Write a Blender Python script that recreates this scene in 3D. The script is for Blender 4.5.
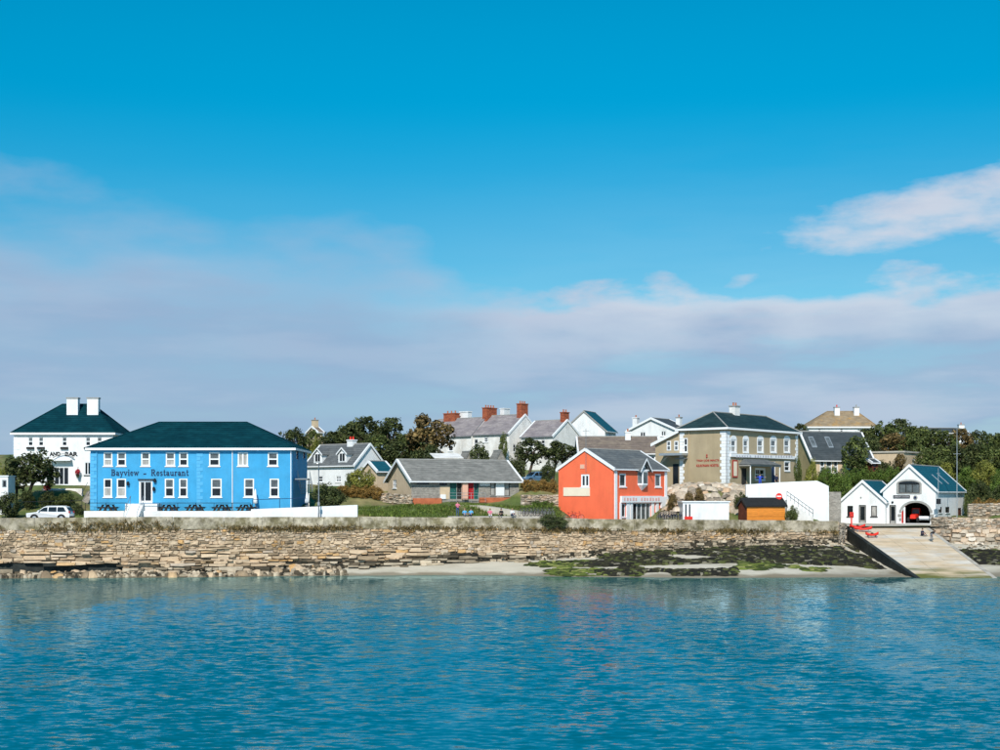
import bpy, bmesh, math, random
from mathutils import Vector, Matrix, noise
R = math.radians
random.seed(7)
for o in list(bpy.data.objects): bpy.data.objects.remove(o)
SC = bpy.context.scene
COL = SC.collection

# ------------------------------------------------------------------ camera
F = 1400.0          # focal length in photo pixels (photo is 1000 wide)
HZ = 495.0          # pixel row of the horizon
CH = 9.0            # eye height above the water
cd = bpy.data.cameras.new('camera'); cam = bpy.data.objects.new('camera', cd); COL.objects.link(cam)
cam.location = (0, 0, CH); cam.rotation_euler = (R(90), 0, 0)
cd.sensor_width = 36; cd.lens = 36 * F / 1000; cd.shift_y = (HZ - 375) / 1000
cd.clip_start = 0.5; cd.clip_end = 6000
SC.camera = cam

# ------------------------------------------------------------------ sky + sun
SUN_AZ = math.atan2(-0.13, -0.99); SUN_EL = R(40)
SX, SY = math.sin(SUN_AZ), math.cos(SUN_AZ)
w = bpy.data.worlds.new('World'); SC.world = w; w.use_nodes = True
nt = w.node_tree; nt.nodes.clear()
def wn(t, **k):
    n = nt.nodes.new(t)
    for a, b in k.items(): setattr(n, a, b)
    return n
def wl(a, b): nt.links.new(a, b)
def wmath(op, a, b=None, c=None, clamp=False):
    n = wn('ShaderNodeMath', operation=op); n.use_clamp = clamp
    for i, v in enumerate((a, b, c)):
        if v is None: continue
        if isinstance(v, (int, float)): n.inputs[i].default_value = v
        else: wl(v, n.inputs[i])
    return n.outputs[0]
out = wn('ShaderNodeOutputWorld'); bg = wn('ShaderNodeBackground'); bg.inputs['Strength'].default_value = 0.10
sky = wn('ShaderNodeTexSky', sky_type='NISHITA'); sky.sun_disc = False
sky.sun_elevation = SUN_EL; sky.sun_rotation = SUN_AZ % (2 * math.pi)
sky.air_density = 1.0; sky.dust_density = 0.2; sky.ozone_density = 2.0
tc = wn('ShaderNodeTexCoord'); sep = wn('ShaderNodeSeparateXYZ'); wl(tc.outputs['Generated'], sep.inputs[0])
dx, dy, dz = sep.outputs
az = wmath('ARCTAN2', dx, dy); el = wmath('ARCSINE', dz)
# clear sky: saturated maritime blue
hs = wn('ShaderNodeHueSaturation'); hs.inputs['Saturation'].default_value = 1.7; hs.inputs['Hue'].default_value = 0.478
wl(sky.outputs[0], hs.inputs['Color'])
tint = wn('ShaderNodeMix', data_type='RGBA', blend_type='MULTIPLY'); tint.inputs[0].default_value = 1
wl(hs.outputs[0], tint.inputs[6]); tint.inputs[7].default_value = (0.75, 1.22, 1.20, 1)
lowt = wn('ShaderNodeMix', data_type='RGBA', blend_type='MULTIPLY'); wl(tint.outputs[2], lowt.inputs[6]); lowt.inputs[7].default_value = (1.0, 0.80, 0.86, 1)
# cloud bank along the horizon, its top edge wandering with azimuth
comb = wn('ShaderNodeCombineXYZ'); wl(wmath('MULTIPLY', az, 1.0), comb.inputs[0]); wl(wmath('MULTIPLY', el, 2.6), comb.inputs[1])
def wnoise(scale, detail, rough, vec, off=(0, 0, 0)):
    m = wn('ShaderNodeMapping'); wl(vec, m.inputs[0]); m.inputs['Location'].default_value = off
    n = wn('ShaderNodeTexNoise'); n.inputs['Scale'].default_value = scale; n.inputs['Detail'].default_value = detail
    n.inputs['Roughness'].default_value = rough; wl(m.outputs[0], n.inputs['Vector']); return n.outputs['Fac']
n1 = wnoise(9, 6, 0.5, comb.outputs[0], (3.1, 1.7, 0)); n2 = wnoise(26, 6, 0.55, comb.outputs[0], (0.4, 5.0, 0))
vor = wn('ShaderNodeTexVoronoi', feature='SMOOTH_F1'); vor.inputs['Scale'].default_value = 17; vor.inputs['Smoothness'].default_value = .35
vmp = wn('ShaderNodeMapping'); vmp.inputs['Scale'].default_value = (1.0, 1.15, 1); wl(comb.outputs[0], vmp.inputs[0]); wl(vmp.outputs[0], vor.inputs['Vector'])
a5 = wmath('SINE', wmath('MULTIPLY_ADD', az, 5.0, 3.3)); a11 = wmath('SINE', wmath('MULTIPLY_ADD', az, 2.0, 1.0))
dip = wmath('POWER', 2.718, wmath('MULTIPLY', wmath('POWER', wmath('ABSOLUTE', wmath('DIVIDE', wmath('SUBTRACT', az, 0.035), 0.085)), 2.0), -1.0))
edge = wmath('SUBTRACT', wmath('MULTIPLY_ADD', a5, 0.006, 0.160), wmath('MULTIPLY', dip, 0.020))
edge = wmath('ADD', edge, wmath('MULTIPLY_ADD', n1, 0.048, -0.024))
edge = wmath('ADD', edge, wmath('MULTIPLY', wmath('SINE', wmath('MULTIPLY_ADD', az, -4.0, 0.25)), 0.007))
edge = wmath('ADD', edge, wmath('MULTIPLY_ADD', n2, 0.026, -0.013))
edge = wmath('SUBTRACT', edge, wmath('MULTIPLY_ADD', vor.outputs['Distance'], 0.020, -0.008))
# softness: wispy on the left, crisper on the right
def smooth(v, lo, hi):
    n = wn('ShaderNodeMapRange', interpolation_type='SMOOTHSTEP'); wl(v, n.inputs[0])
    for i, x in zip((1, 2), (lo, hi)):
        if isinstance(x, (int, float)): n.inputs[i].default_value = x
        else: wl(x, n.inputs[i])
    return n.outputs[0]
wisp = smooth(az, 0.05, -0.1)
soft = wmath('MULTIPLY_ADD', wisp, 0.045, 0.0085)
dif = wmath('SUBTRACT', edge, el)
bank = smooth(dif, wmath('MULTIPLY', soft, -1.0), soft)
# separate puffs at the right and upper left
def puff(a0, e0, ra, re, tilt=0.0):
    da = wmath('SUBTRACT', az, a0); de = wmath('SUBTRACT', wmath('SUBTRACT', el, e0), wmath('MULTIPLY', da, tilt))
    q = wmath('ADD', wmath('POWER', wmath('ABSOLUTE', wmath('DIVIDE', da, ra)), 2.0), wmath('POWER', wmath('ABSOLUTE', wmath('DIVIDE', de, re)), 2.0))
    q = wmath('SUBTRACT', 1.0, q)
    return wmath('ADD', q, wmath('ADD', wmath('MULTIPLY_ADD', n2, 1.7, -0.85), wmath('MULTIPLY_ADD', n1, 1.3, -0.65)))
p1 = smooth(puff(0.345, 0.197, 0.185, 0.024, 0.13), -0.1, 1.1)
p2 = smooth(puff(0.40, 0.172, 0.075, 0.012, 0.0), -0.1, 1.1)
p3 = wmath('MULTIPLY', smooth(puff(-0.36, 0.212, 0.11, 0.020, -0.1), -0.6, 2.0), 0.5)
mask = wmath('MAXIMUM', wmath('MAXIMUM', bank, p1), wmath('MAXIMUM', p2, p3))
mask = wmath('MULTIPLY', mask, wmath('MULTIPLY_ADD', n1, 0.30, 0.78), clamp=True)
# cloud colour: bright tops near the edge, blue-grey bases lower down
lowd = smooth(dif, 0.004, 0.055)
band_ = wn('ShaderNodeCombineXYZ'); wl(wmath('MULTIPLY', az, 0.75), band_.inputs[0]); wl(wmath('MULTIPLY', el, 4.2), band_.inputs[1])
n3 = wnoise(7.5, 7, 0.55, band_.outputs[0], (8.3, 2.2, 0))
right = smooth(az, -0.12, 0.12)
brk = wmath('MULTIPLY', smooth(n3, 0.44, 0.66), wmath('MULTIPLY_ADD', right, 0.55, 0.30))
topc = wn('ShaderNodeMix', data_type='RGBA'); wl(right, topc.inputs[0]); topc.inputs[6].default_value = (3.9, 5.0, 6.8, 1); topc.inputs[7].default_value = (6.3, 6.8, 7.8, 1)
ccol = wn('ShaderNodeMix', data_type='RGBA'); wl(wmath('MULTIPLY', lowd, 0.92), ccol.inputs[0]); wl(topc.outputs[2], ccol.inputs[6]); ccol.inputs[7].default_value = (3.05, 4.45, 6.4, 1)
cc2 = wn('ShaderNodeMix', data_type='RGBA'); wl(brk, cc2.inputs[0]); wl(ccol.outputs[2], cc2.inputs[6]); cc2.inputs[7].default_value = (4.9, 5.7, 7.2, 1)
mask = wmath('MAXIMUM', mask, wmath('MULTIPLY', smooth(el, 0.28, 0.13), 0.17))
mask = wmath('MULTIPLY', mask, wmath('SUBTRACT', 1.0, wmath('MULTIPLY', smooth(n3, 0.50, 0.34), wmath('MULTIPLY_ADD', right, 0.12, 0.08))))
mx = wn('ShaderNodeMix', data_type='RGBA'); wl(mask, mx.inputs[0]); wl(smooth(el, 0.34, 0.14), lowt.inputs[0]); wl(lowt.outputs[2], mx.inputs[6]); wl(cc2.outputs[2], mx.inputs[7])
wl(mx.outputs[2], bg.inputs[0]); wl(bg.outputs[0], out.inputs[0])
sd = bpy.data.lights.new('sun', 'SUN'); sd.energy = 4.7; sd.angle = R(0.53); sd.color = (1.0, 0.955, 0.88)
sun = bpy.data.objects.new('sun', sd); COL.objects.link(sun)
sdir = Vector((SX * math.cos(SUN_EL), SY * math.cos(SUN_EL), math.sin(SUN_EL)))
sun.rotation_euler = sdir.to_track_quat('Z', 'Y').to_euler(); sun.location = sdir * 300
vs = SC.view_settings; vs.view_transform = 'Standard'; vs.look = 'None'; vs.gamma = 1; vs.use_curve_mapping = False; vs.exposure = 0.0

# ------------------------------------------------------------------ materials
M = {}
def mul0(t, a, b):
    q = t.nodes.new('ShaderNodeMath'); q.operation = 'MULTIPLY'; t.links.new(a, q.inputs[0]); t.links.new(b, q.inputs[1]); return q.outputs[0]
def mat(name, c, rough=0.75, var=0.12, scale=1.2, bump=0.0, bscale=6.0, stretch=(1, 1, 1), c2=None, thr=(0.45, 0.62), rnd=0.0, island=0.0, spec=0.3, metal=0.0, coat=0.0, streak=0.0, rows=0.0):
    m = bpy.data.materials.new(name); m.use_nodes = True; t = m.node_tree; p = t.nodes['Principled BSDF']
    p.inputs['Roughness'].default_value = rough; p.inputs['Specular IOR Level'].default_value = spec; p.inputs['Metallic'].default_value = metal
    p.inputs['Coat Weight'].default_value = coat
    co = t.nodes.new('ShaderNodeTexCoord'); mp = t.nodes.new('ShaderNodeMapping'); mp.inputs['Scale'].default_value = stretch
    t.links.new(co.outputs['Object'], mp.inputs[0])
    n = t.nodes.new('ShaderNodeTexNoise'); n.inputs['Scale'].default_value = scale; n.inputs['Detail'].default_value = 6; n.inputs['Roughness'].default_value = 0.62
    t.links.new(mp.outputs[0], n.inputs['Vector'])
    r = t.nodes.new('ShaderNodeMapRange'); r.inputs[1].default_value = 0.3; r.inputs[2].default_value = 0.7; r.inputs[3].default_value = 1 - var; r.inputs[4].default_value = 1 + var
    t.links.new(n.outputs['Fac'], r.inputs[0]); val = r.outputs[0]
    def mul(a, b):
        q = t.nodes.new('ShaderNodeMath'); q.operation = 'MULTIPLY'; t.links.new(a, q.inputs[0]); t.links.new(b, q.inputs[1]); return q.outputs[0]
    if streak:
        m2 = t.nodes.new('ShaderNodeMapping'); m2.inputs['Scale'].default_value = (1.0, 1.0, .30); t.links.new(co.outputs['Object'], m2.inputs[0])
        ns = t.nodes.new('ShaderNodeTexNoise'); ns.inputs['Scale'].default_value = .8; ns.inputs['Detail'].default_value = 7; ns.inputs['Roughness'].default_value = .65; t.links.new(m2.outputs[0], ns.inputs['Vector'])
        q = t.nodes.new('ShaderNodeMapRange'); q.inputs[1].default_value = .46; q.inputs[2].default_value = .74; q.inputs[3].default_value = 1; q.inputs[4].default_value = 1 - streak * .8; t.links.new(ns.outputs['Fac'], q.inputs[0]); val = mul0(t, val, q.outputs[0])
    if rows:
        wv = t.nodes.new('ShaderNodeTexWave'); wv.wave_type = 'BANDS'; wv.bands_direction = 'Z'; wv.wave_profile = 'SAW'; wv.inputs['Scale'].default_value = 1.15; wv.inputs['Distortion'].default_value = .6; wv.inputs['Detail'].default_value = 2; t.links.new(co.outputs['Object'], wv.inputs['Vector'])
        q = t.nodes.new('ShaderNodeMapRange'); q.inputs[3].default_value = 1 - rows; q.inputs[4].default_value = 1 + rows; t.links.new(wv.outputs['Fac'], q.inputs[0]); val = mul0(t, val, q.outputs[0])
    for amt, src in ((rnd, 'obj'), (island, 'isl')):
        if amt:
            if src == 'obj': g = t.nodes.new('ShaderNodeObjectInfo'); so = g.outputs['Random']
            else: g = t.nodes.new('ShaderNodeNewGeometry'); so = g.outputs['Random Per Island']
            q = t.nodes.new('ShaderNodeMapRange'); q.inputs[3].default_value = 1 - amt; q.inputs[4].default_value = 1 + amt
            t.links.new(so, q.inputs[0]); val = mul(val, q.outputs[0])
    col = None
    if c2 is not None:
        n2 = t.nodes.new('ShaderNodeTexNoise'); n2.inputs['Scale'].default_value = scale * 0.45; n2.inputs['Detail'].default_value = 8; n2.inputs['Roughness'].default_value = 0.65
        ad = t.nodes.new('ShaderNodeVectorMath'); ad.operation = 'ADD'; ad.inputs[1].default_value = (13.7, 4.1, 8.8); t.links.new(mp.outputs[0], ad.inputs[0]); t.links.new(ad.outputs[0], n2.inputs['Vector'])
        q = t.nodes.new('ShaderNodeMapRange'); q.inputs[1].default_value, q.inputs[2].default_value = thr; t.links.new(n2.outputs['Fac'], q.inputs[0])
        mxx = t.nodes.new('ShaderNodeMix'); mxx.data_type = 'RGBA'; t.links.new(q.outputs[0], mxx.inputs[0])
        mxx.inputs[6].default_value = (*c, 1); mxx.inputs[7].default_value = (*c2, 1); col = mxx.outputs[2]
    sc = t.nodes.new('ShaderNodeVectorMath'); sc.operation = 'SCALE'
    if col is None: sc.inputs[0].default_value = c
    else: t.links.new(col, sc.inputs[0])
    t.links.new(val, sc.inputs['Scale']); t.links.new(sc.outputs[0], p.inputs['Base Color'])
    if bump:
        b = t.nodes.new('ShaderNodeBump'); b.inputs['Strength'].default_value = bump; b.inputs['Distance'].default_value = 0.08
        n3 = t.nodes.new('ShaderNodeTexNoise'); n3.inputs['Scale'].default_value = bscale; n3.inputs['Detail'].default_value = 5
        t.links.new(mp.outputs[0], n3.inputs['Vector']); t.links.new(n3.outputs['Fac'], b.inputs['Height']); t.links.new(b.outputs[0], p.inputs['Normal'])
    M[name] = m; return m
def ramp_stone(name, island, stops, bump=0.5):
    m = mat(name, (1, 1, 1), 0.9, 0.36, 0.55, bump, 5.0); t = m.node_tree; p = t.nodes['Principled BSDF']
    g = t.nodes.new('ShaderNodeNewGeometry' if island else 'ShaderNodeObjectInfo'); so = g.outputs['Random Per Island' if island else 'Random']
    cr = t.nodes.new('ShaderNodeValToRGB'); cr.color_ramp.interpolation = 'LINEAR'
    while len(cr.color_ramp.elements) < len(stops): cr.color_ramp.elements.new(0.5)
    for e, (pos, c) in zip(cr.color_ramp.elements, stops): e.position = pos; e.color = (*c, 1)
    t.links.new(so, cr.inputs[0])
    v = [n for n in t.nodes if n.type == 'VECT_MATH' and n.operation == 'SCALE'][0]; t.links.new(cr.outputs[0], v.inputs[0])
    return m
def leaf_mat(name, c, c2):
    m = bpy.data.materials.new(name); m.use_nodes = True; t = m.node_tree; p = t.nodes['Principled BSDF']
    p.inputs['Roughness'].default_value = 0.6; p.inputs['Specular IOR Level'].default_value = 0.25
    g = t.nodes.new('ShaderNodeNewGeometry'); mxx = t.nodes.new('ShaderNodeMix'); mxx.data_type = 'RGBA'
    t.links.new(g.outputs['Random Per Island'], mxx.inputs[0]); mxx.inputs[6].default_value = (*c, 1); mxx.inputs[7].default_value = (*c2, 1)
    co = t.nodes.new('ShaderNodeTexCoord'); n = t.nodes.new('ShaderNodeTexNoise'); n.inputs['Scale'].default_value = 2.2; n.inputs['Detail'].default_value = 3
    t.links.new(co.outputs['Object'], n.inputs['Vector'])
    r = t.nodes.new('ShaderNodeMapRange'); r.inputs[1].default_value = 0.35; r.inputs[2].default_value = 0.65; r.inputs[3].default_value = 0.55; r.inputs[4].default_value = 1.4; t.links.new(n.outputs['Fac'], r.inputs[0])
    sc = t.nodes.new('ShaderNodeVectorMath'); sc.operation = 'SCALE'; t.links.new(mxx.outputs[2], sc.inputs[0]); t.links.new(r.outputs[0], sc.inputs['Scale'])
    t.links.new(sc.outputs[0], p.inputs['Base Color'])
    tr = t.nodes.new('ShaderNodeBsdfTranslucent'); t.links.new(sc.outputs[0], tr.inputs[0]); ms = t.nodes.new('ShaderNodeMixShader'); ms.inputs[0].default_value = 0.22
    t.links.new(p.outputs[0], ms.inputs[1]); t.links.new(tr.outputs[0], ms.inputs[2]); t.links.new(ms.outputs[0], t.nodes['Material Output'].inputs[0])
    M[name] = m; return m

mat('white_render', (0.80, 0.80, 0.79), 0.8, 0.05, 0.8, 0.15, 8, c2=(0.68, 0.67, 0.64), thr=(0.55, 0.8), streak=0.22)
mat('white_weathered', (0.80, 0.77, 0.73), 0.85, 0.08, 1.2, 0.3, 6, c2=(0.60, 0.55, 0.49), thr=(0.52, 0.75), streak=0.3)
mat('white_paint', (0.80, 0.80, 0.80), 0.5, 0.04, 2)
mat('blue_render', (0.040, 0.315, 0.575), 0.7, 0.09, 0.7, 0.12, 9, c2=(0.056, 0.335, 0.585), thr=(0.4, 0.7), streak=0.2)
mat('pale_blue_render', (0.085, 0.385, 0.64), 0.7, 0.06, 0.8)
mat('navy_paint', (0.012, 0.035, 0.10), 0.5, 0.1, 2)
mat('orange_render', (0.87, 0.155, 0.068), 0.75, 0.06, 0.7, 0.12, 9, c2=(0.82, 0.17, 0.07), thr=(0.5, 0.75), streak=0.14)
mat('tan_render', (0.42, 0.33, 0.21), 0.85, 0.07, 0.6, 0.2, 9, c2=(0.385, 0.30, 0.185), thr=(0.45, 0.7), streak=0.18)
mat('cream_render', (0.60, 0.46, 0.31), 0.85, 0.07, 0.8, streak=0.2)
mat('ochre_render', (0.36, 0.29, 0.15), 0.85, 0.12, 0.8, streak=0.25)
mat('grey_stone', (0.25, 0.23, 0.20), 0.9, 0.35, 2.2, 0.6, 3.5, (1, 1, 2.2), c2=(0.33, 0.30, 0.26))
mat('grey_trim', (0.30, 0.29, 0.27), 0.85, 0.15, 1.5)
mat('dark_green_roof', (0.0015, 0.029, 0.040), 0.85, 0.22, 1.0, 0.3, 5, (1, 1, 3), c2=(0.003, 0.040, 0.052), spec=0.06, rows=0.28)
mat('teal_roof', (0.008, 0.075, 0.105), 0.6, 0.18, 1.0, 0.2, 5, (1, 1, 3), spec=0.2, rows=0.2)
mat('slate', (0.105, 0.112, 0.115), 0.7, 0.2, 1.2, 0.4, 5, (1, 1, 3), c2=(0.14, 0.145, 0.14), spec=0.25, rows=0.2)
mat('dark_slate', (0.045, 0.055, 0.060), 0.7, 0.2, 1.2, 0.4, 5, (1, 1, 3), c2=(0.065, 0.075, 0.08), spec=0.25, rows=0.2)
mat('green_slate', (0.012, 0.032, 0.036), 0.7, 0.25, 1.2, 0.4, 5, (1, 1, 3), c2=(0.02, 0.045, 0.048), spec=0.2, rows=0.25)
mat('purple_slate', (0.22, 0.19, 0.195), 0.8, 0.2, 1.0, 0.4, 5, (1, 1, 3), c2=(0.31, 0.27, 0.26), thr=(0.45, 0.65), rows=0.16)
mat('brown_tile', (0.155, 0.12, 0.10), 0.85, 0.25, 1.5, 0.4, 5, (1, 1, 3), c2=(0.21, 0.165, 0.125), rows=0.2)
mat('lichen_tile', (0.27, 0.20, 0.125), 0.9, 0.3, 1.0, 0.4, 5, (1, 1, 2), c2=(0.40, 0.22, 0.06), thr=(0.52, 0.68))
mat('grey_tile', (0.17, 0.165, 0.15), 0.85, 0.25, 1.2, 0.4, 5, (1, 1, 3), c2=(0.22, 0.21, 0.19), rows=0.18)
mat('brick', (0.36, 0.10, 0.045), 0.9, 0.25, 3.0, 0.5, 8, (1, 1, 2.5), c2=(0.24, 0.06, 0.035))
mat('terracotta', (0.42, 0.15, 0.08), 0.85, 0.15, 2)
mat('red_plinth', (0.46, 0.135, 0.06), 0.85, 0.2, 1.5, 0.3)
mat('pane_dark', (0.012, 0.016, 0.02), 0.08, 0.3, 1.0, spec=0.5)
mat('pane_grey', (0.10, 0.115, 0.12), 0.15, 0.5, 1.4, spec=0.5)
mat('pane_curtain', (0.36, 0.34, 0.31), 0.3, 0.35, 2.0, stretch=(3, 3, .5), spec=0.5)
mat('black_metal', (0.014, 0.016, 0.02), 0.5, 0.1, 3)
mat('grey_metal', (0.26, 0.27, 0.28), 0.45, 0.1, 3, metal=0.5)
mat('galvanised', (0.5, 0.52, 0.53), 0.4, 0.1, 3, metal=0.6)
mat('dark_wood', (0.03, 0.028, 0.026), 0.8, 0.3, 3)
mat('orange_wood', (0.80, 0.27, 0.04), 0.6, 0.14, 1.6, 0.25, 6, (1, 1, 6), rnd=0.10)
mat('brown_wood', (0.10, 0.028, 0.014), 0.7, 0.2, 2, rnd=0.15)
mat('felt_roof', (0.016, 0.017, 0.018), 0.9, 0.3, 2, 0.3)
mat('green_paint', (0.015, 0.10, 0.085), 0.55, 0.1, 2)
mat('red_paint', (0.42, 0.012, 0.016), 0.5, 0.1, 2)
mat('bright_red', (0.72, 0.035, 0.02), 0.4, 0.08, 2)
mat('pink_render', (0.72, 0.42, 0.30), 0.8, 0.06, 1)
mat('sign_cream', (0.80, 0.68, 0.52), 0.6, 0.06, 1)
mat('letter_navy', (0.010, 0.020, 0.07), 0.6, 0.05, 1)
mat('letter_black', (0.02, 0.02, 0.022), 0.6, 0.05, 1)
mat('letter_red', (0.38, 0.045, 0.03), 0.6, 0.1, 2)
mat('letter_pink', (0.75, 0.42, 0.38), 0.6, 0.1, 2)
mat('letter_grey', (0.46, 0.45, 0.48), 0.6, 0.1, 2)
mat('concrete', (0.43, 0.365, 0.27), 0.9, 0.38, 1.6, 0.9, 4, c2=(0.17, 0.14, 0.075), thr=(0.44, 0.60), rnd=0.12, streak=0.45)
mat('ramp_concrete', (0.47, 0.43, 0.37), 0.9, 0.14, 1.0, 0.4, 6, c2=(0.36, 0.31, 0.25))
mat('asphalt', (0.055, 0.053, 0.05), 0.9, 0.15, 2, 0.2)
mat('path_stone', (0.50, 0.45, 0.37), 0.9, 0.12, 1.2, 0.2)
mat('soil_back', (0.40, 0.30, 0.20), 0.95, 0.3, 1.5, 0.6, c2=(0.16, 0.115, 0.075), thr=(0.50, 0.62))
mat('bark', (0.075, 0.055, 0.04), 0.9, 0.3, 3, 0.5)
mat('car_white', (0.74, 0.75, 0.76), 0.25, 0.02, 1, spec=0.5, coat=0.6)
mat('car_blue', (0.10, 0.20, 0.33), 0.3, 0.02, 1, spec=0.5, coat=0.5)
mat('rubber', (0.018, 0.018, 0.019), 0.85, 0.1, 3)
mat('headlamp', (0.6, 0.62, 0.65), 0.15, 0.05, 1)
mat('tail_red', (0.35, 0.01, 0.01), 0.2, 0.05, 1)
mat('skin', (0.52, 0.30, 0.21), 0.6, 0.04, 2); mat('hair_dark', (0.02, 0.014, 0.01), 0.7, 0.1, 2); mat('hair_fair', (0.30, 0.19, 0.09), 0.7, 0.1, 2)
for nm, c in dict(cloth_navy=(0.018, 0.022, 0.05), cloth_black=(0.015, 0.015, 0.017), cloth_pink=(0.62, 0.16, 0.24), cloth_sky=(0.10, 0.36, 0.62), cloth_white=(0.74, 0.73, 0.72), cloth_blue=(0.03, 0.07, 0.42), cloth_denim=(0.05, 0.08, 0.16), cloth_grey=(0.16, 0.16, 0.17), cloth_red=(0.5, 0.04, 0.04)).items():
    mat(nm, c, 0.85, 0.1, 4)
TAN = [(0.0, (0.17, 0.12, 0.075)), (0.14, (0.32, 0.23, 0.145)), (0.35, (0.45, 0.325, 0.21)), (0.6, (0.52, 0.385, 0.255)), (0.78, (0.43, 0.325, 0.225)), (0.9, (0.50, 0.29, 0.115)), (0.96, (0.33, 0.27, 0.21)), (1.0, (0.56, 0.43, 0.31))]
ramp_stone('stone_island', True, TAN); ramp_stone('stone_object', False, TAN)
GREYS = [(0.0, (0.15, 0.12, 0.09)), (0.3, (0.36, 0.30, 0.23)), (0.6, (0.47, 0.39, 0.30)), (0.8, (0.48, 0.32, 0.20)), (1.0, (0.58, 0.52, 0.44))]
ramp_stone('rubble_island', True, GREYS); ramp_stone('rubble_object', False, GREYS)
WEED = [(0.0, (0.008, 0.008, 0.006)), (0.5, (0.018, 0.016, 0.009)), (0.75, (0.036, 0.034, 0.013)), (0.90, (0.075, 0.09, 0.02)), (0.96, (0.11, 0.10, 0.06)), (1.0, (0.26, 0.23, 0.18))]
TIDE_SHADE = [(0.0, (0.02, 0.018, 0.013)), (0.35, (0.09, 0.07, 0.045)), (0.6, (0.30, 0.235, 0.16)), (1.0, (0.50, 0.41, 0.30))]  # tide stain with shaded-gap tones mixed into the stone colours
ramp_stone('tide_shade_island', True, TIDE_SHADE)
ramp_stone('weed_island', True, WEED)
ALGAE = [(0.0, (0.014, 0.018, 0.006)), (0.4, (0.05, 0.07, 0.012)), (0.75, (0.12, 0.15, 0.025)), (1.0, (0.22, 0.21, 0.07))]
ramp_stone('algae_island', True, ALGAE)
leaf_mat('leaf_dark', (0.018, 0.032, 0.010), (0.125, 0.140, 0.045))
leaf_mat('leaf_mid', (0.030, 0.052, 0.013), (0.175, 0.200, 0.055))
leaf_mat('leaf_bright', (0.055, 0.11, 0.016), (0.17, 0.23, 0.045))
leaf_mat('leaf_yellow', (0.12, 0.14, 0.02), (0.34, 0.32, 0.07))
leaf_mat('leaf_brown', (0.055, 0.045, 0.014), (0.30, 0.20, 0.075))
leaf_mat('leaf_rust', (0.20, 0.12, 0.03), (0.42, 0.25, 0.07))
leaf_mat('flower_red', (0.5, 0.015, 0.03), (0.7, 0.06, 0.09))
leaf_mat('grass_blade', (0.05, 0.10, 0.014), (0.20, 0.25, 0.05))
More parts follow.
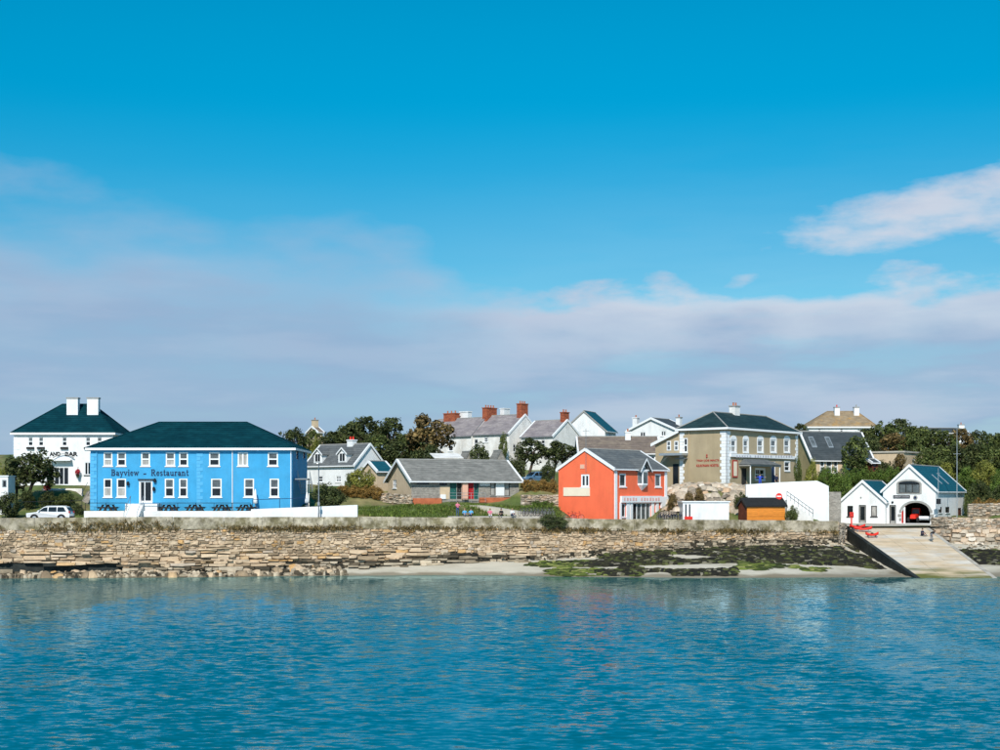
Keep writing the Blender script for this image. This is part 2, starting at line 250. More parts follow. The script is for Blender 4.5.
# ------------------------------------------------------------------ helpers
ORD = 'first second third fourth fifth sixth seventh eighth ninth tenth eleventh twelfth thirteenth fourteenth fifteenth sixteenth seventeenth eighteenth nineteenth twentieth twenty-first twenty-second twenty-third twenty-fourth twenty-fifth twenty-sixth twenty-seventh'.split()
def ordn(i): return ORD[i]
def gx(px, D): return (px - 500) / F * D
def gz(py, D): return CH + (HZ - py) / F * D
def P(px, py, D): return Vector((gx(px, D), D, gz(py, D)))
def lerp_tab(tab, x):
    if x <= tab[0][0]: return tab[0][1]
    for (a, va), (b, vb) in zip(tab, tab[1:]):
        if x <= b: return va + (vb - va) * (x - a) / (b - a)
    return tab[-1][1]
class MB:
    def __init__(s): s.v = []; s.f = []; s.mi = []
    def add(s, vs, fs, mi=0):
        k = len(s.v); s.v += [tuple(v) for v in vs]; s.f += [tuple(i + k for i in f) for f in fs]; s.mi += [mi] * len(fs); return s
    def poly(s, pts, mi=0): return s.add(pts, [tuple(range(len(pts)))], mi)
    def hexa(s, c, mi=0):   # 8 corners: bottom 4 ccw, top 4 ccw
        return s.add(c, [(0, 3, 2, 1), (4, 5, 6, 7), (0, 1, 5, 4), (1, 2, 6, 5), (2, 3, 7, 6), (3, 0, 4, 7)], mi)
    def box(s, a, b, mi=0):
        x0, y0, z0 = a; x1, y1, z1 = b
        return s.hexa([(x0, y0, z0), (x1, y0, z0), (x1, y1, z0), (x0, y1, z0), (x0, y0, z1), (x1, y0, z1), (x1, y1, z1), (x0, y1, z1)], mi)
    def tube(s, pts, rs, n=8, mi=0, cap=True):
        pts = [Vector(p) for p in pts]
        if not isinstance(rs, (list, tuple)): rs = [rs] * len(pts)
        k = len(s.v)
        for i, p in enumerate(pts):
            d = (pts[min(i + 1, len(pts) - 1)] - pts[max(i - 1, 0)]).normalized()
            u = d.orthogonal().normalized() if i == 0 else (u - d * u.dot(d)).normalized()
            v = d.cross(u)
            for j in range(n):
                t = 2 * math.pi * j / n; s.v.append(tuple(p + (u * math.cos(t) + v * math.sin(t)) * rs[i]))
        for i in range(len(pts) - 1):
            for j in range(n):
                a = k + i * n + j; b = k + i * n + (j + 1) % n; s.f.append((a, b, b + n, a + n)); s.mi.append(mi)
        if cap:
            s.f.append(tuple(k + j for j in reversed(range(n)))); s.mi.append(mi)
            e = k + (len(pts) - 1) * n; s.f.append(tuple(e + j for j in range(n))); s.mi.append(mi)
        return s
    def lathe(s, c, prof, n=14, mi=0):
        k = len(s.v)
        for r, z in prof:
            for j in range(n):
                t = 2 * math.pi * j / n; s.v.append((c[0] + r * math.cos(t), c[1] + r * math.sin(t), c[2] + z))
        for i in range(len(prof) - 1):
            for j in range(n):
                a = k + i * n + j; b = k + i * n + (j + 1) % n; s.f.append((a, b, b + n, a + n)); s.mi.append(mi)
        s.f.append(tuple(k + j for j in reversed(range(n)))); s.mi.append(mi)
        e = k + (len(prof) - 1) * n; s.f.append(tuple(e + j for j in range(n))); s.mi.append(mi); return s
    def mesh(s, name, mats, smooth=False):
        me = bpy.data.meshes.new(name); me.from_pydata(s.v, [], s.f); me.update()
        for m in (mats if isinstance(mats, (list, tuple)) else [mats]): me.materials.append(M[m] if isinstance(m, str) else m)
        if any(s.mi): me.polygons.foreach_set('material_index', s.mi)
        if smooth: me.polygons.foreach_set('use_smooth', [True] * len(me.polygons))
        return me
    def build(s, name, mats, parent=None, smooth=False, loc=None, rz=0, kind=None):
        return link(name, s.mesh(name, mats, smooth), parent, loc, rz, kind)
def link(name, data, parent=None, loc=None, rz=0, kind=None):
    o = bpy.data.objects.new(name, data); COL.objects.link(o); o.parent = parent
    if loc is not None: o.location = loc
    if rz: o.rotation_euler = (0, 0, rz)
    if kind: o['kind'] = kind
    return o
def tag(o, label, cat, group=None):
    o['label'] = label; o['category'] = cat
    if group: o['group'] = group
    return o
def thing(name, label, cat, loc=(0, 0, 0), rz=0, group=None): return tag(link(name, None, None, loc, rz), label, cat, group)
def kids(o): return [c for c in COL.objects if c.parent == o]
CHILD = {}
def copy_tree(o, loc, rz, label=None, group=None):
    allc = list(COL.objects)
    def rec(src, par):
        c = src.copy(); COL.objects.link(c); c.parent = par
        for k in allc:
            if k.parent == src: rec(k, c)
        return c
    r = rec(o, None); r.location = loc; r.rotation_euler = (0, 0, rz)
    if label: r['label'] = label
    if group: r['group'] = group
    return r
def clip(poly, a, b, side):  # keep the points left of a->b
    o = []
    n = len(poly)
    def sd(p): return ((b[0] - a[0]) * (p[1] - a[1]) - (b[1] - a[1]) * (p[0] - a[0])) * side
    for i in range(n):
        p, q = poly[i], poly[(i + 1) % n]; sp, sq = sd(p), sd(q)
        if sp >= -1e-9: o.append(p)
        if (sp > 1e-9 and sq < -1e-9) or (sp < -1e-9 and sq > 1e-9):
            t = sp / (sp - sq); o.append((p[0] + (q[0] - p[0]) * t, p[1] + (q[1] - p[1]) * t))
    return o

class Bld:
    """a building in its own frame: origin at one ground corner, x along face R, y along face L"""
    def __init__(s, name, label, cat, px, D, a, pl=None, pr=None, py_base=None, zb=None, W=None, L=None, group=None):
        s.zb = gz(py_base, D) if zb is None else zb
        s.o = Vector((gx(px, D), D, s.zb)); s.a = R(a)
        s.ux = Vector((math.cos(s.a), math.sin(s.a), 0)); s.uy = Vector((-math.sin(s.a), math.cos(s.a), 0))
        s.W = W if W else s.solve(pr, s.ux); s.L = L if L else s.solve(pl, s.uy)
        s.root = thing(name, label, cat, s.o, s.a, group); s.wallmb = MB(); s.open = {}
    def solve(s, px, u):
        k = (px - 500) / F; return (k * s.o.y - s.o.x) / (u.x - k * u.y)
    def face(s, f):
        if f == 'R': return s.o, s.ux, -s.uy
        if f == 'L': return s.o, s.uy, -s.ux
        if f == 'E': return s.o + s.ux * s.W, s.uy, s.ux
        return s.o + s.uy * s.L, s.ux, s.uy
    def loc(s, f, u, z, d=0.0):
        return {'R': (u, -d, z), 'L': (-d, u, z), 'E': (s.W + d, u, z), 'N': (u, s.L + d, z)}[f]
    def uv(s, f, px, py, d=0.0):
        p0, u, n = s.face(f); p0 = p0 + n * d
        c = Vector((0, 0, CH)); r = Vector(((px - 500) / F, 1, (HZ - py) / F))
        t = (p0 - c).dot(n) / r.dot(n); q = c + r * t
        return (q - p0).dot(u), q.z - s.zb
    def z(s, py, D): return gz(py, D) - s.zb
    def fbox(s, mb, f, u0, u1, z0, z1, d0, d1, mi=0):
        c = [s.loc(f, u0, z0, d1), s.loc(f, u1, z0, d1), s.loc(f, u1, z0, d0), s.loc(f, u0, z0, d0)]
        return mb.hexa(c + [s.loc(f, u0, z1, d1), s.loc(f, u1, z1, d1), s.loc(f, u1, z1, d0), s.loc(f, u0, z1, d0)], mi)
    def rect(s, f, x0, y0, x1, y1):
        a = s.uv(f, x0, y0); b = s.uv(f, x1, y1)
        return min(a[0], b[0]), max(a[0], b[0]), min(a[1], b[1]), max(a[1], b[1])
    def window(s, f, x0, y0, x1, y1, frame='white_paint', pane='pane_dark', bars='h', sill='white_paint', name='window', fw=0.11, local=None, depth=0.16, surround=None):
        u0, u1, z0, z1 = local if local else s.rect(f, x0, y0, x1, y1)
        s.open.setdefault(f, []).append((u0, u1, z0, z1, depth))
        m = MB(); e = 0.003; d0, d1 = -depth + 0.02, -0.03
        s.fbox(m, f, u0 - e, u0 + fw, z0 - e, z1 + e, d0, d1); s.fbox(m, f, u1 - fw, u1 + e, z0 - e, z1 + e, d0, d1)
        s.fbox(m, f, u0 + fw, u1 - fw, z1 - fw, z1 + e, d0, d1 - .004); s.fbox(m, f, u0 + fw, u1 - fw, z0 - e, z0 + fw, d0, d1 - .004)
        zm = (z0 + z1) / 2; um = (u0 + u1) / 2; hb = fw * 0.5
        cells = [(u0 + fw, u1 - fw, z0 + fw, z1 - fw)]
        if bars in ('h', 'x'):
            s.fbox(m, f, u0 + fw, u1 - fw, zm - hb, zm + hb, d0, d1 - .008)
            cells = [(u0 + fw, u1 - fw, z0 + fw, zm - hb), (u0 + fw, u1 - fw, zm + hb, z1 - fw)]
        if bars in ('v', 'x'):
            s.fbox(m, f, um - hb, um + hb, z0 + fw, z1 - fw, d0, d1 - .012)
            cells = [c for (a, b, c0, c1) in cells for c in ((a, um - hb, c0, c1), (um + hb, b, c0, c1))]
        if isinstance(bars, int):
            st = (u1 - u0 - 2 * fw) / bars; cells = []
            for i in range(bars):
                a = u0 + fw + st * i; cells.append((a + (hb if i else 0), a + st - (hb if i < bars - 1 else 0), z0 + fw, z1 - fw))
                if i: s.fbox(m, f, a - hb, a + hb, z0 + fw, z1 - fw, d0, d1 - .012)
        o = m.build(name, frame, s.root)
        for i, (a, b, c, d) in enumerate(cells):
            pm = pane if isinstance(pane, str) else pane[i % len(pane)]
            q = MB(); s.fbox(q, f, a - .01, b + .01, c - .01, d + .01, -depth + .03, -depth + .055); q.build('pane', pm, o)
        if sill:
            q = MB(); s.fbox(q, f, u0 - .1, u1 + .1, z0 - .12, z0 - .004, -.05, .10); q.build('sill', sill, o)
        if surround:
            q = MB(); g = .14
            s.fbox(q, f, u0 - g, u0 - .002, z0, z1 + g, -.05, .035); s.fbox(q, f, u1 + .002, u1 + g, z0, z1 + g, -.05, .035); s.fbox(q, f, u0 - .002, u1 + .002, z1 + .002, z1 + g, -.05, .032)
            q.build('surround', surround, o)
        return o
    def door(s, f, x0, y0, x1, y1, leaf='green_paint', frame='white_paint', glass=None, local=None):
        u0, u1, z0, z1 = local if local else s.rect(f, x0, y0, x1, y1); dp = .2
        s.open.setdefault(f, []).append((u0, u1, z0, z1, dp)); e = .003; fw = .09
        m = MB(); s.fbox(m, f, u0 - e, u0 + fw, z0 - e, z1 + e, -dp + .02, -.03); s.fbox(m, f, u1 - fw, u1 + e, z0 - e, z1 + e, -dp + .02, -.03); s.fbox(m, f, u0 + fw, u1 - fw, z1 - fw, z1 + e, -dp + .02, -.034)
        o = m.build('door', frame, s.root)
        q = MB(); s.fbox(q, f, u0 + fw - .01, u1 - fw + .01, z0 - e, z1 - fw + .01, -dp + .04, -dp + .09); l = q.build('leaf', leaf, o)
        if glass:
            q = MB(); s.fbox(q, f, u0 + fw + .1, u1 - fw - .1, z0 + (z1 - z0) * glass, z1 - fw - .12, -dp + .08, -dp + .096); q.build('pane', 'pane_dark', o)
        q = MB(); s.fbox(q, f, u1 - fw - .14, u1 - fw - .10, z0 + 1.0, z0 + 1.14, -dp + .085, -dp + .14); q.build('handle', 'grey_metal', o)
        return o
    def walls(s, polys, mat, name='wall', extra=()):
        m = MB()
        for f, poly in polys.items():
            ops = s.open.get(f, []); us = [p[0] for p in poly]; zs = [p[1] for p in poly]
            ub = sorted(set([min(us), max(us)] + [x for o in ops for x in o[:2]])); zz = sorted(set([min(zs), max(zs)] + [x for o in ops for x in o[2:4]]))
            if not ops: m.poly([s.loc(f, u, z) for u, z in poly]); continue
            for a, b in zip(ub, ub[1:]):
                for c, d in zip(zz, zz[1:]):
                    cu, cz = (a + b) / 2, (c + d) / 2
                    if any(o[0] < cu < o[1] and o[2] < cz < o[3] for o in ops): continue
                    cell = [(a, c), (b, c), (b, d), (a, d)]
                    for p, q in zip(poly, poly[1:] + poly[:1]):
                        cell = clip(cell, p, q, 1)
                        if len(cell) < 3: break
                    if len(cell) >= 3: m.poly([s.loc(f, u, z) for u, z in cell])
            for (a, b, c, d, dp) in ops:
                for p, q in (((a, c), (a, d)), ((a, d), (b, d)), ((b, d), (b, c)), ((b, c), (a, c))):
                    m.poly([s.loc(f, *p), s.loc(f, *q), s.loc(f, q[0], q[1], -dp), s.loc(f, p[0], p[1], -dp)])
        for fn in extra: fn(m)
        return m.build(name, mat, s.root)
    def body(s, mat, ze, kind='hip', zr=None, ridge='x', bottom=-2.0, name='wall', zeb=None, extra=()):
        W, L = s.W, s.L
        r = lambda n: [(0, bottom), (n, bottom), (n, ze), (0, ze)]
        g = lambda n: [(0, bottom), (n, bottom), (n, ze), (n / 2, zr), (0, ze)]
        p = {'R': r(W), 'N': r(W), 'L': r(L), 'E': r(L)}
        if kind == 'gable':
            if ridge == 'x': p['L'] = g(L); p['E'] = g(L)
            else: p['R'] = g(W); p['N'] = g(W)
        return s.walls(p, mat, name, extra)
    def gable_roof(s, ze, zr, mat, ridge='x', oe=.3, og=.22, t=.14, barge='white_paint', gutter='white_paint', rcap='grey_trim'):
        W, L = (s.W, s.L) if ridge == 'x' else (s.L, s.W)
        mp = (lambda x, y, z: (x, y, z)) if ridge == 'x' else (lambda x, y, z: (y, x, z))
        sl = (zr - ze) / (L / 2); zl = ze - oe * sl; h = .015
        x0, x1 = -og, W + og; m = MB()
        pr = [(-oe, zl + h), (L / 2, zr + h), (L + oe, zl + h), (L + oe, zl + h + t), (L / 2, zr + h + t), (-oe, zl + h + t)]
        for a, b in ((0, 1), (1, 2), (2, 3), (3, 4), (4, 5), (5, 0)):
            m.poly([mp(x0, *pr[a]), mp(x1, *pr[a]), mp(x1, *pr[b]), mp(x0, *pr[b])])
        for x in (x0, x1):
            m.poly([mp(x, *pr[i]) for i in (0, 1, 4, 5)]); m.poly([mp(x, *pr[i]) for i in (1, 2, 3, 4)])
        o = m.build('roof', mat, s.root)
        if barge:
            for x, sgn in ((x0, -1), (x1, 1)):
                q = MB()
                for a, b in ((0, 1), (2, 1)):
                    ya, za = pr[a]; yb, zb = pr[b]; d = .16
                    xs = sorted((x + sgn * .004, x + sgn * .05))
                    q.hexa([mp(xs[0], ya, za - d), mp(xs[1], ya, za - d), mp(xs[1], yb, zb - d), mp(xs[0], yb, zb - d), mp(xs[0], ya, za + t + .03), mp(xs[1], ya, za + t + .03), mp(xs[1], yb, zb + t + .03), mp(xs[0], yb, zb + t + .03)])
                q.build('bargeboard', barge, o)
                if 'white' in barge:
                    q = MB(); xa_, xb_ = sorted((x - sgn * .2, x + sgn * .052))
                    for a, b in ((5, 4), (3, 4)):
                        ya, za = pr[a]; yb, zb = pr[b]
                        q.hexa([mp(xa_, ya, za - .02), mp(xb_, ya, za - .02), mp(xb_, yb, zb - .02), mp(xa_, yb, zb - .02), mp(xa_, ya, za + .07), mp(xb_, ya, za + .07), mp(xb_, yb, zb + .07), mp(xa_, yb, zb + .07)])
                    q.build('verge_cap', barge, o)
        if gutter:
            for y in (-oe - .09, L + oe + .004):
                q = MB(); q.hexa([mp(*c) for c in [(x0, y, zl - .05), (x1, y, zl - .05), (x1, y + .085, zl - .05), (x0, y + .085, zl - .05), (x0, y, zl + .1), (x1, y, zl + .1), (x1, y + .085, zl + .1), (x0, y + .085, zl + .1)]]); q.build('gutter', gutter, o)
        if rcap:
            q = MB(); q.tube([mp(x0, L / 2, zr + t), mp(x1, L / 2, zr + t)], .10, 6); q.build('ridge_cap', rcap, o)
        return o
    def hip_roof(s, ze, zr, mat, ov=.35, inset=None, fascia='white_paint', cap='grey_trim', rx=None):
        W, L = s.W, s.L; a = (-ov, -ov); b = (W + ov, L + ov); m = MB()
        if W >= L:
            i = (L / 2 if inset is None else inset); r0, r1 = (rx if rx else (i, W - i)); p, q = (r0, L / 2, zr), (r1, L / 2, zr)
        else:
            i = (W / 2 if inset is None else inset); p, q = (W / 2, i, zr), (W / 2, L - i, zr)
        c = [(a[0], a[1], ze), (b[0], a[1], ze), (b[0], b[1], ze), (a[0], b[1], ze)]
        if W >= L: fs = [(c[0], c[1], q, p), (c[1], c[2], q), (c[2], c[3], p, q), (c[3], c[0], p)]; hips = [(c[0], p), (c[1], q), (c[2], q), (c[3], p), (p, q)]
        else: fs = [(c[0], c[1], p), (c[1], c[2], q, p), (c[2], c[3], q), (c[3], c[0], p, q)]; hips = [(c[0], p), (c[1], p), (c[2], q), (c[3], q), (p, q)]
        for f in fs: m.poly(list(f))
        m.poly(c[::-1]); o = m.build('roof', mat, s.root)
        h = .24; t = .05
        for nm, (x0, y0, x1, y1) in {'f': (a[0] - t, a[1] - t, b[0] + t, a[1] - .003), 'b': (a[0] - t, b[1] + .003, b[0] + t, b[1] + t), 'l': (a[0] - t, a[1], a[0] - .003, b[1]), 'r': (b[0] + .003, a[1], b[0] + t, b[1])}.items():
            q2 = MB(); q2.box((x0, y0, ze - h), (x1, y1, ze + .03)); q2.build('fascia', fascia, o)
        for u, v in hips:
            q2 = MB(); q2.tube([Vector(u) + Vector((0, 0, .03)), Vector(v) + Vector((0, 0, .03))], .09, 6); q2.build('ridge_cap', cap, o)
        return o
    def chimney(s, x, y, z0, z1, wx=.9, wy=.6, mat='white_render', pots=2, cap='grey_trim', potmat='terracotta', along='x'):
        m = MB(); m.box((x - wx / 2, y - wy / 2, z0), (x + wx / 2, y + wy / 2, z1 - .16)); o = m.build('chimney', mat, s.root)
        m = MB(); m.box((x - wx / 2 - .08, y - wy / 2 - .08, z1 - .157), (x + wx / 2 + .08, y + wy / 2 + .08, z1)); m.build('cap', cap, o)
        for i in range(pots):
            t = (i + .5) / pots - .5; cx, cy = (x + t * wx, y) if along == 'x' else (x, y + t * wy)
            m = MB(); m.lathe((cx, cy, z1 + .002), [(.15, 0), (.12, .1), (.11, .35), (.14, .36), (.14, .42), (.09, .42)], 10); m.build('chimney_pot', potmat, o)
        return o
    def quoins(s, corner, z0, z1, mat, h=.42, w1=.75, w2=.45, d=.04):
        """alternating corner blocks; corner: list of (face, u position, sign)"""
        z = z0; k = 0
        while z + h <= z1 + .01:
            m = MB()
            for f, u, sg in corner:
                ww = (w1 if k % 2 else w2); a, b = sorted((u - sg * d, u + sg * ww))
                s.fbox(m, f, a, b, z + .015, z + h - .015, -.06, d)
            m.build('quoin', mat, s.root); z += h; k += 1
    def pipe(s, f, u, z0, z1, mat='white_paint', d=.09):
        m = MB(); m.tube([s.loc(f, u, z0, d), s.loc(f, u, z1, d)], .055, 8); return m.build('downpipe', mat, s.root)
    def text(s, f, body, x0, y0, x1, y1, mat, d=.02, bold=.02, name='lettering', spacing=1.0):
        u0, z0 = s.uv(f, x0, y1); u1, z1 = s.uv(f, x1, y0)
        me = text_mesh(body, bold, spacing); xs = [v.co.x for v in me.vertices]; ys = [v.co.y for v in me.vertices]
        lo, hi, bt, tp = min(xs), max(xs), min(ys), max(ys)
        for v in me.vertices:
            u = u0 + (v.co.x - lo) / (hi - lo) * (u1 - u0); z = z0 + (v.co.y - bt) / (tp - bt) * (z1 - z0)
            v.co = s.loc(f, u, z, d + v.co.z)
        me.materials.append(M[mat]); return link(name, me, s.root)
def text_mesh(body, bold=.02, spacing=1.0, ext=.02):
    c = bpy.data.curves.new('lettering', 'FONT'); c.body = body; c.size = 1; c.offset = bold; c.extrude = ext; c.space_character = spacing; c.resolution_u = 3
    o = bpy.data.objects.new('lettering', c); COL.objects.link(o); dg = bpy.context.evaluated_depsgraph_get()
    me = bpy.data.meshes.new_from_object(o.evaluated_get(dg)); bpy.data.objects.remove(o); bpy.data.curves.remove(c)
    me.materials.clear(); return me
# ------------------------------------------------------------------ shore line tables (X in metres)
WALL = [(-400, 150.0, 518), (0, 153.5, 518), (150, 155.0, 517), (300, 158.5, 517), (430, 161.5, 517), (560, 163.5, 518.5), (700, 166.0, 520), (838, 169.5, 521)]
WP = [(gx(p, D), D, gz(y, D)) for p, D, y in WALL]
SLIP_L, SLIP_R = 44.2, 54.0
XW = [(x, y) for x, y, z in WP] + [(43.6, 177.2), (54.4, 177.2), (56.3, 175.2), (63.0, 174.25), (75.0, 174.65), (100, 174.15), (140, 173), (400, 165)]
def wall_y(x): return lerp_tab(XW, x)
YS = [(-200, 148), (-55, 150.8), (-33, 153.2), (-22, 155.6), (-8, 157.4), (0, 157.2), (7, 154.6), (22, 152.2), (38, 153.0), (44, 153.2), (54, 154.0), (80, 155), (200, 152), (400, 150)]
ZB = [(-200, .2), (-55, .35), (-28, .7), (-11, 1.25), (7, 1.7), (24, 2.7), (40, 3.1), (44, 3.2), (54, 3.3), (63, 3.0), (200, 2.5)]
ROADZ = [(-120, 5.9), (-20, 5.95), (0, 5.85), (20, 5.5), (38, 5.25), (45, 5.0), (60, 5.1), (140, 5.6)]
CP = [(0, 160, 6.0), (50, 160, 6.0), (50, 168, 6.6), (20, 172, 7.6), (60, 178, 9.6), (60, 186, 10.3), (60, 200, 10.6), (-200, 186, 10), (-200, 165, 6.4), (0, 230, 13), (0, 300, 16),
      (90, 164, 7.15), (190, 164, 7.15), (290, 164, 7.2), (190, 176, 7.2), (110, 178, 7.4), (300, 178, 7.8), (340, 170, 7.3), (350, 188, 10.2), (350, 178, 8.8), (320, 200, 10.6),
      (380, 167, 7.0), (440, 166, 6.6), (440, 169, 7.3), (415, 172.5, 7.7), (440, 172.5, 7.7), (470, 172.5, 7.8), (500, 173.5, 7.7), (520, 175, 7.7), (440, 178, 8.3), (440, 185, 9.3), (500, 168, 6.7), (490, 185, 9.4), (540, 167, 5.9), (540, 172, 7.6), (540, 182, 9.8), (540, 192, 10.8),
      (590, 172, 5.7), (640, 172, 5.5), (612, 180, 6.6), (612, 190, 9.4), (660, 172, 5.5), (700, 171, 5.4), (690, 174.5, 7.4), (710, 174.5, 7.6), (735, 174.5, 7.2), (700, 180, 10.2), (726, 183, 10.3), (760, 192, 10.4), (680, 192, 10.4),
      (780, 172, 5.3), (810, 172, 5.2), (780, 180, 10.2), (805, 181, 10.0), (850, 178, 5.0), (840, 186, 5.0), (860, 189, 5.0), (880, 190, 5.0), (850, 195, 5.6), (870, 197, 6.5), (832, 182, 5.3), (832, 179, 5.2), (830, 186, 8.0), (834, 193, 9.7), (846, 203, 10.2), (825, 198, 10.4), (840, 206, 11.5), (870, 208, 11.5), (900, 184, 5.2), (960, 184, 5.2), (960, 196, 6), (920, 205, 8.5), (1000, 186, 6.6), (860, 198, 10.4), (1000, 210, 10), (1200, 190, 7),
      (300, 230, 13.2), (500, 230, 13.2), (700, 235, 15.5), (900, 235, 15), (1100, 235, 14)]
for p in range(-400, 1500, 200): CP += [(p, 265, 16.5), (p, 300, 18.0), (p, 380, 18.5), (p, 600, 12), (p, 1500, 8)]
CPX = [(gx(p, D), D, z) for p, D, z in CP]
def land_z(x, y):
    if y > 420: return max(8.0, 18.0 - (y - 420) * .03)
    sw = sz = 0.0
    for cx, cy, cz in CPX:
        d2 = (x - cx) ** 2 * .6 + (y - cy) ** 2 * 1.3 + .5
        w_ = 1 / (d2 * d2); sw += w_; sz += w_ * cz
    z = sz / sw
    if -50 < x < -16 and y < 163.4: z = min(z, 6.0)
    if 44.5 < x < 62 and 177 < y < 194: z = min(z, 4.7)
    s = y - wall_y(x); k = min(1, max(0, (s - 3.5) / 4.0))
    return lerp_tab(ROADZ, x) * (1 - k) + z * k
def shore_z(x, y):
    wy, ys, zb = wall_y(x), lerp_tab(YS, x), lerp_tab(ZB, x)
    if y >= ys: t = (y - ys) / max(.5, wy - ys); return zb * (t ** (.8 if x < 30 else .8 + min(.55, (x - 30) * .05)))
    return max(-4.0, -(ys - y) * .07)
def ground_z(x, y): return land_z(x, y) if y >= wall_y(x) else shore_z(x, y)

def axis(parts):
    o = []
    for a, b, st in parts:
        n = max(1, int(round((b - a) / st))); o += [a + (b - a) * i / n for i in range(n)]
    return o + [parts[-1][1]]
xs = axis([(-3000, -300, 300), (-300, -90, 15), (-90, 80, .8), (80, 300, 12), (300, 3000, 300)])
ss = axis([(-150, -30, 20), (-30, 0, .7)]) ; ss2 = axis([(0.02, 45, .9), (45, 150, 5), (150, 600, 50), (600, 4000, 400)])
# land sheet and foreshore sheet
def sheet(svals, zfun, name, mat_):
    m = MB(); nx = len(xs)
    for s in svals:
        for x in xs:
            y = wall_y(x) + s; z = zfun(x, y)
            if -90 < x < 80 and s > 4 and s < 150: z += (noise.noise((x * .5, y * .5, 0)) * .10)
            if -90 < x < 80 and s < 0 and y > lerp_tab(YS, x): z += noise.noise((x * .45, y * .9, 3)) * .10
            m.v.append((x, y, z))
    for j in range(len(svals) - 1):
        for i in range(nx - 1): m.f.append((j * nx + i, j * nx + i + 1, (j + 1) * nx + i + 1, (j + 1) * nx + i)); m.mi.append(0)
    return m.build(name, mat_, None, True, kind='structure')
mat('meadow', (0.085, 0.115, 0.03), 0.95, 0.4, 0.5, 0.8, 3, c2=(0.20, 0.17, 0.075), thr=(0.45, 0.62))
# foreshore: pale sand that turns to pebbles and damp rock towards the right
fm = mat('sand', (0.50, 0.45, 0.36), 0.9, 0.10, 0.8, 0.5, 4, c2=(0.33, 0.28, 0.20), thr=(0.52, 0.7), stretch=(.35, 1, 1))
t = fm.node_tree; p = t.nodes['Principled BSDF']; src = p.inputs['Base Color'].links[0].from_socket
g = t.nodes.new('ShaderNodeNewGeometry'); sp = t.nodes.new('ShaderNodeSeparateXYZ'); t.links.new(g.outputs['Position'], sp.inputs[0])
nn = t.nodes.new('ShaderNodeTexNoise'); nn.inputs['Scale'].default_value = .35; nn.inputs['Detail'].default_value = 5; t.links.new(g.outputs['Position'], nn.inputs['Vector'])
def mr(sock, a, b, c, d):
    r = t.nodes.new('ShaderNodeMapRange'); r.inputs[1].default_value = a; r.inputs[2].default_value = b; r.inputs[3].default_value = c; r.inputs[4].default_value = d; t.links.new(sock, r.inputs[0]); return r.outputs[0]
def mixc(fac, a, b):
    x_ = t.nodes.new('ShaderNodeMix'); x_.data_type = 'RGBA'; t.links.new(fac, x_.inputs[0]); t.links.new(a, x_.inputs[6]); x_.inputs[7].default_value = (*b, 1); return x_.outputs[2]
ad = t.nodes.new('ShaderNodeMath'); ad.operation = 'MULTIPLY_ADD'; t.links.new(nn.outputs['Fac'], ad.inputs[0]); ad.inputs[1].default_value = 22; t.links.new(sp.outputs[0], ad.inputs[2])
c_ = mixc(mr(ad.outputs[0], -8, -16, 0, 1), src, (.17, .125, .08))
az_ = t.nodes.new('ShaderNodeMath'); az_.operation = 'MULTIPLY_ADD'; t.links.new(nn.outputs['Fac'], az_.inputs[0]); az_.inputs[1].default_value = -.7; t.links.new(sp.outputs[2], az_.inputs[2])
c_ = mixc(mr(az_.outputs[0], .08, -.18, 0, .75), c_, (.15, .12, .075)); t.links.new(c_, p.inputs['Base Color'])
sheet(ss2, land_z, 'ground', 'meadow')
sheet(ss, shore_z, 'beach', 'sand')
# road along the quay
m = MB(); rx = [-160 + i * 2.0 for i in range(101)]
for x in rx:
    for d in (1.3, 5.6): m.v.append((x, wall_y(x) + d, lerp_tab(ROADZ, x) + .06))
m.f = [(2 * i, 2 * i + 2, 2 * i + 3, 2 * i + 1) for i in range(len(rx) - 1)]; m.mi = [0] * len(m.f)
m.build('road', 'asphalt', kind='structure')

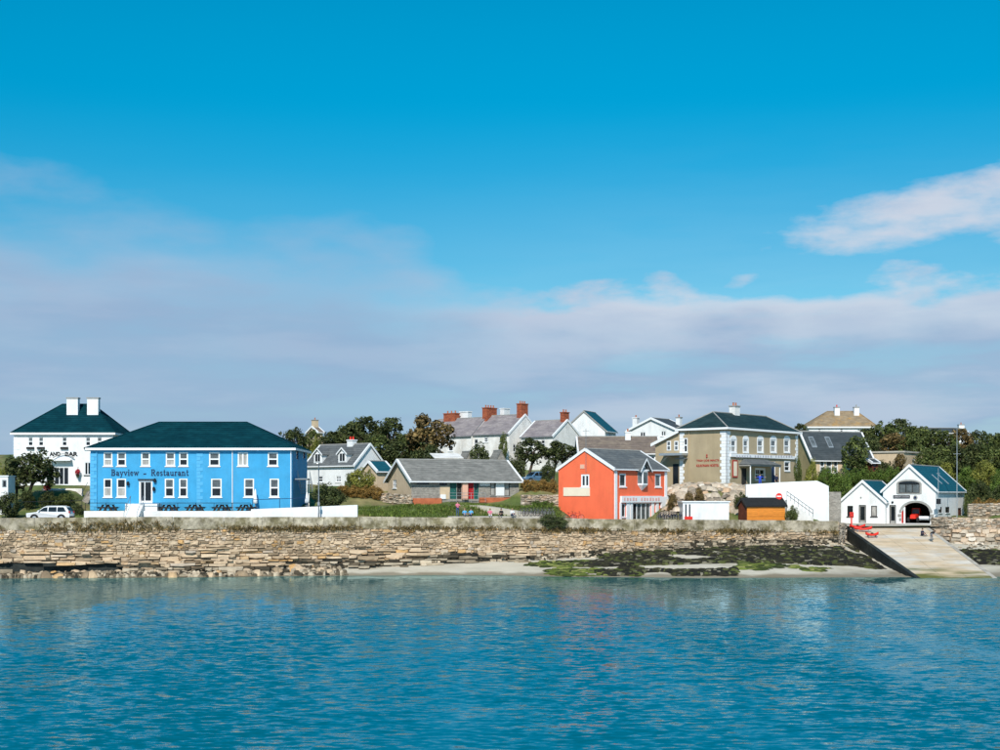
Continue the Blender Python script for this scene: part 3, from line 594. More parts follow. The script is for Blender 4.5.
# ------------------------------------------------------------------ water
def water_material():
    m = bpy.data.materials.new('sea_water'); m.use_nodes = True; t = m.node_tree; p = t.nodes['Principled BSDF']; L = t.links.new
    g = t.nodes.new('ShaderNodeNewGeometry'); sp = t.nodes.new('ShaderNodeSeparateXYZ'); L(g.outputs['Position'], sp.inputs[0])
    def N(tp, **k):
        n = t.nodes.new(tp)
        for a, b in k.items(): setattr(n, a, b)
        return n
    def noise_(scale, st, detail=3, rough=.55, rot=0.0):
        mp = N('ShaderNodeMapping'); mp.inputs['Scale'].default_value = st; mp.inputs['Rotation'].default_value = (0, 0, rot); L(g.outputs['Position'], mp.inputs[0])
        n = N('ShaderNodeTexNoise'); n.inputs['Scale'].default_value = scale; n.inputs['Detail'].default_value = detail; n.inputs['Roughness'].default_value = rough; L(mp.outputs[0], n.inputs['Vector']); return n.outputs['Fac']
    # shallow water over sand near the shore shows the bottom
    r = N('ShaderNodeMapRange'); r.interpolation_type = 'SMOOTHSTEP'; r.inputs[1].default_value = 134; r.inputs[2].default_value = 160
    wob = N('ShaderNodeMath', operation='MULTIPLY_ADD'); L(noise_(.06, (1, 1, 1), 3), wob.inputs[0]); wob.inputs[1].default_value = 26; L(sp.outputs[1], wob.inputs[2])
    wo2 = N('ShaderNodeMath', operation='SUBTRACT'); L(wob.outputs[0], wo2.inputs[0]); wo2.inputs[1].default_value = 13; L(wo2.outputs[0], r.inputs[0])
    mx_ = N('ShaderNodeMix', data_type='RGBA'); L(r.outputs[0], mx_.inputs[0]); mx_.inputs[6].default_value = (0.001, 0.115, 0.155, 1); mx_.inputs[7].default_value = (0.05, 0.155, 0.135, 1)
    L(mx_.outputs[2], p.inputs['Base Color'])
    p.inputs['Roughness'].default_value = 0.06; p.inputs['IOR'].default_value = 1.333; p.inputs['Specular IOR Level'].default_value = 0.5
    def ncol(scale, st, detail, rough, rot, off):
        mp = N('ShaderNodeMapping'); mp.inputs['Scale'].default_value = st; mp.inputs['Rotation'].default_value = (0, 0, rot); mp.inputs['Location'].default_value = (off, off * .7, 0); L(g.outputs['Position'], mp.inputs[0])
        n = N('ShaderNodeTexNoise'); n.inputs['Scale'].default_value = scale; n.inputs['Detail'].default_value = detail; n.inputs['Roughness'].default_value = rough; L(mp.outputs[0], n.inputs['Vector'])
        s = N('ShaderNodeVectorMath', operation='SUBTRACT'); L(n.outputs['Color'], s.inputs[0]); s.inputs[1].default_value = (.5, .5, .5); return s.outputs[0]
    def vscale(v, k):
        s = N('ShaderNodeVectorMath', operation='MULTIPLY'); L(v, s.inputs[0]); s.inputs[1].default_value = k; return s.outputs[0]
    def vadd(a, b_): s = N('ShaderNodeVectorMath', operation='ADD'); L(a, s.inputs[0]); L(b_, s.inputs[1]); return s.outputs[0]
    # wind ripples (wavelets about half a metre) riding on longer chop
    rip = vadd(vscale(ncol(2.8, (.5, 1.1, 1), 4, .62, .18, 3.0), (.40, .95, 0)), vscale(ncol(.5, (.7, 1.5, 1), 3, .55, -.12, 9.0), (.10, .28, 0)))
    pt = noise_(.030, (2.3, .32, 1), 4, .6); pr = N('ShaderNodeMapRange'); pr.inputs[1].default_value = .38; pr.inputs[2].default_value = .60; pr.inputs[3].default_value = .30; pr.inputs[4].default_value = 1.15; L(pt, pr.inputs[0])
    shl = N('ShaderNodeMapRange'); shl.inputs[1].default_value = 85; shl.inputs[2].default_value = 152; shl.inputs[3].default_value = 1; shl.inputs[4].default_value = .42; L(sp.outputs[1], shl.inputs[0])
    pr2 = N('ShaderNodeMath', operation='MULTIPLY'); L(pr.outputs[0], pr2.inputs[0]); L(shl.outputs[0], pr2.inputs[1]); pr = pr2
    sc_ = N('ShaderNodeVectorMath', operation='SCALE'); L(rip, sc_.inputs[0]); L(pr.outputs[0], sc_.inputs['Scale'])
    tl = N('ShaderNodeMath', operation='MULTIPLY'); L(pr.outputs[0], tl.inputs[0]); tl.inputs[1].default_value = -.085
    cb = N('ShaderNodeCombineXYZ'); L(tl.outputs[0], cb.inputs[1]); cb.inputs[2].default_value = 1
    up = N('ShaderNodeVectorMath', operation='ADD'); L(sc_.outputs[0], up.inputs[0]); L(cb.outputs[0], up.inputs[1])
    nz = N('ShaderNodeVectorMath', operation='NORMALIZE'); L(up.outputs[0], nz.inputs[0])
    df = N('ShaderNodeBsdfDiffuse'); L(mx_.outputs[2], df.inputs[0]); gl = N('ShaderNodeBsdfGlossy'); gl.inputs['Color'].default_value = (.72, .93, 1, 1); gl.inputs['Roughness'].default_value = .04; L(nz.outputs[0], gl.inputs['Normal'])
    fr = N('ShaderNodeFresnel'); fr.inputs[0].default_value = 1.333; L(nz.outputs[0], fr.inputs[1]); ms = N('ShaderNodeMixShader'); L(fr.outputs[0], ms.inputs[0]); L(df.outputs[0], ms.inputs[1]); L(gl.outputs[0], ms.inputs[2]); L(ms.outputs[0], t.nodes['Material Output'].inputs[0])
    M['sea_water'] = m
water_material()
m = MB(); m.poly([(-3000, -400, 0), (3000, -400, 0), (3000, 200, 0), (-3000, 200, 0)])
m.build('sea_water', 'sea_water', kind='structure')

# ------------------------------------------------------------------ sea wall
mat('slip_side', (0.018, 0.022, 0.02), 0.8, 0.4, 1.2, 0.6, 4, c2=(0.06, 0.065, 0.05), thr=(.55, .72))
class Line:
    def __init__(s, pts):
        s.p = [Vector((x, y, 0)) for x, y in pts]; s.d = [0]
        for a, b in zip(s.p, s.p[1:]): s.d.append(s.d[-1] + (b - a).length)
        s.len = s.d[-1]
    def at(s, t, off=0, z=0):
        t = min(max(t, 0), s.len); i = 0
        while i < len(s.p) - 2 and t > s.d[i + 1]: i += 1
        a, b = s.p[i], s.p[i + 1]; u = (b - a).normalized(); q = a + u * (t - s.d[i]); n = Vector((u.y, -u.x, 0))
        return q + n * off + Vector((0, 0, z))
def rock_mesh(rng, w, h, d, j=.2):
    """rough block: x 0..w, z 0..h, front face towards -y at depth d, chamfered"""
    e = min(w, h) * .12; r = lambda s: rng.uniform(-j, j) * s
    back = [(0, 0), (w, 0), (w, h), (0, h)]
    mid = [(x + r(h) * .5, -d * .55, z + r(h) * .5) for x, z in back]
    fr = [(e + r(h), -d + r(d) * .7, e + r(h)), (w / 2 + r(w) * .4, -d * 1.06 + r(d) * .6, e * .7 + r(h)), (w - e + r(h), -d + r(d) * .7, e + r(h)), (w - e + r(h), -d + r(d) * .7, h - e + r(h)), (w / 2 + r(w) * .4, -d + r(d) * .6, h - e * .6 + r(h)), (e + r(h), -d + r(d) * .7, h - e + r(h))]
    v = [(x, 0, z) for x, z in back] + mid + fr
    f = [(0, 1, 5, 4), (1, 2, 6, 5), (2, 3, 7, 6), (3, 0, 4, 7), (4, 5, 10, 9, 8), (5, 6, 11, 10), (6, 7, 13, 12, 11), (7, 4, 8, 13), (8, 9, 12, 13), (9, 10, 11, 12)]
    return v, f
def build_wall(line, ztop, zbot, name, label, big, stone_obj, stone_isl, hmin, hmax, wmin, wmax, batter=.10, limit=280, seed=1, ledge=None, under=None, depth=.3):
    rng = random.Random(seed); root = thing(name, label, 'wall', line.at(line.len / 2, 0, zbot(line.len / 2)))
    org = Vector(root.location); bk = MB(); n = int(line.len / 1.5)
    for i in range(n + 1):
        t = line.len * i / n
        for z, o in ((ztop(t), -.0), (zbot(t) - 1.2, .0 + batter * (ztop(t) - zbot(t)))): bk.v.append(tuple(line.at(t, o, z) - org))
    for i in range(n): bk.f.append((2 * i, 2 * i + 1, 2 * i + 3, 2 * i + 2)); bk.mi.append(0)
    bk.build('wall_core', 'soil_back', root)
    if under:   # dark panel: the overhang's shadow painted in, together with black tide stain
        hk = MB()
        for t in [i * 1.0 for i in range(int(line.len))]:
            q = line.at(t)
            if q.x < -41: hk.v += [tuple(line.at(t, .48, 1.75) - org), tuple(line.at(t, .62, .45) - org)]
        hk.f = [(2 * i, 2 * i + 1, 2 * i + 3, 2 * i + 2) for i in range(len(hk.v) // 2 - 1)]; hk.mi = [0] * len(hk.f); hk.build('tide_shade_hollow', 'slip_side', root)
    stones = []
    z = min(ztop(t_) for t_ in (0, line.len / 2, line.len)) ; z = ztop(0); k = 0
    zc = 0.0
    while zc < 7.0:
        h = rng.uniform(hmin, hmax); t = rng.uniform(-.4, 0)
        lowz = ztop(line.len / 2) - zc
        while t < line.len:
            ww = rng.uniform(wmin, wmax) * (h / ((hmin + hmax) / 2)) ** .5
            tm = min(max(t + ww / 2, 0), line.len); zt = ztop(tm) - zc
            hh = h * rng.uniform(.62, 1.18); zt += .16 * noise.noise((tm * .22, zc * .7, seed)) + rng.uniform(-.05, .05); extra = 0
            if ledge: ww, hh, extra = ledge(tm, zt, ww, hh, rng)
            if zt - hh > zbot(tm) - .35 and t + ww <= line.len + .3 and not (under and under(tm, zt - hh / 2)):
                stones.append((t, min(ww, line.len - t) * .99, zt - hh, hh * 1.0, extra, rng.random()))
            t += ww
        zc += h
    stones.sort(key=lambda s: -s[1] * s[3])
    st = MB(); st2 = MB()
    for i, (t, ww, z0, hh, ex, _) in enumerate(stones):
        a = line.at(t, 0, 0); b = line.at(t + ww, 0, 0); u = (b - a).normalized(); nn = Vector((u.y, -u.x, 0))
        off = batter * (ztop(t) - z0) + ex + rng.uniform(-.06, .03)
        v, f = rock_mesh(rng, ww, hh, depth + .12); base = line.at(t, -depth + off, z0)
        tide_shade = under is not None and z0 < zbot(t) + .55 + .7 * noise.noise((t * .13, 5.5, 0)) + .25 * rng.random()  # low stones coloured dark for tide stain and painted shadow lines of the ledges
        if i < limit and ww * 8.8 >= big and not tide_shade:
            mm = MB(); mm.add(v, f); q = mm.build('stone', stone_obj, root); q.location = base - org; q.rotation_euler = (0, 0, math.atan2(u.y, u.x))
        else: (st2 if tide_shade else st).add([base - org + u * x - nn * y + Vector((0, 0, zz)) for x, y, zz in v], f)
    if st2.v: st2.build('tide_shade_stones', 'tide_shade_island', root, kind='stuff')
    if st.v: st.build('stone_facing', stone_isl, root, kind='stuff')
    return root
wline = Line([(x, y) for x, y, z in WP]); TZ = [(d, z) for d, (x, y, z) in zip(wline.d, WP)]
ptop = lambda t: lerp_tab(TZ, t)
PAR = 1.22
def wbot(t): q = wline.at(t); return lerp_tab(ZB, q.x) - .15
def ledge(tm, zt, ww, hh, rng):
    q = wline.at(tm); x = q.x; low = 2.9 + .5 * math.sin(x * .35) + .3 * math.sin(x * 1.1)
    if -60 < x < 3 and zt < low: return ww * rng.uniform(1.0, 3.4), hh * rng.uniform(.7, 1.2), (low - zt) * .45 + rng.uniform(-.25, .35)
    return ww, hh, 0
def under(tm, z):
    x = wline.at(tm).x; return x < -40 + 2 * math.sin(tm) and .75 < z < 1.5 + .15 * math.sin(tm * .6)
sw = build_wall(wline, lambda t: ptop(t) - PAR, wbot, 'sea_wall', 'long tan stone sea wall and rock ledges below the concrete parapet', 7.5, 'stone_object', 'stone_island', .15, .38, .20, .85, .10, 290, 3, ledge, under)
# concrete parapet made of cast panels
pr_ = thing('parapet_wall', 'long grey-tan concrete parapet on top of the sea wall', 'wall', wline.at(wline.len / 2, 0, ptop(wline.len / 2) - PAR)); org = Vector(pr_.location)
t = 0.0; rng = random.Random(5)
while t < wline.len - .5:
    ln = min(rng.uniform(3.4, 5.6), wline.len - t); a, b = t + .02, t + ln - .02; m = MB(); z0 = PAR + .12; tw = .55; dv = rng.uniform(-.03, .03); dz = rng.uniform(-.04, .04)
    c = []
    for z_, g in ((-z0, 0), (dz - .05, 0), (dz, .05)):
        for tt, o in ((a + g, .16 + dv - g), (b - g, .16 + dv - g), (b - g, -tw + g), (a + g, -tw + g)): c.append(wline.at(tt, o, ptop(tt) + z_) - org)
    m.add(c, [(3, 2, 1, 0), (8, 9, 10, 11)] + [(i + o, (i + 1) % 4 + o, (i + 1) % 4 + 4 + o, i + 4 + o) for o in (0, 4) for i in range(4)])
    m.build('panel', 'concrete', pr_); t += ln
# short return of the wall beside the slipway
rl = Line([(WP[-1][0] + .02, WP[-1][1]), (43.9, 177.6)])
build_wall(rl, lambda t: 5.75 - t * .06, lambda t: 2.6, 'return_wall', 'short stone return wall beside the top of the slipway', 9, 'rubble_object', 'rubble_island', .3, .5, .5, 1.0, .03, 40, 9)
# boulder revetment right of the slipway with a mortared wall above
bl = Line([(54.9, 177.0), (56.5, 174.6), (63, 173.6), (75, 174.0), (100, 173.5)])
build_wall(bl, lambda t: 4.72, lambda t: 2.6, 'boulder_revetment', 'rough tan boulder revetment right of the slipway', 7, 'rubble_object', 'rubble_island', .42, .75, .6, 1.35, .16, 120, 11, depth=.55)
ul = Line([(54.7, 177.6), (56.3, 175.3), (63, 174.3), (75, 174.7), (100, 174.2)])
build_wall(ul, lambda t: 6.15 + .12 * math.sin(t * .7), lambda t: 4.75, 'quay_wall', 'grey rubble stone quay wall in front of the lifeboat station side', 9, 'rubble_object', 'rubble_island', .16, .28, .25, .7, .02, 40, 12)

# ------------------------------------------------------------------ slipway
def slip_material():
    m = mat('slip_concrete', (0.58, 0.44, 0.29), 0.9, 0.2, .7, 0.4, 5, c2=(0.60, 0.54, 0.46), stretch=(.6, 1.4, 1)); t = m.node_tree; p = t.nodes['Principled BSDF']
    sc = [n for n in t.nodes if n.type == 'VECT_MATH' and n.operation == 'SCALE'][0]
    g = t.nodes.new('ShaderNodeNewGeometry'); sp = t.nodes.new('ShaderNodeSeparateXYZ'); t.links.new(g.outputs['Position'], sp.inputs[0])
    n = t.nodes.new('ShaderNodeTexNoise'); n.inputs['Scale'].default_value = .5; n.inputs['Detail'].default_value = 5; mp = t.nodes.new('ShaderNodeMapping'); mp.inputs['Scale'].default_value = (.5, 1.6, 1); t.links.new(g.outputs['Position'], mp.inputs[0]); t.links.new(mp.outputs[0], n.inputs['Vector'])
    a = t.nodes.new('ShaderNodeMath'); a.operation = 'MULTIPLY_ADD'; t.links.new(n.outputs['Fac'], a.inputs[0]); a.inputs[1].default_value = 2.6; t.links.new(sp.outputs[2], a.inputs[2])
    r = t.nodes.new('ShaderNodeMapRange'); r.inputs[1].default_value = 2.15; r.inputs[2].default_value = 1.3; t.links.new(a.outputs[0], r.inputs[0])
    mx_ = t.nodes.new('ShaderNodeMix'); mx_.data_type = 'RGBA'; t.links.new(r.outputs[0], mx_.inputs[0]); t.links.new(sc.outputs[0], mx_.inputs[6]); mx_.inputs[7].default_value = (.13, .13, .03, 1)
    t.links.new(mx_.outputs[2], p.inputs['Base Color'])
slip_material()
sl = thing('slipway', 'sloping concrete slipway running into the water by the lifeboat station', 'slipway', ((SLIP_L + SLIP_R) / 2, 165, 0)); org = Vector(sl.location)
NS = 9; ya, yb = 178.6, 150.5
def slz(y): return -.24 + 5.26 * (y - 150.5) / 28.1
def slx(y): k = (y - 150.5) / 28.1; return 45.6 + (44.2 - 45.6) * k, 53.4 + (54.0 - 53.4) * k
for i in range(NS):
    y0 = yb + (ya - yb) * i / NS + .012; y1 = yb + (ya - yb) * (i + 1) / NS - .012
    for j in range(3):
        m = MB(); c = []; jz = random.uniform(-.012, .012)
        for zoff in (-.35, 0):
            for (y, e0) in ((y0, 0), (y1, 1)):
                l, r_ = slx(y); fx = [l + (r_ - l) * j / 3 + .01, l + (r_ - l) * (j + 1) / 3 - .01]
                if e0: fx.reverse()
                for x in fx: c.append(Vector((x, y, slz(y) + zoff + jz)) - org)
        m.hexa(c); m.build('slab', 'slip_concrete', sl)
for side in (0, 1):
    m = MB(); c = []
    for zoff in (None, .03):
        for (y, rev) in ((yb, 0), (ya, 1)):
            x = slx(y)[side]; e = (-.45, .03) if side == 0 else (-.03, .45); xx = [x + e[0], x + e[1]]
            if rev: xx.reverse()
            for q in xx: c.append(Vector((q, y, (slz(y) + zoff if zoff is not None else min(slz(y) - .6, shore_z(q, y) - 1.2)))) - org)
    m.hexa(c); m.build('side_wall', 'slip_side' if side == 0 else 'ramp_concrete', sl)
# level apron in front of the station
m = MB(); m.hexa([(43.9, 178.596, 4.0), (54.6, 178.596, 4.0), (66, 200, 4.0), (43.9, 200, 4.0), (43.9, 178.596, 5.04), (54.6, 178.596, 5.04), (66, 200, 5.20), (43.9, 200, 5.20)])
m.build('apron', 'ramp_concrete', kind='structure')

# ------------------------------------------------------------------ rocks and weed on the foreshore
def lump(rng, c, rx, ry, rz, n1=7):
    v = [(c[0] + rng.uniform(-.2, .2) * rx, c[1] + rng.uniform(-.2, .2) * ry, c[2] + rz * rng.uniform(.8, 1.1))]; f = []
    for k, (r, h) in enumerate(((.62, .72), (1.0, -.25))):
        for j in range(n1):
            a = 2 * math.pi * (j + .5 * k) / n1; q = r * rng.uniform(.75, 1.2); v.append((c[0] + math.cos(a) * rx * q, c[1] + math.sin(a) * ry * q, c[2] + rz * (h + rng.uniform(-.15, .15))))
    for j in range(n1):
        f.append((0, 1 + j, 1 + (j + 1) % n1)); f.append((1 + j, 1 + n1 + j, 1 + (j + 1) % n1)); f.append((1 + (j + 1) % n1, 1 + n1 + j, 1 + n1 + (j + 1) % n1))
    return v, f
rng = random.Random(21)
def on_shore(px0, px1, f0, f1):
    while True:
        p = rng.uniform(px0, px1); fr = rng.uniform(f0, f1); D = 158
        for _ in range(4):
            x = gx(p, D); ys, wy = lerp_tab(YS, x), wall_y(x); D = ys + (wy - ys) * fr
        x = gx(p, D)
        if 43.6 < x < 54.6: continue
        return x, D, shore_z(x, D)
weed, alg, rub, sandy = MB(), MB(), MB(), MB()
def dens(x, y, s): return noise.noise((x * s, y * s * 2.2, 9.1))
for i in range(11000):
    x, y, z = on_shore(548, 1010, .05, .96); px = x / y * F + 500
    fr = (y - lerp_tab(YS, x)) / (wall_y(x) - lerp_tab(YS, x)); dd = dens(x, y, .12)
    band = .75 if fr > .40 else (-.35 if fr > .20 else (.55 if px < 735 else -.5))
    if px < 640: band -= (640 - px) / 70 if fr > .3 else (600 - px) / 40
    if px > 840: band = 1 - abs(fr - .55) / .22
    if band + dd * 1.5 < .16: continue
    v, f = lump(rng, (x, y, z), rng.uniform(.25, .9), rng.uniform(.2, .5), rng.uniform(.08, .34)); weed.add(v, f)
for i in range(1500):
    x, y, z = on_shore(520, 900, .02, .75); px = x / y * F + 500; dd = dens(x + 31, y, .16)
    fr = (y - lerp_tab(YS, x)) / (wall_y(x) - lerp_tab(YS, x))
    k = 1 - abs(px - 595) / 60 if px < 700 else (.30 - abs(fr - .22) * 3)
    if k + dd * 1.2 < .42: continue
    v, f = lump(rng, (x, y, z), rng.uniform(.3, 1.0), rng.uniform(.2, .5), rng.uniform(.06, .2)); alg.add(v, f)
for i in range(900):
    x, y, z = on_shore(-30, 345, .02, .98); v, f = lump(rng, (x, y, z + .02), rng.uniform(.15, .5), rng.uniform(.15, .4), rng.uniform(.15, .42)); rub.add(v, f)
for i in range(420):
    x, y, z = on_shore(300, 830, .86, 1.0); v, f = lump(rng, (x, y, z), rng.uniform(.1, .4), rng.uniform(.1, .3), rng.uniform(.1, .3)); rub.add(v, f)
for i in range(240):
    x, y, z = on_shore(660, 1000, .75, 1.0); v, f = lump(rng, (x, y, z), rng.uniform(.1, .35), rng.uniform(.1, .3), rng.uniform(.08, .22)); rub.add(v, f)
tag(weed.build('seaweed_rocks', 'weed_island', kind='stuff'), 'black seaweed covered rocks along the foreshore', 'rocks')
tag(alg.build('algae_rocks', 'algae_island', kind='stuff'), 'low rocks coated in bright green algae at the water edge', 'rocks')
tag(rub.build('beach_rubble', 'tide_shade_island', kind='stuff'), 'loose stone rubble at the foot of the sea wall', 'rubble')
bs = sorted(on_shore(-2, 340, .05, .85) for _ in range(26))
for i, (x, y, z) in enumerate(bs):
    v, f = lump(rng, (0, 0, 0), rng.uniform(.5, 1.0), rng.uniform(.4, .7), rng.uniform(.4, .75), 8)
    m = MB(); m.add(v, f); tag(m.build('boulder', 'stone_object', loc=(x, y, z)), ordn(i) + ' pale tan boulder from the left at the waterline below the sea wall', 'boulder', 'boulders below the sea wall')
# ================================================================== buildings
PV = ['pane_dark', 'pane_grey']
# ---- white hotel, far left
b = Bld('white_hotel', 'white two-storey hotel with dark green hip roof, twin chimneys and AND BAR sign', 'hotel', 14, 186, 0, pr=113, L=9.2, py_base=486)
ze, zr = b.z(433, 186), b.z(404.5, 190.6)
for x in (28, 38.5, 62, 85.5, 97):
    o = b.window('R', x, 437, x + 5.2, 446, pane=PV, sill='white_paint')
    u0, u1, z0, z1 = b.rect('R', x, 437, x + 5.2, 446)
    m = MB(); b.fbox(m, 'R', u0 - .15, u1 + .15, z0 - .42, z0 - .15, .02, .28); m.build('flower_box', 'dark_wood', o)
for x0, x1 in ((84.5, 91), (97, 103)): b.window('R', x0, 462, x1, 475, pane='pane_dark', bars='v', sill='dark_wood')
for x0, x1 in ((22, 28), (36, 42)): b.window('R', x0, 462, x1, 475, pane=PV)
b.window('R', 54, 467, 69, 485, pane='pane_dark', bars=3, sill=None, name='entrance_window')
b.walls({f: [(0, -3), (n, -3), (n, ze), (0, ze)] for f, n in (('R', b.W), ('N', b.W), ('L', b.L), ('E', b.L))}, 'white_render')
b.hip_roof(ze, zr, 'dark_green_roof', rx=(5.0, b.W - 4.0), cap='dark_green_roof')
b.quoins([('R', 0, 1)], .2, ze - .3, 'white_paint')
for x in (70.5, 91): b.chimney((x - 500) / F * 188 - b.o.x, 3.2, zr - 2.6, b.z(397, 188), 1.5, .9, 'white_render', 0, 'grey_trim')
u, z = b.uv('R', 64, 458)   # arched canopy over the entrance
m = MB(); pts = []
for i in range(9):
    t = i / 8; pts.append(b.loc('R', u - 1.4 + 2.8 * t, z + .55 * math.sin(t * math.pi), .3))
m.tube(pts, .07, 6); m.build('canopy_arch', 'grey_trim', b.root)
u, z = b.uv('R', 61, 462)
m = MB(); m.box((u - 1.3, -.9, z + .15), (u + 1.5, -.004, z + .32)); m.build('porch_canopy', 'white_paint', b.root)
b.text('R', 'AND', 49.5, 451.8, 60.5, 456.2, 'letter_black', bold=.05); b.text('R', 'BAR', 65, 451.8, 78, 456.2, 'letter_black', bold=.05)
HOTEL = b

# ---- blue restaurant
b = Bld('blue_restaurant', 'bright blue two-storey restaurant with dark green hip roof and name lettering', 'restaurant', 90.5, 165, 0, pr=292, L=13, zb=7.2)
ze, zr = b.z(448.2, 165), b.z(422.5, 171.5)
ups = [(103.5, 112.4), (117, 126), (141, 150), (165.7, 175), (179, 188), (209, 219.7), (237.7, 248), (267.7, 278)]
for i, (x0, x1) in enumerate(ups):
    b.window('R', x0, 452.3, x1, 466, pane=(['pane_curtain', 'pane_curtain'] if i == 6 else ['pane_curtain', 'pane_grey'] if i in (0, 2, 3) else PV), bars=('v' if i == 6 else 'h'), fw=.15)
los = [(103.5, 112), (116.7, 126), (164.7, 174), (179, 187.5), (211, 221.6), (244, 254), (269.6, 279)]
for i, (x0, x1) in enumerate(los): b.window('R', x0, 478.5, x1, 497, pane=(['pane_curtain', 'pane_dark'] if i < 2 else PV), fw=.15)
d = b.door('R', 139, 480.5, 152.5, 503.5, leaf='white_paint', glass=.12)
u0, u1, z0, z1 = b.rect('R', 139, 480.5, 152.5, 503.5)
m = MB(); b.fbox(m, 'R', u0 + .62, u0 + .72, z0, z1 - .1, -.11, -.05); m.build('mullion', 'white_paint', d)
m = MB(); b.fbox(m, 'R', u0 - .1, u1 + .1, z1 + .01, z1 + .18, 0, .12); m.build('door_hood', 'letter_black', d)
for x, y0, y1 in ((300, 451, 456), (304, 451, 456)): pass
b.window('E', 296.4, 450.8, 298.6, 459.5, frame='navy_paint', pane='pane_dark', sill=None); b.window('E', 303.2, 451.5, 305.2, 459, frame='navy_paint', pane='pane_dark', sill=None)
b.walls({f: [(0, -3), (n, -3), (n, ze), (0, ze)] for f, n in (('R', b.W), ('N', b.W), ('L', b.L), ('E', b.L))}, 'blue_render')
b.hip_roof(ze, zr, 'dark_green_roof', ov=.45, cap='dark_green_roof')
b.quoins([('R', 0, 1)], 0, ze - .3, 'pale_blue_render'); u, _ = b.uv('R', 197, 470); b.quoins([('R', u, 1)], 0, ze - .3, 'pale_blue_render', .42, .7, .4, .03)
for x in (232.5, 291): b.pipe('R', b.uv('R', x, 470)[0], 0, ze - .1)
b.pipe('R', b.uv('R', 97, 470)[0], 0, ze - .1, 'pale_blue_render')
def arc(cx, cy, rx, ry, a0, a1, n=9): return [(cx + rx * math.cos(R(a0 + (a1 - a0) * i / n)), cy + ry * math.sin(R(a0 + (a1 - a0) * i / n))) for i in range(n + 1)]
# bold roman letters as strokes (points, half-width); x-height 0.66, cap height 1
def stem(x, y0, y1, w=.085, sl=1, sr=1): return [([(x, y0), (x, y1)], w), ([(x - .17 * sl, y0 + .03), (x + .17 * sr, y0 + .03)], .03)]
GL = {'B': (.86, stem(.2, 0, 1) + [([(.03, .97), (.45, .97)], .03), ([(.2, .53), (.45, .53)], .03), ([(.2, .03), (.45, .03)], .03), (arc(.45, .75, .2, .2, 90, -90), .075), (arc(.46, .28, .25, .24, 90, -90), .08)]),
 'R': (.92, stem(.2, 0, 1) + [([(.03, .97), (.45, .97)], .03), ([(.2, .50), (.45, .50)], .03), (arc(.45, .735, .22, .22, 90, -90), .08), ([(.42, .5), (.74, .03)], .085), ([(.62, .03), (.9, .03)], .03)]),
 'a': (.64, [(arc(.28, .46, .2, .17, 160, 0), .05), ([(.47, .48), (.47, .06), (.6, .04)], .08), (arc(.27, .2, .17, .16, 60, 350), .065)]),
 'y': (.70, [([(.12, .63), (.36, .06)], .08), ([(.60, .63), (.30, -.22), (.12, -.26)], .045), ([(.0, .63), (.26, .63)], .03), ([(.46, .63), (.72, .63)], .03)]),
 'v': (.70, [([(.12, .63), (.36, .04)], .08), ([(.60, .63), (.36, .04)], .045), ([(.0, .63), (.26, .63)], .03), ([(.46, .63), (.72, .63)], .03)]),
 'w': (1.0, [([(.12, .63), (.32, .04)], .075), ([(.5, .63), (.32, .04)], .04), ([(.5, .63), (.68, .04)], .075), ([(.88, .63), (.68, .04)], .04), ([(.0, .63), (.26, .63)], .03), ([(.74, .63), (1.0, .63)], .03)]),
 'i': (.40, stem(.2, 0, .64) + [([(.04, .61), (.2, .61)], .03), ([(.2, .84), (.2, .96)], .09)]),
 'e': (.62, [(arc(.32, .33, .22, .29, 5, 320, 14), .062), ([(.14, .35), (.52, .35)], .03)]),
 's': (.54, [(arc(.27, .48, .16, .15, 30, 250), .055), (arc(.27, .18, .17, .15, 110, -150), .06)]),
 't': (.46, [([(.2, .9), (.2, .12), (.28, .04), (.42, .08)], .075), ([(.03, .62), (.42, .62)], .03)]),
 'u': (.76, [([(.17, .63), (.17, .2), (.26, .05), (.42, .06), (.54, .18)], .075), ([(.56, .63), (.56, .04), (.72, .04)], .08), ([(.03, .62), (.2, .62)], .03), ([(.42, .62), (.58, .62)], .03)]),
 'r': (.56, stem(.19, 0, .63) + [([(.03, .61), (.2, .61)], .03), (arc(.38, .42, .18, .19, 170, 50), .05), ([(.46, .56), (.47, .52)], .07)]),
 'n': (.80, stem(.19, 0, .63) + stem(.59, 0, .42) + [([(.03, .61), (.2, .61)], .03), (arc(.39, .42, .2, .2, 180, 0), .055)])}
def roman(bl, f, body, px0, py_cap, px1, py_base, mt, d=.03, th=.035):
    """the sign letters, one part each"""
    tot = sum(GL[c][0] + .06 for c in body); u0, z0 = bl.uv(f, px0, py_base); u1, z1 = bl.uv(f, px1, py_cap); sx, sz = (u1 - u0) / tot, z1 - z0; x = 0.0
    for c in body:
        m = MB(); k_ = 0
        for pts, hw in GL[c][1]:
            for p, q in zip(pts, pts[1:]):
                dx_, dy_ = q[0] - p[0], q[1] - p[1]; l_ = math.hypot(dx_, dy_) or 1; nx, ny = -dy_ / l_ * hw, dx_ / l_ * hw; ex, ey = dx_ / l_ * hw * .35, dy_ / l_ * hw * .35; k_ += 1
                cs = [(p[0] - ex + nx, p[1] - ey + ny), (p[0] - ex - nx, p[1] - ey - ny), (q[0] + ex - nx, q[1] + ey - ny), (q[0] + ex + nx, q[1] + ey + ny)]
                m.hexa([bl.loc(f, u0 + (x + a) * sx, z0 + y_ * sz, dd + k_ * .0004) for dd in (d, d + th) for a, y_ in cs])
        m.build('letter', mt, bl.root); x += GL[c][0] + .06
roman(b, 'R', 'Bayview', 111.2, 469.4, 139.3, 475.6, 'letter_navy'); roman(b, 'R', 'Restaurant', 151, 469.4, 189, 475.6, 'letter_navy')
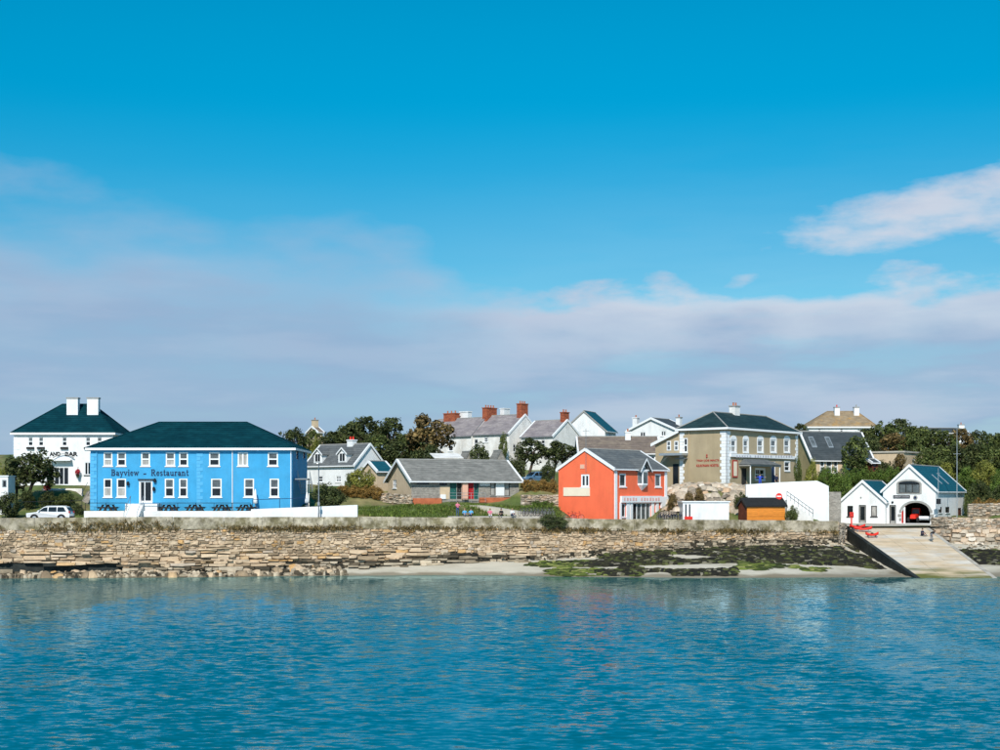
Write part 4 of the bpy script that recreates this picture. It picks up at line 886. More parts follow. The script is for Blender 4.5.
b.text('R', '-', 143.4, 473.4, 146.2, 474.5, 'letter_navy', .03, .03, name='hyphen')
for x, y in ((128.4, 483.5), (155.2, 480.5), (154.2, 489)):
    u, z = b.uv('R', x, y); m = MB(); m.lathe((u, -.22, z - .25), [(.04, 0), (.16, .05), (.18, .38), (.06, .5)], 8); m.box((u - .03, -.2, z + .2), (u + .03, -.004, z + .26)); m.build('wall_lantern', 'black_metal', b.root)
for x in (258, 284):
    u, z = b.uv('R', x, 449.6); m = MB(); m.lathe((u, -.2, z - .12), [(.05, 0), (.16, .06), (.1, .2)], 8); m.build('floodlight', 'white_paint', b.root)
# outside stair at the shaded end of the restaurant
st = MB(); sx = b.W + .15
for i in range(11): st.box((sx, 3.2 + i * .28, 2.9 - i * .18 - .06 + .9), (sx + 1.5, 3.2 + (i + 1) * .28 - .01, 2.9 - i * .18 + .9))
so = st.build('outside_stair', 'grey_metal', b.root)
m = MB()
for xx in (sx + .03, sx + 1.47):
    m.tube([(xx, 3.2, 4.75), (xx, 6.3, 2.75)], .03, 6)
    for i in range(8): m.tube([(xx, 3.3 + i * .4, 3.75 - i * .26), (xx, 3.3 + i * .4, 4.68 - i * .26)], .02, 5)
m.build('railing', 'galvanised', so)
m = MB(); m.box((sx, 1.2, 3.62), (sx + 1.5, 3.19, 3.76)); m.build('landing', 'grey_metal', so)
for yy in (1.3, 3.1): m = MB(); m.box((sx + 1.36, yy, -.1), (sx + 1.46, yy + .1, 3.615)); m.build('post', 'white_paint', so)
BLUE = b

# ---- white house with two dormers
b = Bld('dormer_house', 'white house with grey slate roof and two gabled dormers', 'house', 354.5, 190, 50, pl=306, pr=384, py_base=486)
ze, zr = b.z(464, 190), b.z(445, 194)
b.window('L', 336, 476, 341, 482, pane='pane_grey', bars='x'); b.window('L', 318, 476, 323, 482, pane='pane_dark')
b.body('white_render', ze, 'gable', zr, 'y'); b.gable_roof(ze, zr, 'slate', 'y', rcap='grey_trim')
def dormer(b, y, wd=1.7, z0=None, mt='slate', win='pane_dark'):
    """gabled dormer on the x=0 slope"""
    z0 = ze + .2; zt = z0 + 1.25; za = zt + .75; xs_ = .1; xe = 2.6; m = MB()
    m.poly([(xs_, y - wd / 2, z0), (xs_, y + wd / 2, z0), (xs_, y + wd / 2, zt), (xs_, y, za), (xs_, y - wd / 2, zt)])
    for s_ in (-1, 1): m.poly([(xs_, y + s_ * wd / 2, z0 - .1), (xs_, y + s_ * wd / 2, zt), (xe, y + s_ * wd / 2, zt), (xe, y + s_ * wd / 2, z0)])
    o = m.build('dormer', 'white_render', b.root)
    q = MB()
    for s_ in (-1, 1): q.hexa([(xs_ - .2, y, za + .02), (xe, y, za + .02), (xe, y + s_ * (wd / 2 + .2), zt - .13), (xs_ - .2, y + s_ * (wd / 2 + .2), zt - .13), (xs_ - .2, y, za + .13), (xe, y, za + .13), (xe, y + s_ * (wd / 2 + .2), zt - .02), (xs_ - .2, y + s_ * (wd / 2 + .2), zt - .02)])
    q.build('dormer_roof', mt, o)
    q = MB()
    for s_ in (-1, 1): q.hexa([(xs_ - .25, y, za - .08), (xs_ - .21, y, za - .08), (xs_ - .21, y + s_ * (wd / 2 + .22), zt - .23), (xs_ - .25, y + s_ * (wd / 2 + .22), zt - .23), (xs_ - .25, y, za + .15), (xs_ - .21, y, za + .15), (xs_ - .21, y + s_ * (wd / 2 + .22), zt), (xs_ - .25, y + s_ * (wd / 2 + .22), zt)])
    q.build('dormer_barge', 'white_paint', o)
    q = MB(); q.box((xs_ - .06, y - .55, z0 + .15), (xs_ + .05, y + .55, zt + .1)); q.build('window_frame', 'white_paint', o)
    for s_ in (-1, 1): q = MB(); q.box((xs_ - .075, y + (.05 if s_ > 0 else -.47), z0 + .25), (xs_ - .064, y + (.47 if s_ > 0 else -.05), zt + .02)); q.build('pane', win, o)
for px in (342, 317.5):
    u, _ = b.uv('L', px, 460); dormer(b, u)
u, _ = b.uv('L', 343, 447); b.chimney(b.W / 2, u + 1.2, zr - 1.2, zr + .75, .8, 1.1, 'white_render', 2, 'white_render', 'bright_red', 'y')
DORM = b

# ---- little teal-roofed extension
b = Bld('teal_roof_annex', 'small cream annex with teal roof beside the dormer house', 'outbuilding', 377, 184, 42, pl=362, pr=392, py_base=487)
ze, zr = b.z(470.5, 184), b.z(462, 186)
b.window('L', 366, 474, 370, 480, pane='pane_dark'); b.body('cream_render', ze, 'gable', zr, 'x'); b.gable_roof(ze, zr, 'teal_roof', 'x')

# ---- stone bungalow
b = Bld('stone_bungalow', 'low grey stone bungalow with cream gable, green doors and red recess', 'bungalow', 411.5, 174, 24, pl=388, pr=519, py_base=499)
ze, zr = b.z(479.5, 174), b.z(460.5, 178)
b.window('R', 417, 481.5, 429, 484.5, pane='pane_dark', frame='dark_wood', bars='v', sill=None, fw=.06)
b.window('R', 439.5, 481.5, 447, 485.5, pane='pane_dark', frame='dark_wood', bars='v', sill=None, fw=.06)
b.door('R', 450, 481, 456.5, 499, leaf='green_paint', frame='green_paint'); b.door('R', 457, 481, 461.3, 499, leaf='dark_wood', frame='dark_wood')
b.door('R', 467.3, 481, 473.6, 499, leaf='red_paint', frame='red_paint'); b.door('R', 474, 481, 478.6, 499, leaf='green_paint', frame='green_paint', glass=.5)
b.window('R', 490.5, 482, 495.5, 495.5, pane='pane_curtain', frame='dark_wood', bars='', sill='grey_trim', fw=.07); b.window('R', 504.5, 482, 509.8, 496, pane='pane_curtain', frame='dark_wood', bars='h', sill='grey_trim', fw=.07)
b.window('L', 393, 480, 396.5, 488, pane='pane_grey', bars='x', fw=.07)
lw = b.L
b.walls({'R': [(0, -2), (b.W, -2), (b.W, ze), (0, ze)], 'N': [(0, -2), (b.W, -2), (b.W, ze), (0, ze)], 'E': [(0, -2), (lw, -2), (lw, ze), (lw / 2, zr), (0, ze)]}, 'grey_stone')
b.walls({'L': [(0, -2), (lw, -2), (lw, ze), (lw / 2, zr), (0, ze)]}, 'cream_render', 'gable_wall')
b.gable_roof(ze, zr, 'grey_tile', 'x', oe=.55, og=.4)
def panel(f, x0, y0, x1, y1, mt, nm, d=.04): 
    u0, u1, z0, z1 = b.rect(f, x0, y0, x1, y1); m = MB(); b.fbox(m, f, u0, u1, z0, z1, -.03, d); return m.build(nm, mt, b.root)
panel('R', 440, 486, 449.7, 499, 'cream_render', 'wall_panel'); panel('R', 461.6, 480.2, 467, 499.5, 'pink_render', 'pier', .35)
panel('R', 479.8, 481.5, 489.8, 485.8, 'white_paint', 'sign_board', .06); panel('R', 495.8, 481.5, 504.2, 495.6, 'white_paint', 'wall_panel', .05)
panel('R', 411.8, 498.2, 441, 505, 'red_plinth', 'plinth', .25); panel('R', 479, 497.6, 518.5, 503.5, 'red_plinth', 'plinth', .22)
panel('R', 440, 494.5, 445.5, 499, 'white_paint', 'notice_panel', .12)
m = MB(); u0 = b.uv('R', 446, 499)[0]; u1 = b.uv('R', 482, 499)[0]
for i in range(6): u = u0 + (u1 - u0) * i / 5; m.tube([(u, -1.1, -.4), (u, -1.1, .75)], .025, 6)
for z in (.4, .75): m.tube([(u0, -1.1, z), (u1, -1.1, z)], .025, 6)
m.build('handrail', 'galvanised', b.root)
BUNG = b

# ---- long white houses with brick chimneys
b = Bld('long_white_house', 'long weathered white house with purple slate roof and brick chimneys', 'house', 509, 227, 50, pl=471, pr=541, zb=13.4)
ze, zr = b.z(433.5, 227), b.z(415, 230)
for x0, x1, y0, y1 in ((474, 478, 439, 448), (484, 488, 437.5, 442), (499, 502, 436.5, 449)): b.window('L', x0, y0, x1, y1, pane='pane_dark', sill='white_paint')
b.window('R', 513, 444, 516, 452, pane='pane_dark')
b.body('white_weathered', ze, 'gable', zr, 'y', -3); b.gable_roof(ze, zr, 'purple_slate', 'y', oe=.2, og=.05, gutter='grey_metal')
b.chimney(b.W / 2, .6, zr - 1.8, zr + 1.9, 1.7, 1.0, 'brick', 3, 'brick'); b.chimney(b.W / 2, b.L - .5, zr - 2.2, zr + 1.5, 2.6, 1.0, 'brick', 4, 'brick')
b.chimney(b.W / 2 + 2.6, b.L - 1.7, zr - 1.9, zr + 1.5, 1.5, .9, 'white_render', 0, 'white_render')
m = MB(); b.fbox(m, 'L', .2, .9, -2, ze - .1, .02, .2); A = b
b = Bld('stepped_white_house', 'weathered white house stepping down left of the long one, behind the rust tree', 'house', 471.4, 231.6, 50, pl=424, pr=500, zb=13.4)
ze, zr = b.z(435.5, 231.6), b.z(418.3, 235)
for x0, x1, y0, y1 in ((448.5, 453, 440, 451), (441, 445, 441, 446), (432, 436, 441, 449)): b.window('L', x0, y0, x1, y1, pane='pane_dark', sill='white_paint')
b.body('white_weathered', ze, 'gable', zr, 'y', -3); b.gable_roof(ze, zr, 'purple_slate', 'y', oe=.2, og=.05, gutter='grey_metal', barge=None)
u = b.L * .72; b.chimney(b.W / 2, u, zr - 1.5, zr + 1.1, 1.2, 2.6, 'brick', 3, 'brick', along='y'); b.chimney(b.W / 2 + 1.6, u - 1.8, zr - 1.9, zr + 1.4, 1.0, 1.9, 'white_render', 0, 'white_render')
b = Bld('lower_white_house', 'lower white gabled house with brick chimney on its right gable', 'house', 553, 222, 50, pl=521, pr=581, zb=12.6)
ze, zr = b.z(436, 222), b.z(420.5, 225)
b.window('L', 541, 440, 545, 447, pane='pane_dark'); b.window('L', 529, 440, 533, 447, pane='pane_dark')
b.body('white_weathered', ze, 'gable', zr, 'y', -3); b.gable_roof(ze, zr, 'purple_slate', 'y', oe=.2, og=.1, gutter='grey_metal', barge='white_paint')
b.chimney(b.W / 2, .5, zr - 1.4, zr + 1.35, 1.3, .8, 'brick', 2, 'brick')
# ---- white house with teal roof
b = Bld('teal_roof_house', 'tall white gable with teal roof behind the orange shop', 'house', 605, 243, 68, pl=563, pr=615.8, zb=15.6)
ze, zr = b.z(430, 243), b.z(412, 246)
b.window('R', 608, 432, 611, 436, pane='pane_dark'); b.body('white_render', ze, 'gable', zr, 'x', -3); b.gable_roof(ze, zr, 'teal_roof', 'x', oe=.35, og=.1, barge='grey_trim')
u0, z = b.uv('R', 607, 424)
o = b.root
# ---- brown tiled house behind the orange shop
b = Bld('brown_tile_house', 'long low house with brown tiled roof right behind the orange shop', 'house', 579, 203, 0, pr=660, L=8, zb=11.6)
ze, zr = b.z(453, 203), b.z(437.5, 207)
b.window('R', 650, 456, 655, 462, pane='pane_dark'); b.body('white_render', ze, 'gable', zr, 'x'); b.gable_roof(ze, zr, 'brown_tile', 'x')
b.chimney(gx(628, 206) - b.o.x, 3.4, zr - 1.0, b.z(431.5, 206), .8, .7, 'white_render', 1, 'white_render')
# ---- white gabled house with round-headed window
b = Bld('white_gabled_house', 'white gabled house with dark roof and white chimneys behind the pub', 'house', 674, 237, 55, pl=630, pr=690.5, zb=16.2)
ze, zr = b.z(428.5, 237), b.z(418.8, 240)
b.window('L', 640, 432, 645.5, 436.5, pane='pane_dark', bars='v'); b.window('L', 661, 431, 666, 436, pane='pane_grey', bars='v')
b.body('white_render', ze, 'gable', zr, 'x', -3); b.gable_roof(ze, zr, 'dark_slate', 'x', oe=.6, og=.35)
b.chimney(b.W * .8, 1.6, zr - 1.3, zr + .4, .8, .8, 'white_render', 1); b.chimney(1.2, b.L - .5, zr - 3.0, zr + .35, .9, .9, 'white_render', 1, 'white_render')

# ---- orange shop
b = Bld('orange_shop', 'orange shop with white trimmed gable, grey roof and glazed shopfront', 'shop', 613, 169, 50, pl=558.5, pr=667, zb=5.5)
ze, zr = b.z(468.3, 169), b.z(450, 172.5)
b.window('L', 581, 474.3, 589.3, 487, pane='pane_dark', bars='v', fw=.2)
b.window('R', 619.5, 473.5, 626, 486.8, pane='pane_dark', bars='', fw=.16); b.window('R', 655, 474, 661, 487, pane='pane_grey', bars='', fw=.16)
b.door('R', 632.5, 503, 650.5, 520.5, leaf='pane_grey', frame='white_paint'); b.window('R', 621, 503.5, 625.5, 517, pane='pane_dark', bars='', fw=.08)
b.body('orange_render', ze, 'gable', zr, 'x'); b.gable_roof(ze, zr, 'slate', 'x', oe=.3, og=.12)
def fpan(f, x0, y0, x1, y1, mt, nm, d=.05, d0=-.03, par=None):
    u0, u1, z0, z1 = b.rect(f, x0, y0, x1, y1); m = MB(); b.fbox(m, f, u0, u1, z0, z1, d0, d); return m.build(nm, mt, par or b.root)
fpan('L', 563.7, 487.5, 590, 496, 'sign_cream', 'sign_board', .08); fpan('L', 580.3, 464.5, 584.6, 468.6, 'pink_render', 'vent', .05)
fpan('R', 614.2, 470.8, 616.6, 521, 'white_paint', 'corner_pilaster', .12); fpan('R', 664.4, 471.8, 666.6, 500, 'white_paint', 'corner_pilaster', .10)
sf = fpan('R', 620, 496, 660, 502.3, 'white_paint', 'shop_fascia', .28); fpan('R', 660.2, 496.5, 666.9, 508, 'white_paint', 'hanging_sign_board', .22)
for x0, x1 in ((619.5, 620.9), (626, 629), (629.8, 632), (651, 653.6), (655.5, 658)): fpan('R', x0, 502.5, x1, 520.8, 'white_paint', 'shop_pillar', .14)
u0, u1, z0, z1 = b.rect('R', 632.5, 503, 650.5, 520.5)
for i in range(1, 4): m = MB(); u = u0 + (u1 - u0) * i / 4; b.fbox(m, 'R', u - .06, u + .06, z0, z1 - .1, -.1, -.04); m.build('door_mullion', 'white_paint', b.root)
m = MB(); b.fbox(m, 'R', u0 + .12, u0 + (u1 - u0) * .27, z0 + .05, z1 - .15, -.11, -.095); m.build('door_opening', 'pane_dark', b.root)
for i in range(13):   # worn, unreadable fascia letters
    x = 622 + i * 2.85
    if i == 5: continue
    fpan('R', x, 497.6 + (i % 3) * .25, x + 1.5 + (i % 2) * .4, 500.8, 'letter_pink', 'letter', .30, .2, sf)
# oriel window with its own gable in the middle of the front
u0, u1, z0, z1 = b.rect('R', 635.2, 466.5, 648, 487); um = (u0 + u1) / 2; zt = ze - .25; za = ze + 1.15; hw = .95
m = MB(); m.hexa([(um - hw, .1, z0 + .25), (um - hw * .55, -.55, z0 + .25), (um + hw * .55, -.55, z0 + .25), (um + hw, .1, z0 + .25), (um - hw, .1, zt), (um - hw * .55, -.55, zt), (um + hw * .55, -.55, zt), (um + hw, .1, zt)])
m.add([(um - hw, .1, z0 + .24), (um - hw * .55, -.55, z0 + .24), (um + hw * .55, -.55, z0 + .24), (um + hw, .1, z0 + .24), (um, .08, z0 - .55)], [(0, 1, 4), (1, 2, 4), (2, 3, 4)]); m.poly([(um - hw, -.1, zt), (um + hw, -.1, zt), (um, -.1, za)])
orl = m.build('oriel_window', 'white_paint', b.root)
q = MB(); q.box((um - hw * .45, -.575, z0 + .45), (um + hw * .45, -.553, zt - .12)); q.build('pane', 'pane_grey', orl)
for s_ in (-1, 1):
    q = MB(); p0 = Vector((um + s_ * hw * .62, -.46, 0)); p1 = Vector((um + s_ * hw * .93, -.02, 0)); n = Vector((s_ * .82, -.57, 0)) * .02
    q.hexa([p0 + n + Vector((0, 0, z0 + .45)), p1 + n + Vector((0, 0, z0 + .45)), p1 - n + Vector((0, 0, z0 + .45)), p0 - n + Vector((0, 0, z0 + .45)), p0 + n + Vector((0, 0, zt - .12)), p1 + n + Vector((0, 0, zt - .12)), p1 - n + Vector((0, 0, zt - .12)), p0 - n + Vector((0, 0, zt - .12))]); q.build('pane', 'pane_grey', orl)
    q = MB(); q.hexa([(um, -.75, za + .02), (um, 2.2, za + .02), (um + s_ * (hw + .3), 2.2, zt - .12), (um + s_ * (hw + .3), -.75, zt - .12), (um, -.75, za + .14), (um, 2.2, za + .14), (um + s_ * (hw + .3), 2.2, zt), (um + s_ * (hw + .3), -.75, zt)]); q.build('oriel_roof', 'slate', orl)
    q = MB(); q.hexa([(um, -.80, za - .06), (um, -.76, za - .06), (um + s_ * (hw + .32), -.76, zt - .2), (um + s_ * (hw + .32), -.80, zt - .2), (um, -.80, za + .16), (um, -.76, za + .16), (um + s_ * (hw + .32), -.76, zt + .02), (um + s_ * (hw + .32), -.80, zt + .02)]); q.build('oriel_barge', 'white_paint', orl)
m = MB(); u, z = b.uv('L', 586.5, 452); m.tube([(-.12, u, ze - .4), (-.12, u, zr + 2.6)], .03, 6); m.tube([(-.12, u - .5, zr + 2.3), (-.12, u + .5, zr + 2.3)], .02, 5); m.build('aerial', 'grey_metal', b.root)
ORANGE = b

# ---- tan pub / hostel
b = Bld('tan_pub', 'two-storey tan pub with white quoins, arched windows and red wall lettering', 'pub', 726.5, 183, 50, pl=680, pr=797.6, py_base=485)
ze, zr = b.z(427.5, 183), b.z(413.6, 191)
for x0, x1 in ((731, 736), (743.3, 748.2), (757.5, 763), (770.6, 776), (784.2, 789.5)):
    o = b.window('R', x0, 439.5, x1, 452.6, pane=['pane_curtain', 'pane_grey'], fw=.17, sill='white_paint', surround='white_paint')
    u0, u1, z0, z1 = b.rect('R', x0, 439.5, x1, 452.6); m = MB(); um = (u0 + u1) / 2; rr = (u1 - u0) / 2 + .14
    pts = [(um + rr * math.cos(math.pi * i / 8), z1 + .10 + .45 * math.sin(math.pi * i / 8)) for i in range(9)]
    m.add([b.loc('R', u, z, .04) for u, z in pts] + [b.loc('R', u, z, -.03) for u, z in pts], [tuple(range(9))] + [(i, i + 1, i + 10, i + 9) for i in range(8)]); m.build('arch_head', 'white_paint', o)
b.window('R', 784.6, 462, 789.6, 471, pane='pane_dark', sill='white_paint', surround='white_paint')
b.door('R', 741.5, 468, 746.5, 485.5, leaf='dark_wood', frame='dark_wood'); b.window('R', 755.5, 469, 764.5, 480, pane='pane_dark', bars='x', surround='white_paint')
b.door('R', 771.5, 461.5, 775.5, 483, leaf='navy_paint', frame='white_paint'); b.window('L', 683.5, 438, 687.6, 452.5, pane='pane_dark', fw=.14)
b.body('tan_render', ze, 'hip', bottom=-2.5); b.hip_roof(ze, zr, 'green_slate', ov=.45, inset=b.L * .35, cap='grey_trim')
b.quoins([('R', 0, 1), ('L', 0, 1)], -.5, ze - .3, 'white_paint', .42, .95, .75, .05); b.quoins([('R', b.W, -1)], -.5, ze - .3, 'white_paint', .42, .7, .45, .04); u = b.uv('L', 679.9, 460)[0]; b.quoins([('L', b.L, -1)], -.5, ze - .3, 'white_paint', .42, .7, .5, .05)
o = fpan('R', 729.5, 453.6, 795.5, 459.4, 'white_paint', 'fascia_board', .22)
for i in range(22):
    x = 735 + i * 2.6
    if i % 8 in (6,): continue
    fpan('R', x, 455.4, x + 1.2 + (i % 3) * .2, 457.6, 'letter_grey', 'letter', .235, .1, o)
u, z = b.uv('R', 734, 470); pn = fpan('R', 732.2, 460, 737.2, 477.5, 'letter_red', 'menu_board', .09); fpan('R', 733, 461.5, 736.4, 476, 'sign_cream', 'board_face', .105, .06, pn)
b.text('L', "TIGH JOE MAC'S", 696.5, 459.2, 719, 462.2, 'letter_red', .02, .02); b.text('L', 'KILRONAN HOSTEL', 696.5, 464, 719, 467, 'letter_red', .02, .02)
m = MB(); u, z = b.uv('L', 707, 456.5); m.lathe((-.04, u, z - .2), [(.02, 0), (.13, .1), (.06, .25), (.12, .42), (.03, .5)], 8); m.build('emblem', 'letter_red', b.root)
# entrance canopy
u0, u1, z0, z1 = b.rect('R', 739, 461, 770, 467); m = MB()
m.hexa([(u0, -1.7, z0), (u1, -1.7, z0), (u1, -.004, z0), (u0, -.004, z0), (u0, -1.7, z0 + .22), (u1, -1.7, z0 + .22), (u1, -.004, z0 + .22), (u0, -.004, z0 + .22)]); cn = m.build('porch_canopy', 'grey_trim', b.root)
m = MB(); m.add([(u0 - .1, -1.85, z0 + .223), (u1 + .1, -1.85, z0 + .223), (u1 + .1, -.004, z0 + .223), (u0 - .1, -.004, z0 + .223), (u0 + 1.2, -.006, z1 + .35), (u1 - 1.2, -.006, z1 + .35)], [(0, 1, 5, 4), (1, 2, 5), (3, 0, 4), (3, 2, 1, 0)]); m.build('canopy_roof', 'slate', cn)
for u in (u0 + .2, u1 - .2): m = MB(); m.tube([(u, -1.6, -.6), (u, -1.6, z0)], .08, 8); m.build('post', 'white_paint', cn)
b.pipe('L', b.uv('L', 689.2, 460)[0], -.5, ze - .1, 'tan_render'); b.chimney(b.W * .42, b.L * .5, zr - .6, b.z(405, 190), 1.3, .9, 'white_weathered', 2, 'grey_trim')
m = MB(); u, z = b.uv('L', 682, 452); m.box((-.7, u - .9, 3.5), (-.004, u + .7, 3.62)); m.build('balcony', 'grey_metal', b.root)
# lower wing with a slope running down to the left
L0 = b.L; wl_ = b.solve(655.5, b.uy) - L0; zlo = b.z(443.5, 190); wx = b.W * .7
wm = MB(); yy0, yy1 = L0 + .004, L0 + wl_
wm.poly([(0, yy0, -2), (0, yy1, -2), (0, yy1, zlo), (0, yy0, ze - .3)]); wm.poly([(0, yy1, -2), (wx, yy1, -2), (wx, yy1, zlo), (0, yy1, zlo)]); wm.poly([(wx, yy0, -2), (wx, yy1, -2), (wx, yy1, zlo), (wx, yy0, ze - .3)])
wg = wm.build('wing_wall', 'tan_render', b.root)
q = MB(); q.hexa([(-.4, yy0, ze - .28), (wx, yy0, ze - .28), (wx, yy1 + .5, zlo - .22), (-.4, yy1 + .5, zlo - .22), (-.4, yy0, ze - .14), (wx, yy0, ze - .14), (wx, yy1 + .5, zlo - .08), (-.4, yy1 + .5, zlo - .08)]); q.build('wing_roof', 'green_slate', wg)
q = MB(); q.hexa([(-.46, yy0, ze - .48), (-.404, yy0, ze - .48), (-.404, yy1 + .5, zlo - .42), (-.46, yy1 + .5, zlo - .42), (-.46, yy0, ze - .08), (-.404, yy0, ze - .08), (-.404, yy1 + .5, zlo - .02), (-.46, yy1 + .5, zlo - .02)]); q.build('wing_barge', 'white_paint', wg)
def wbox(x0, y0, x1, y1, mt, nm, d=.05):
    ua, ub, z0, z1 = b.rect('L', x0, y0, x1, y1); m = MB(); b.fbox(m, 'L', ua, ub, z0, z1, -.02, d); return m.build(nm, mt, wg)
for x in (667, 674.5):
    wf = wbox(x, 441, x + 4, 450.5, 'white_paint', 'window', .06); ua, ub, z0, z1 = b.rect('L', x, 441, x + 4, 450.5)
    for k in (0, 1): m = MB(); zm = (z0 + z1) / 2; b.fbox(m, 'L', ua + .12, ub - .12, (zm + .06 if k else z0 + .12), (z1 - .12 if k else zm - .06), .05, .066); m.build('pane', 'pane_grey', wf)
wbox(673, 464, 678.6, 484.5, 'pane_dark', 'doorway', .03); m = MB(); ua, ub, z0, z1 = b.rect('L', 665, 453.6, 688, 455.4); b.fbox(m, 'L', ua, ub, z0, z1, .004, 1.5); m.build('balcony', 'galvanised', wg)
ua, ub, z0, z1 = b.rect('L', 661, 456, 674, 468); m = MB()
for i in range(9): b.fbox(m, 'L', ub - .1 - i * .2 - .18 + 0, ub - .1 - i * .2, z1 - .2 - (8 - i) * .0 - i * .0 - .05 - (8 - i) * .18, z1 - .2 - (8 - i) * .18, .3, 1.4)
m.build('outside_stair', 'grey_metal', wg)
PUB = b

# ---- slate house right of the pub
b = Bld('slate_house', 'ochre-gabled house with grey slate roof and two skylights', 'house', 812, 206, 20, pl=790, pr=872, py_base=477)
ze, zr = b.z(458, 206), b.z(432.5, 210)
for x0, x1 in ((820, 824.5), (826, 832), (833.5, 838)): b.window('R', x0, 460.5, x1, 473, pane='pane_grey', bars='h', fw=.14)
b.window('R', 846, 461, 851, 469, pane='pane_dark')
for f in 'RN': b.walls({f: [(0, -2), (b.W, -2), (b.W, ze), (0, ze)]}, 'cream_render', 'front_wall' if f == 'R' else 'rear_wall')
for f in 'LE': b.walls({f: [(0, -2), (b.L, -2), (b.L, ze), (b.L / 2, zr), (0, ze)]}, 'ochre_render', 'gable_wall')
ro = b.gable_roof(ze, zr, 'dark_slate', 'x', oe=.35, og=.3); sl_ = (zr - ze) / (b.L / 2)
for px in (816.5, 833):
    x = b.uv('R', px, 448)[0]; m = MB(); c = []
    for dz in (.18, .26):
        for (xx, yy) in ((x, 1.1), (x + .85, 1.1), (x + .85, 2.3), (x, 2.3)): c.append((xx, yy, ze + yy * sl_ + dz))
    m.hexa(c); k = m.build('skylight', 'galvanised', b.root); m = MB(); c = [(xx + (.1 if i in (0, 3) else -.1), yy + (.1 if i < 2 else -.1), zz) for i, (xx, yy, zz) in enumerate(c[4:])]; m.poly([(x_, y_, ze + y_ * sl_ + .268) for x_, y_, z_ in c]); m.build('pane', 'pane_grey', k)
# ---- lichen roofed house on the skyline
b = Bld('lichen_roof_house', 'white house with lichen-brown hip roof and two white chimneys on the skyline', 'house', 809, 272, 0, pr=876, L=9, zb=19.8)
ze, zr = b.z(426.8, 272), b.z(411.5, 276.5)
b.window('R', 818, 428.5, 821, 432, pane='pane_dark'); b.window('R', 840, 428.5, 843, 432, pane='pane_dark'); b.body('white_render', ze, 'hip', bottom=-3); b.hip_roof(ze, zr, 'lichen_tile', cap='lichen_tile', rx=(4.6, b.W - 2.6))
for px, pm in ((837.5, 'bright_red'), (857, 'grey_trim')): b.chimney(gx(px, 275) - b.o.x, 3.6, zr - 1.3, b.z(406.8, 275), 1.0, .8, 'white_render', 1, 'grey_trim', pm)
# ---- tan flat block behind the station
b = Bld('flat_roof_block', 'low beige flat-roofed block among the trees above the lifeboat station', 'building', 904, 214, 55, pl=868, pr=922, zb=10.5)
ze = b.z(452.5, 214); b.window('R', 912, 459, 915, 463, pane='pane_dark'); b.body('cream_render', ze, 'hip'); m = MB(); m.box((-.2, -.2, ze + .004), (b.W + .2, b.L + .2, ze + .25)); m.build('roof', 'ramp_concrete', b.root)
# ---- porch-like hut left of it
b = Bld('garden_hut', 'small brown porch hut at the top of the green hedge', 'hut', 872, 203, 20, pl=864, pr=878, zb=11.2)
ze, zr = b.z(462.5, 203), b.z(460, 204.5); b.window('R', 873, 464, 877, 471, pane='pane_dark', frame='brown_wood', sill=None); b.body('brown_wood', ze, 'gable', zr, 'x'); b.gable_roof(ze, zr, 'dark_slate', 'x')
# ---- far roof on the right skyline
b = Bld('far_dark_house', 'distant dark-roofed house with white chimney on the right skyline', 'house', 918, 300, 0, pr=968, L=8, zb=18)
ze, zr = b.z(433, 300), b.z(428.6, 304); b.window('R', 930, 434.5, 933, 438, pane='pane_dark'); b.body('white_render', ze, 'gable', zr, 'x', -3); b.gable_roof(ze, zr, 'dark_slate', 'x'); b.chimney(gx(962.5, 303) - b.o.x, 4, zr - .8, zr + .9, 1.2, .9, 'white_render', 1)
# ---- small distant gable above the trees on the left
b = Bld('far_beige_house', 'tiny beige gabled house with chimney peeping over the left trees', 'house', 318, 285, 40, pl=307, pr=323, zb=18)
ze, zr = b.z(432, 285), b.z(427, 287); b.window('L', 313, 433, 315, 437, pane='pane_dark'); b.body('cream_render', ze, 'gable', zr, 'x', -3); b.gable_roof(ze, zr, 'brown_tile', 'x'); b.chimney(.6, b.L / 2, zr - .5, b.z(419.5, 286), 1.1, .9, 'cream_render', 1)
# ---- grey stone sheds behind the bungalow
for nm, lb, px, D, pl, pr, ye, yr, mt in (('stone_shed', 'grey stone shed gable behind the right end of the bungalow roof', 497, 197, 490, 505, 459, 451.5, 'grey_stone'), ('stone_shed', 'small grey stone shed gable behind the bungalow left of the round bush', 466, 199, 459, 473, 460, 452.5, 'grey_stone')):
    b = Bld(nm, lb, 'shed', px, D, 30, pl=pl, pr=pr, zb=10.6); ze, zr = b.z(ye, D), b.z(yr, D + 1.5); b.window('R', px + 2, ye + 2, px + 4, ye + 5, pane='pane_dark', frame='dark_wood'); b.body(mt, ze, 'gable', zr, 'y'); b.gable_roof(ze, zr, 'grey_tile', 'y', barge=None, og=.05)
b = Bld('pale_roof_shed', 'low shed with pale metal roof behind the bungalow', 'shed', 436, 196, 12, pl=432, pr=461, zb=10.8)
ze = b.z(458.5, 196); b.window('R', 442, 460, 446, 463, pane='pane_dark'); b.body('white_weathered', ze, 'hip'); m = MB(); m.hexa([(-.3, -.4, ze + .01), (b.W + .3, -.4, ze + .01), (b.W + .3, b.L + .3, ze + .75), (-.3, b.L + .3, ze + .75), (-.3, -.4, ze + .1), (b.W + .3, -.4, ze + .1), (b.W + .3, b.L + .3, ze + .85), (-.3, b.L + .3, ze + .85)]); m.build('roof', 'white_weathered', b.root)

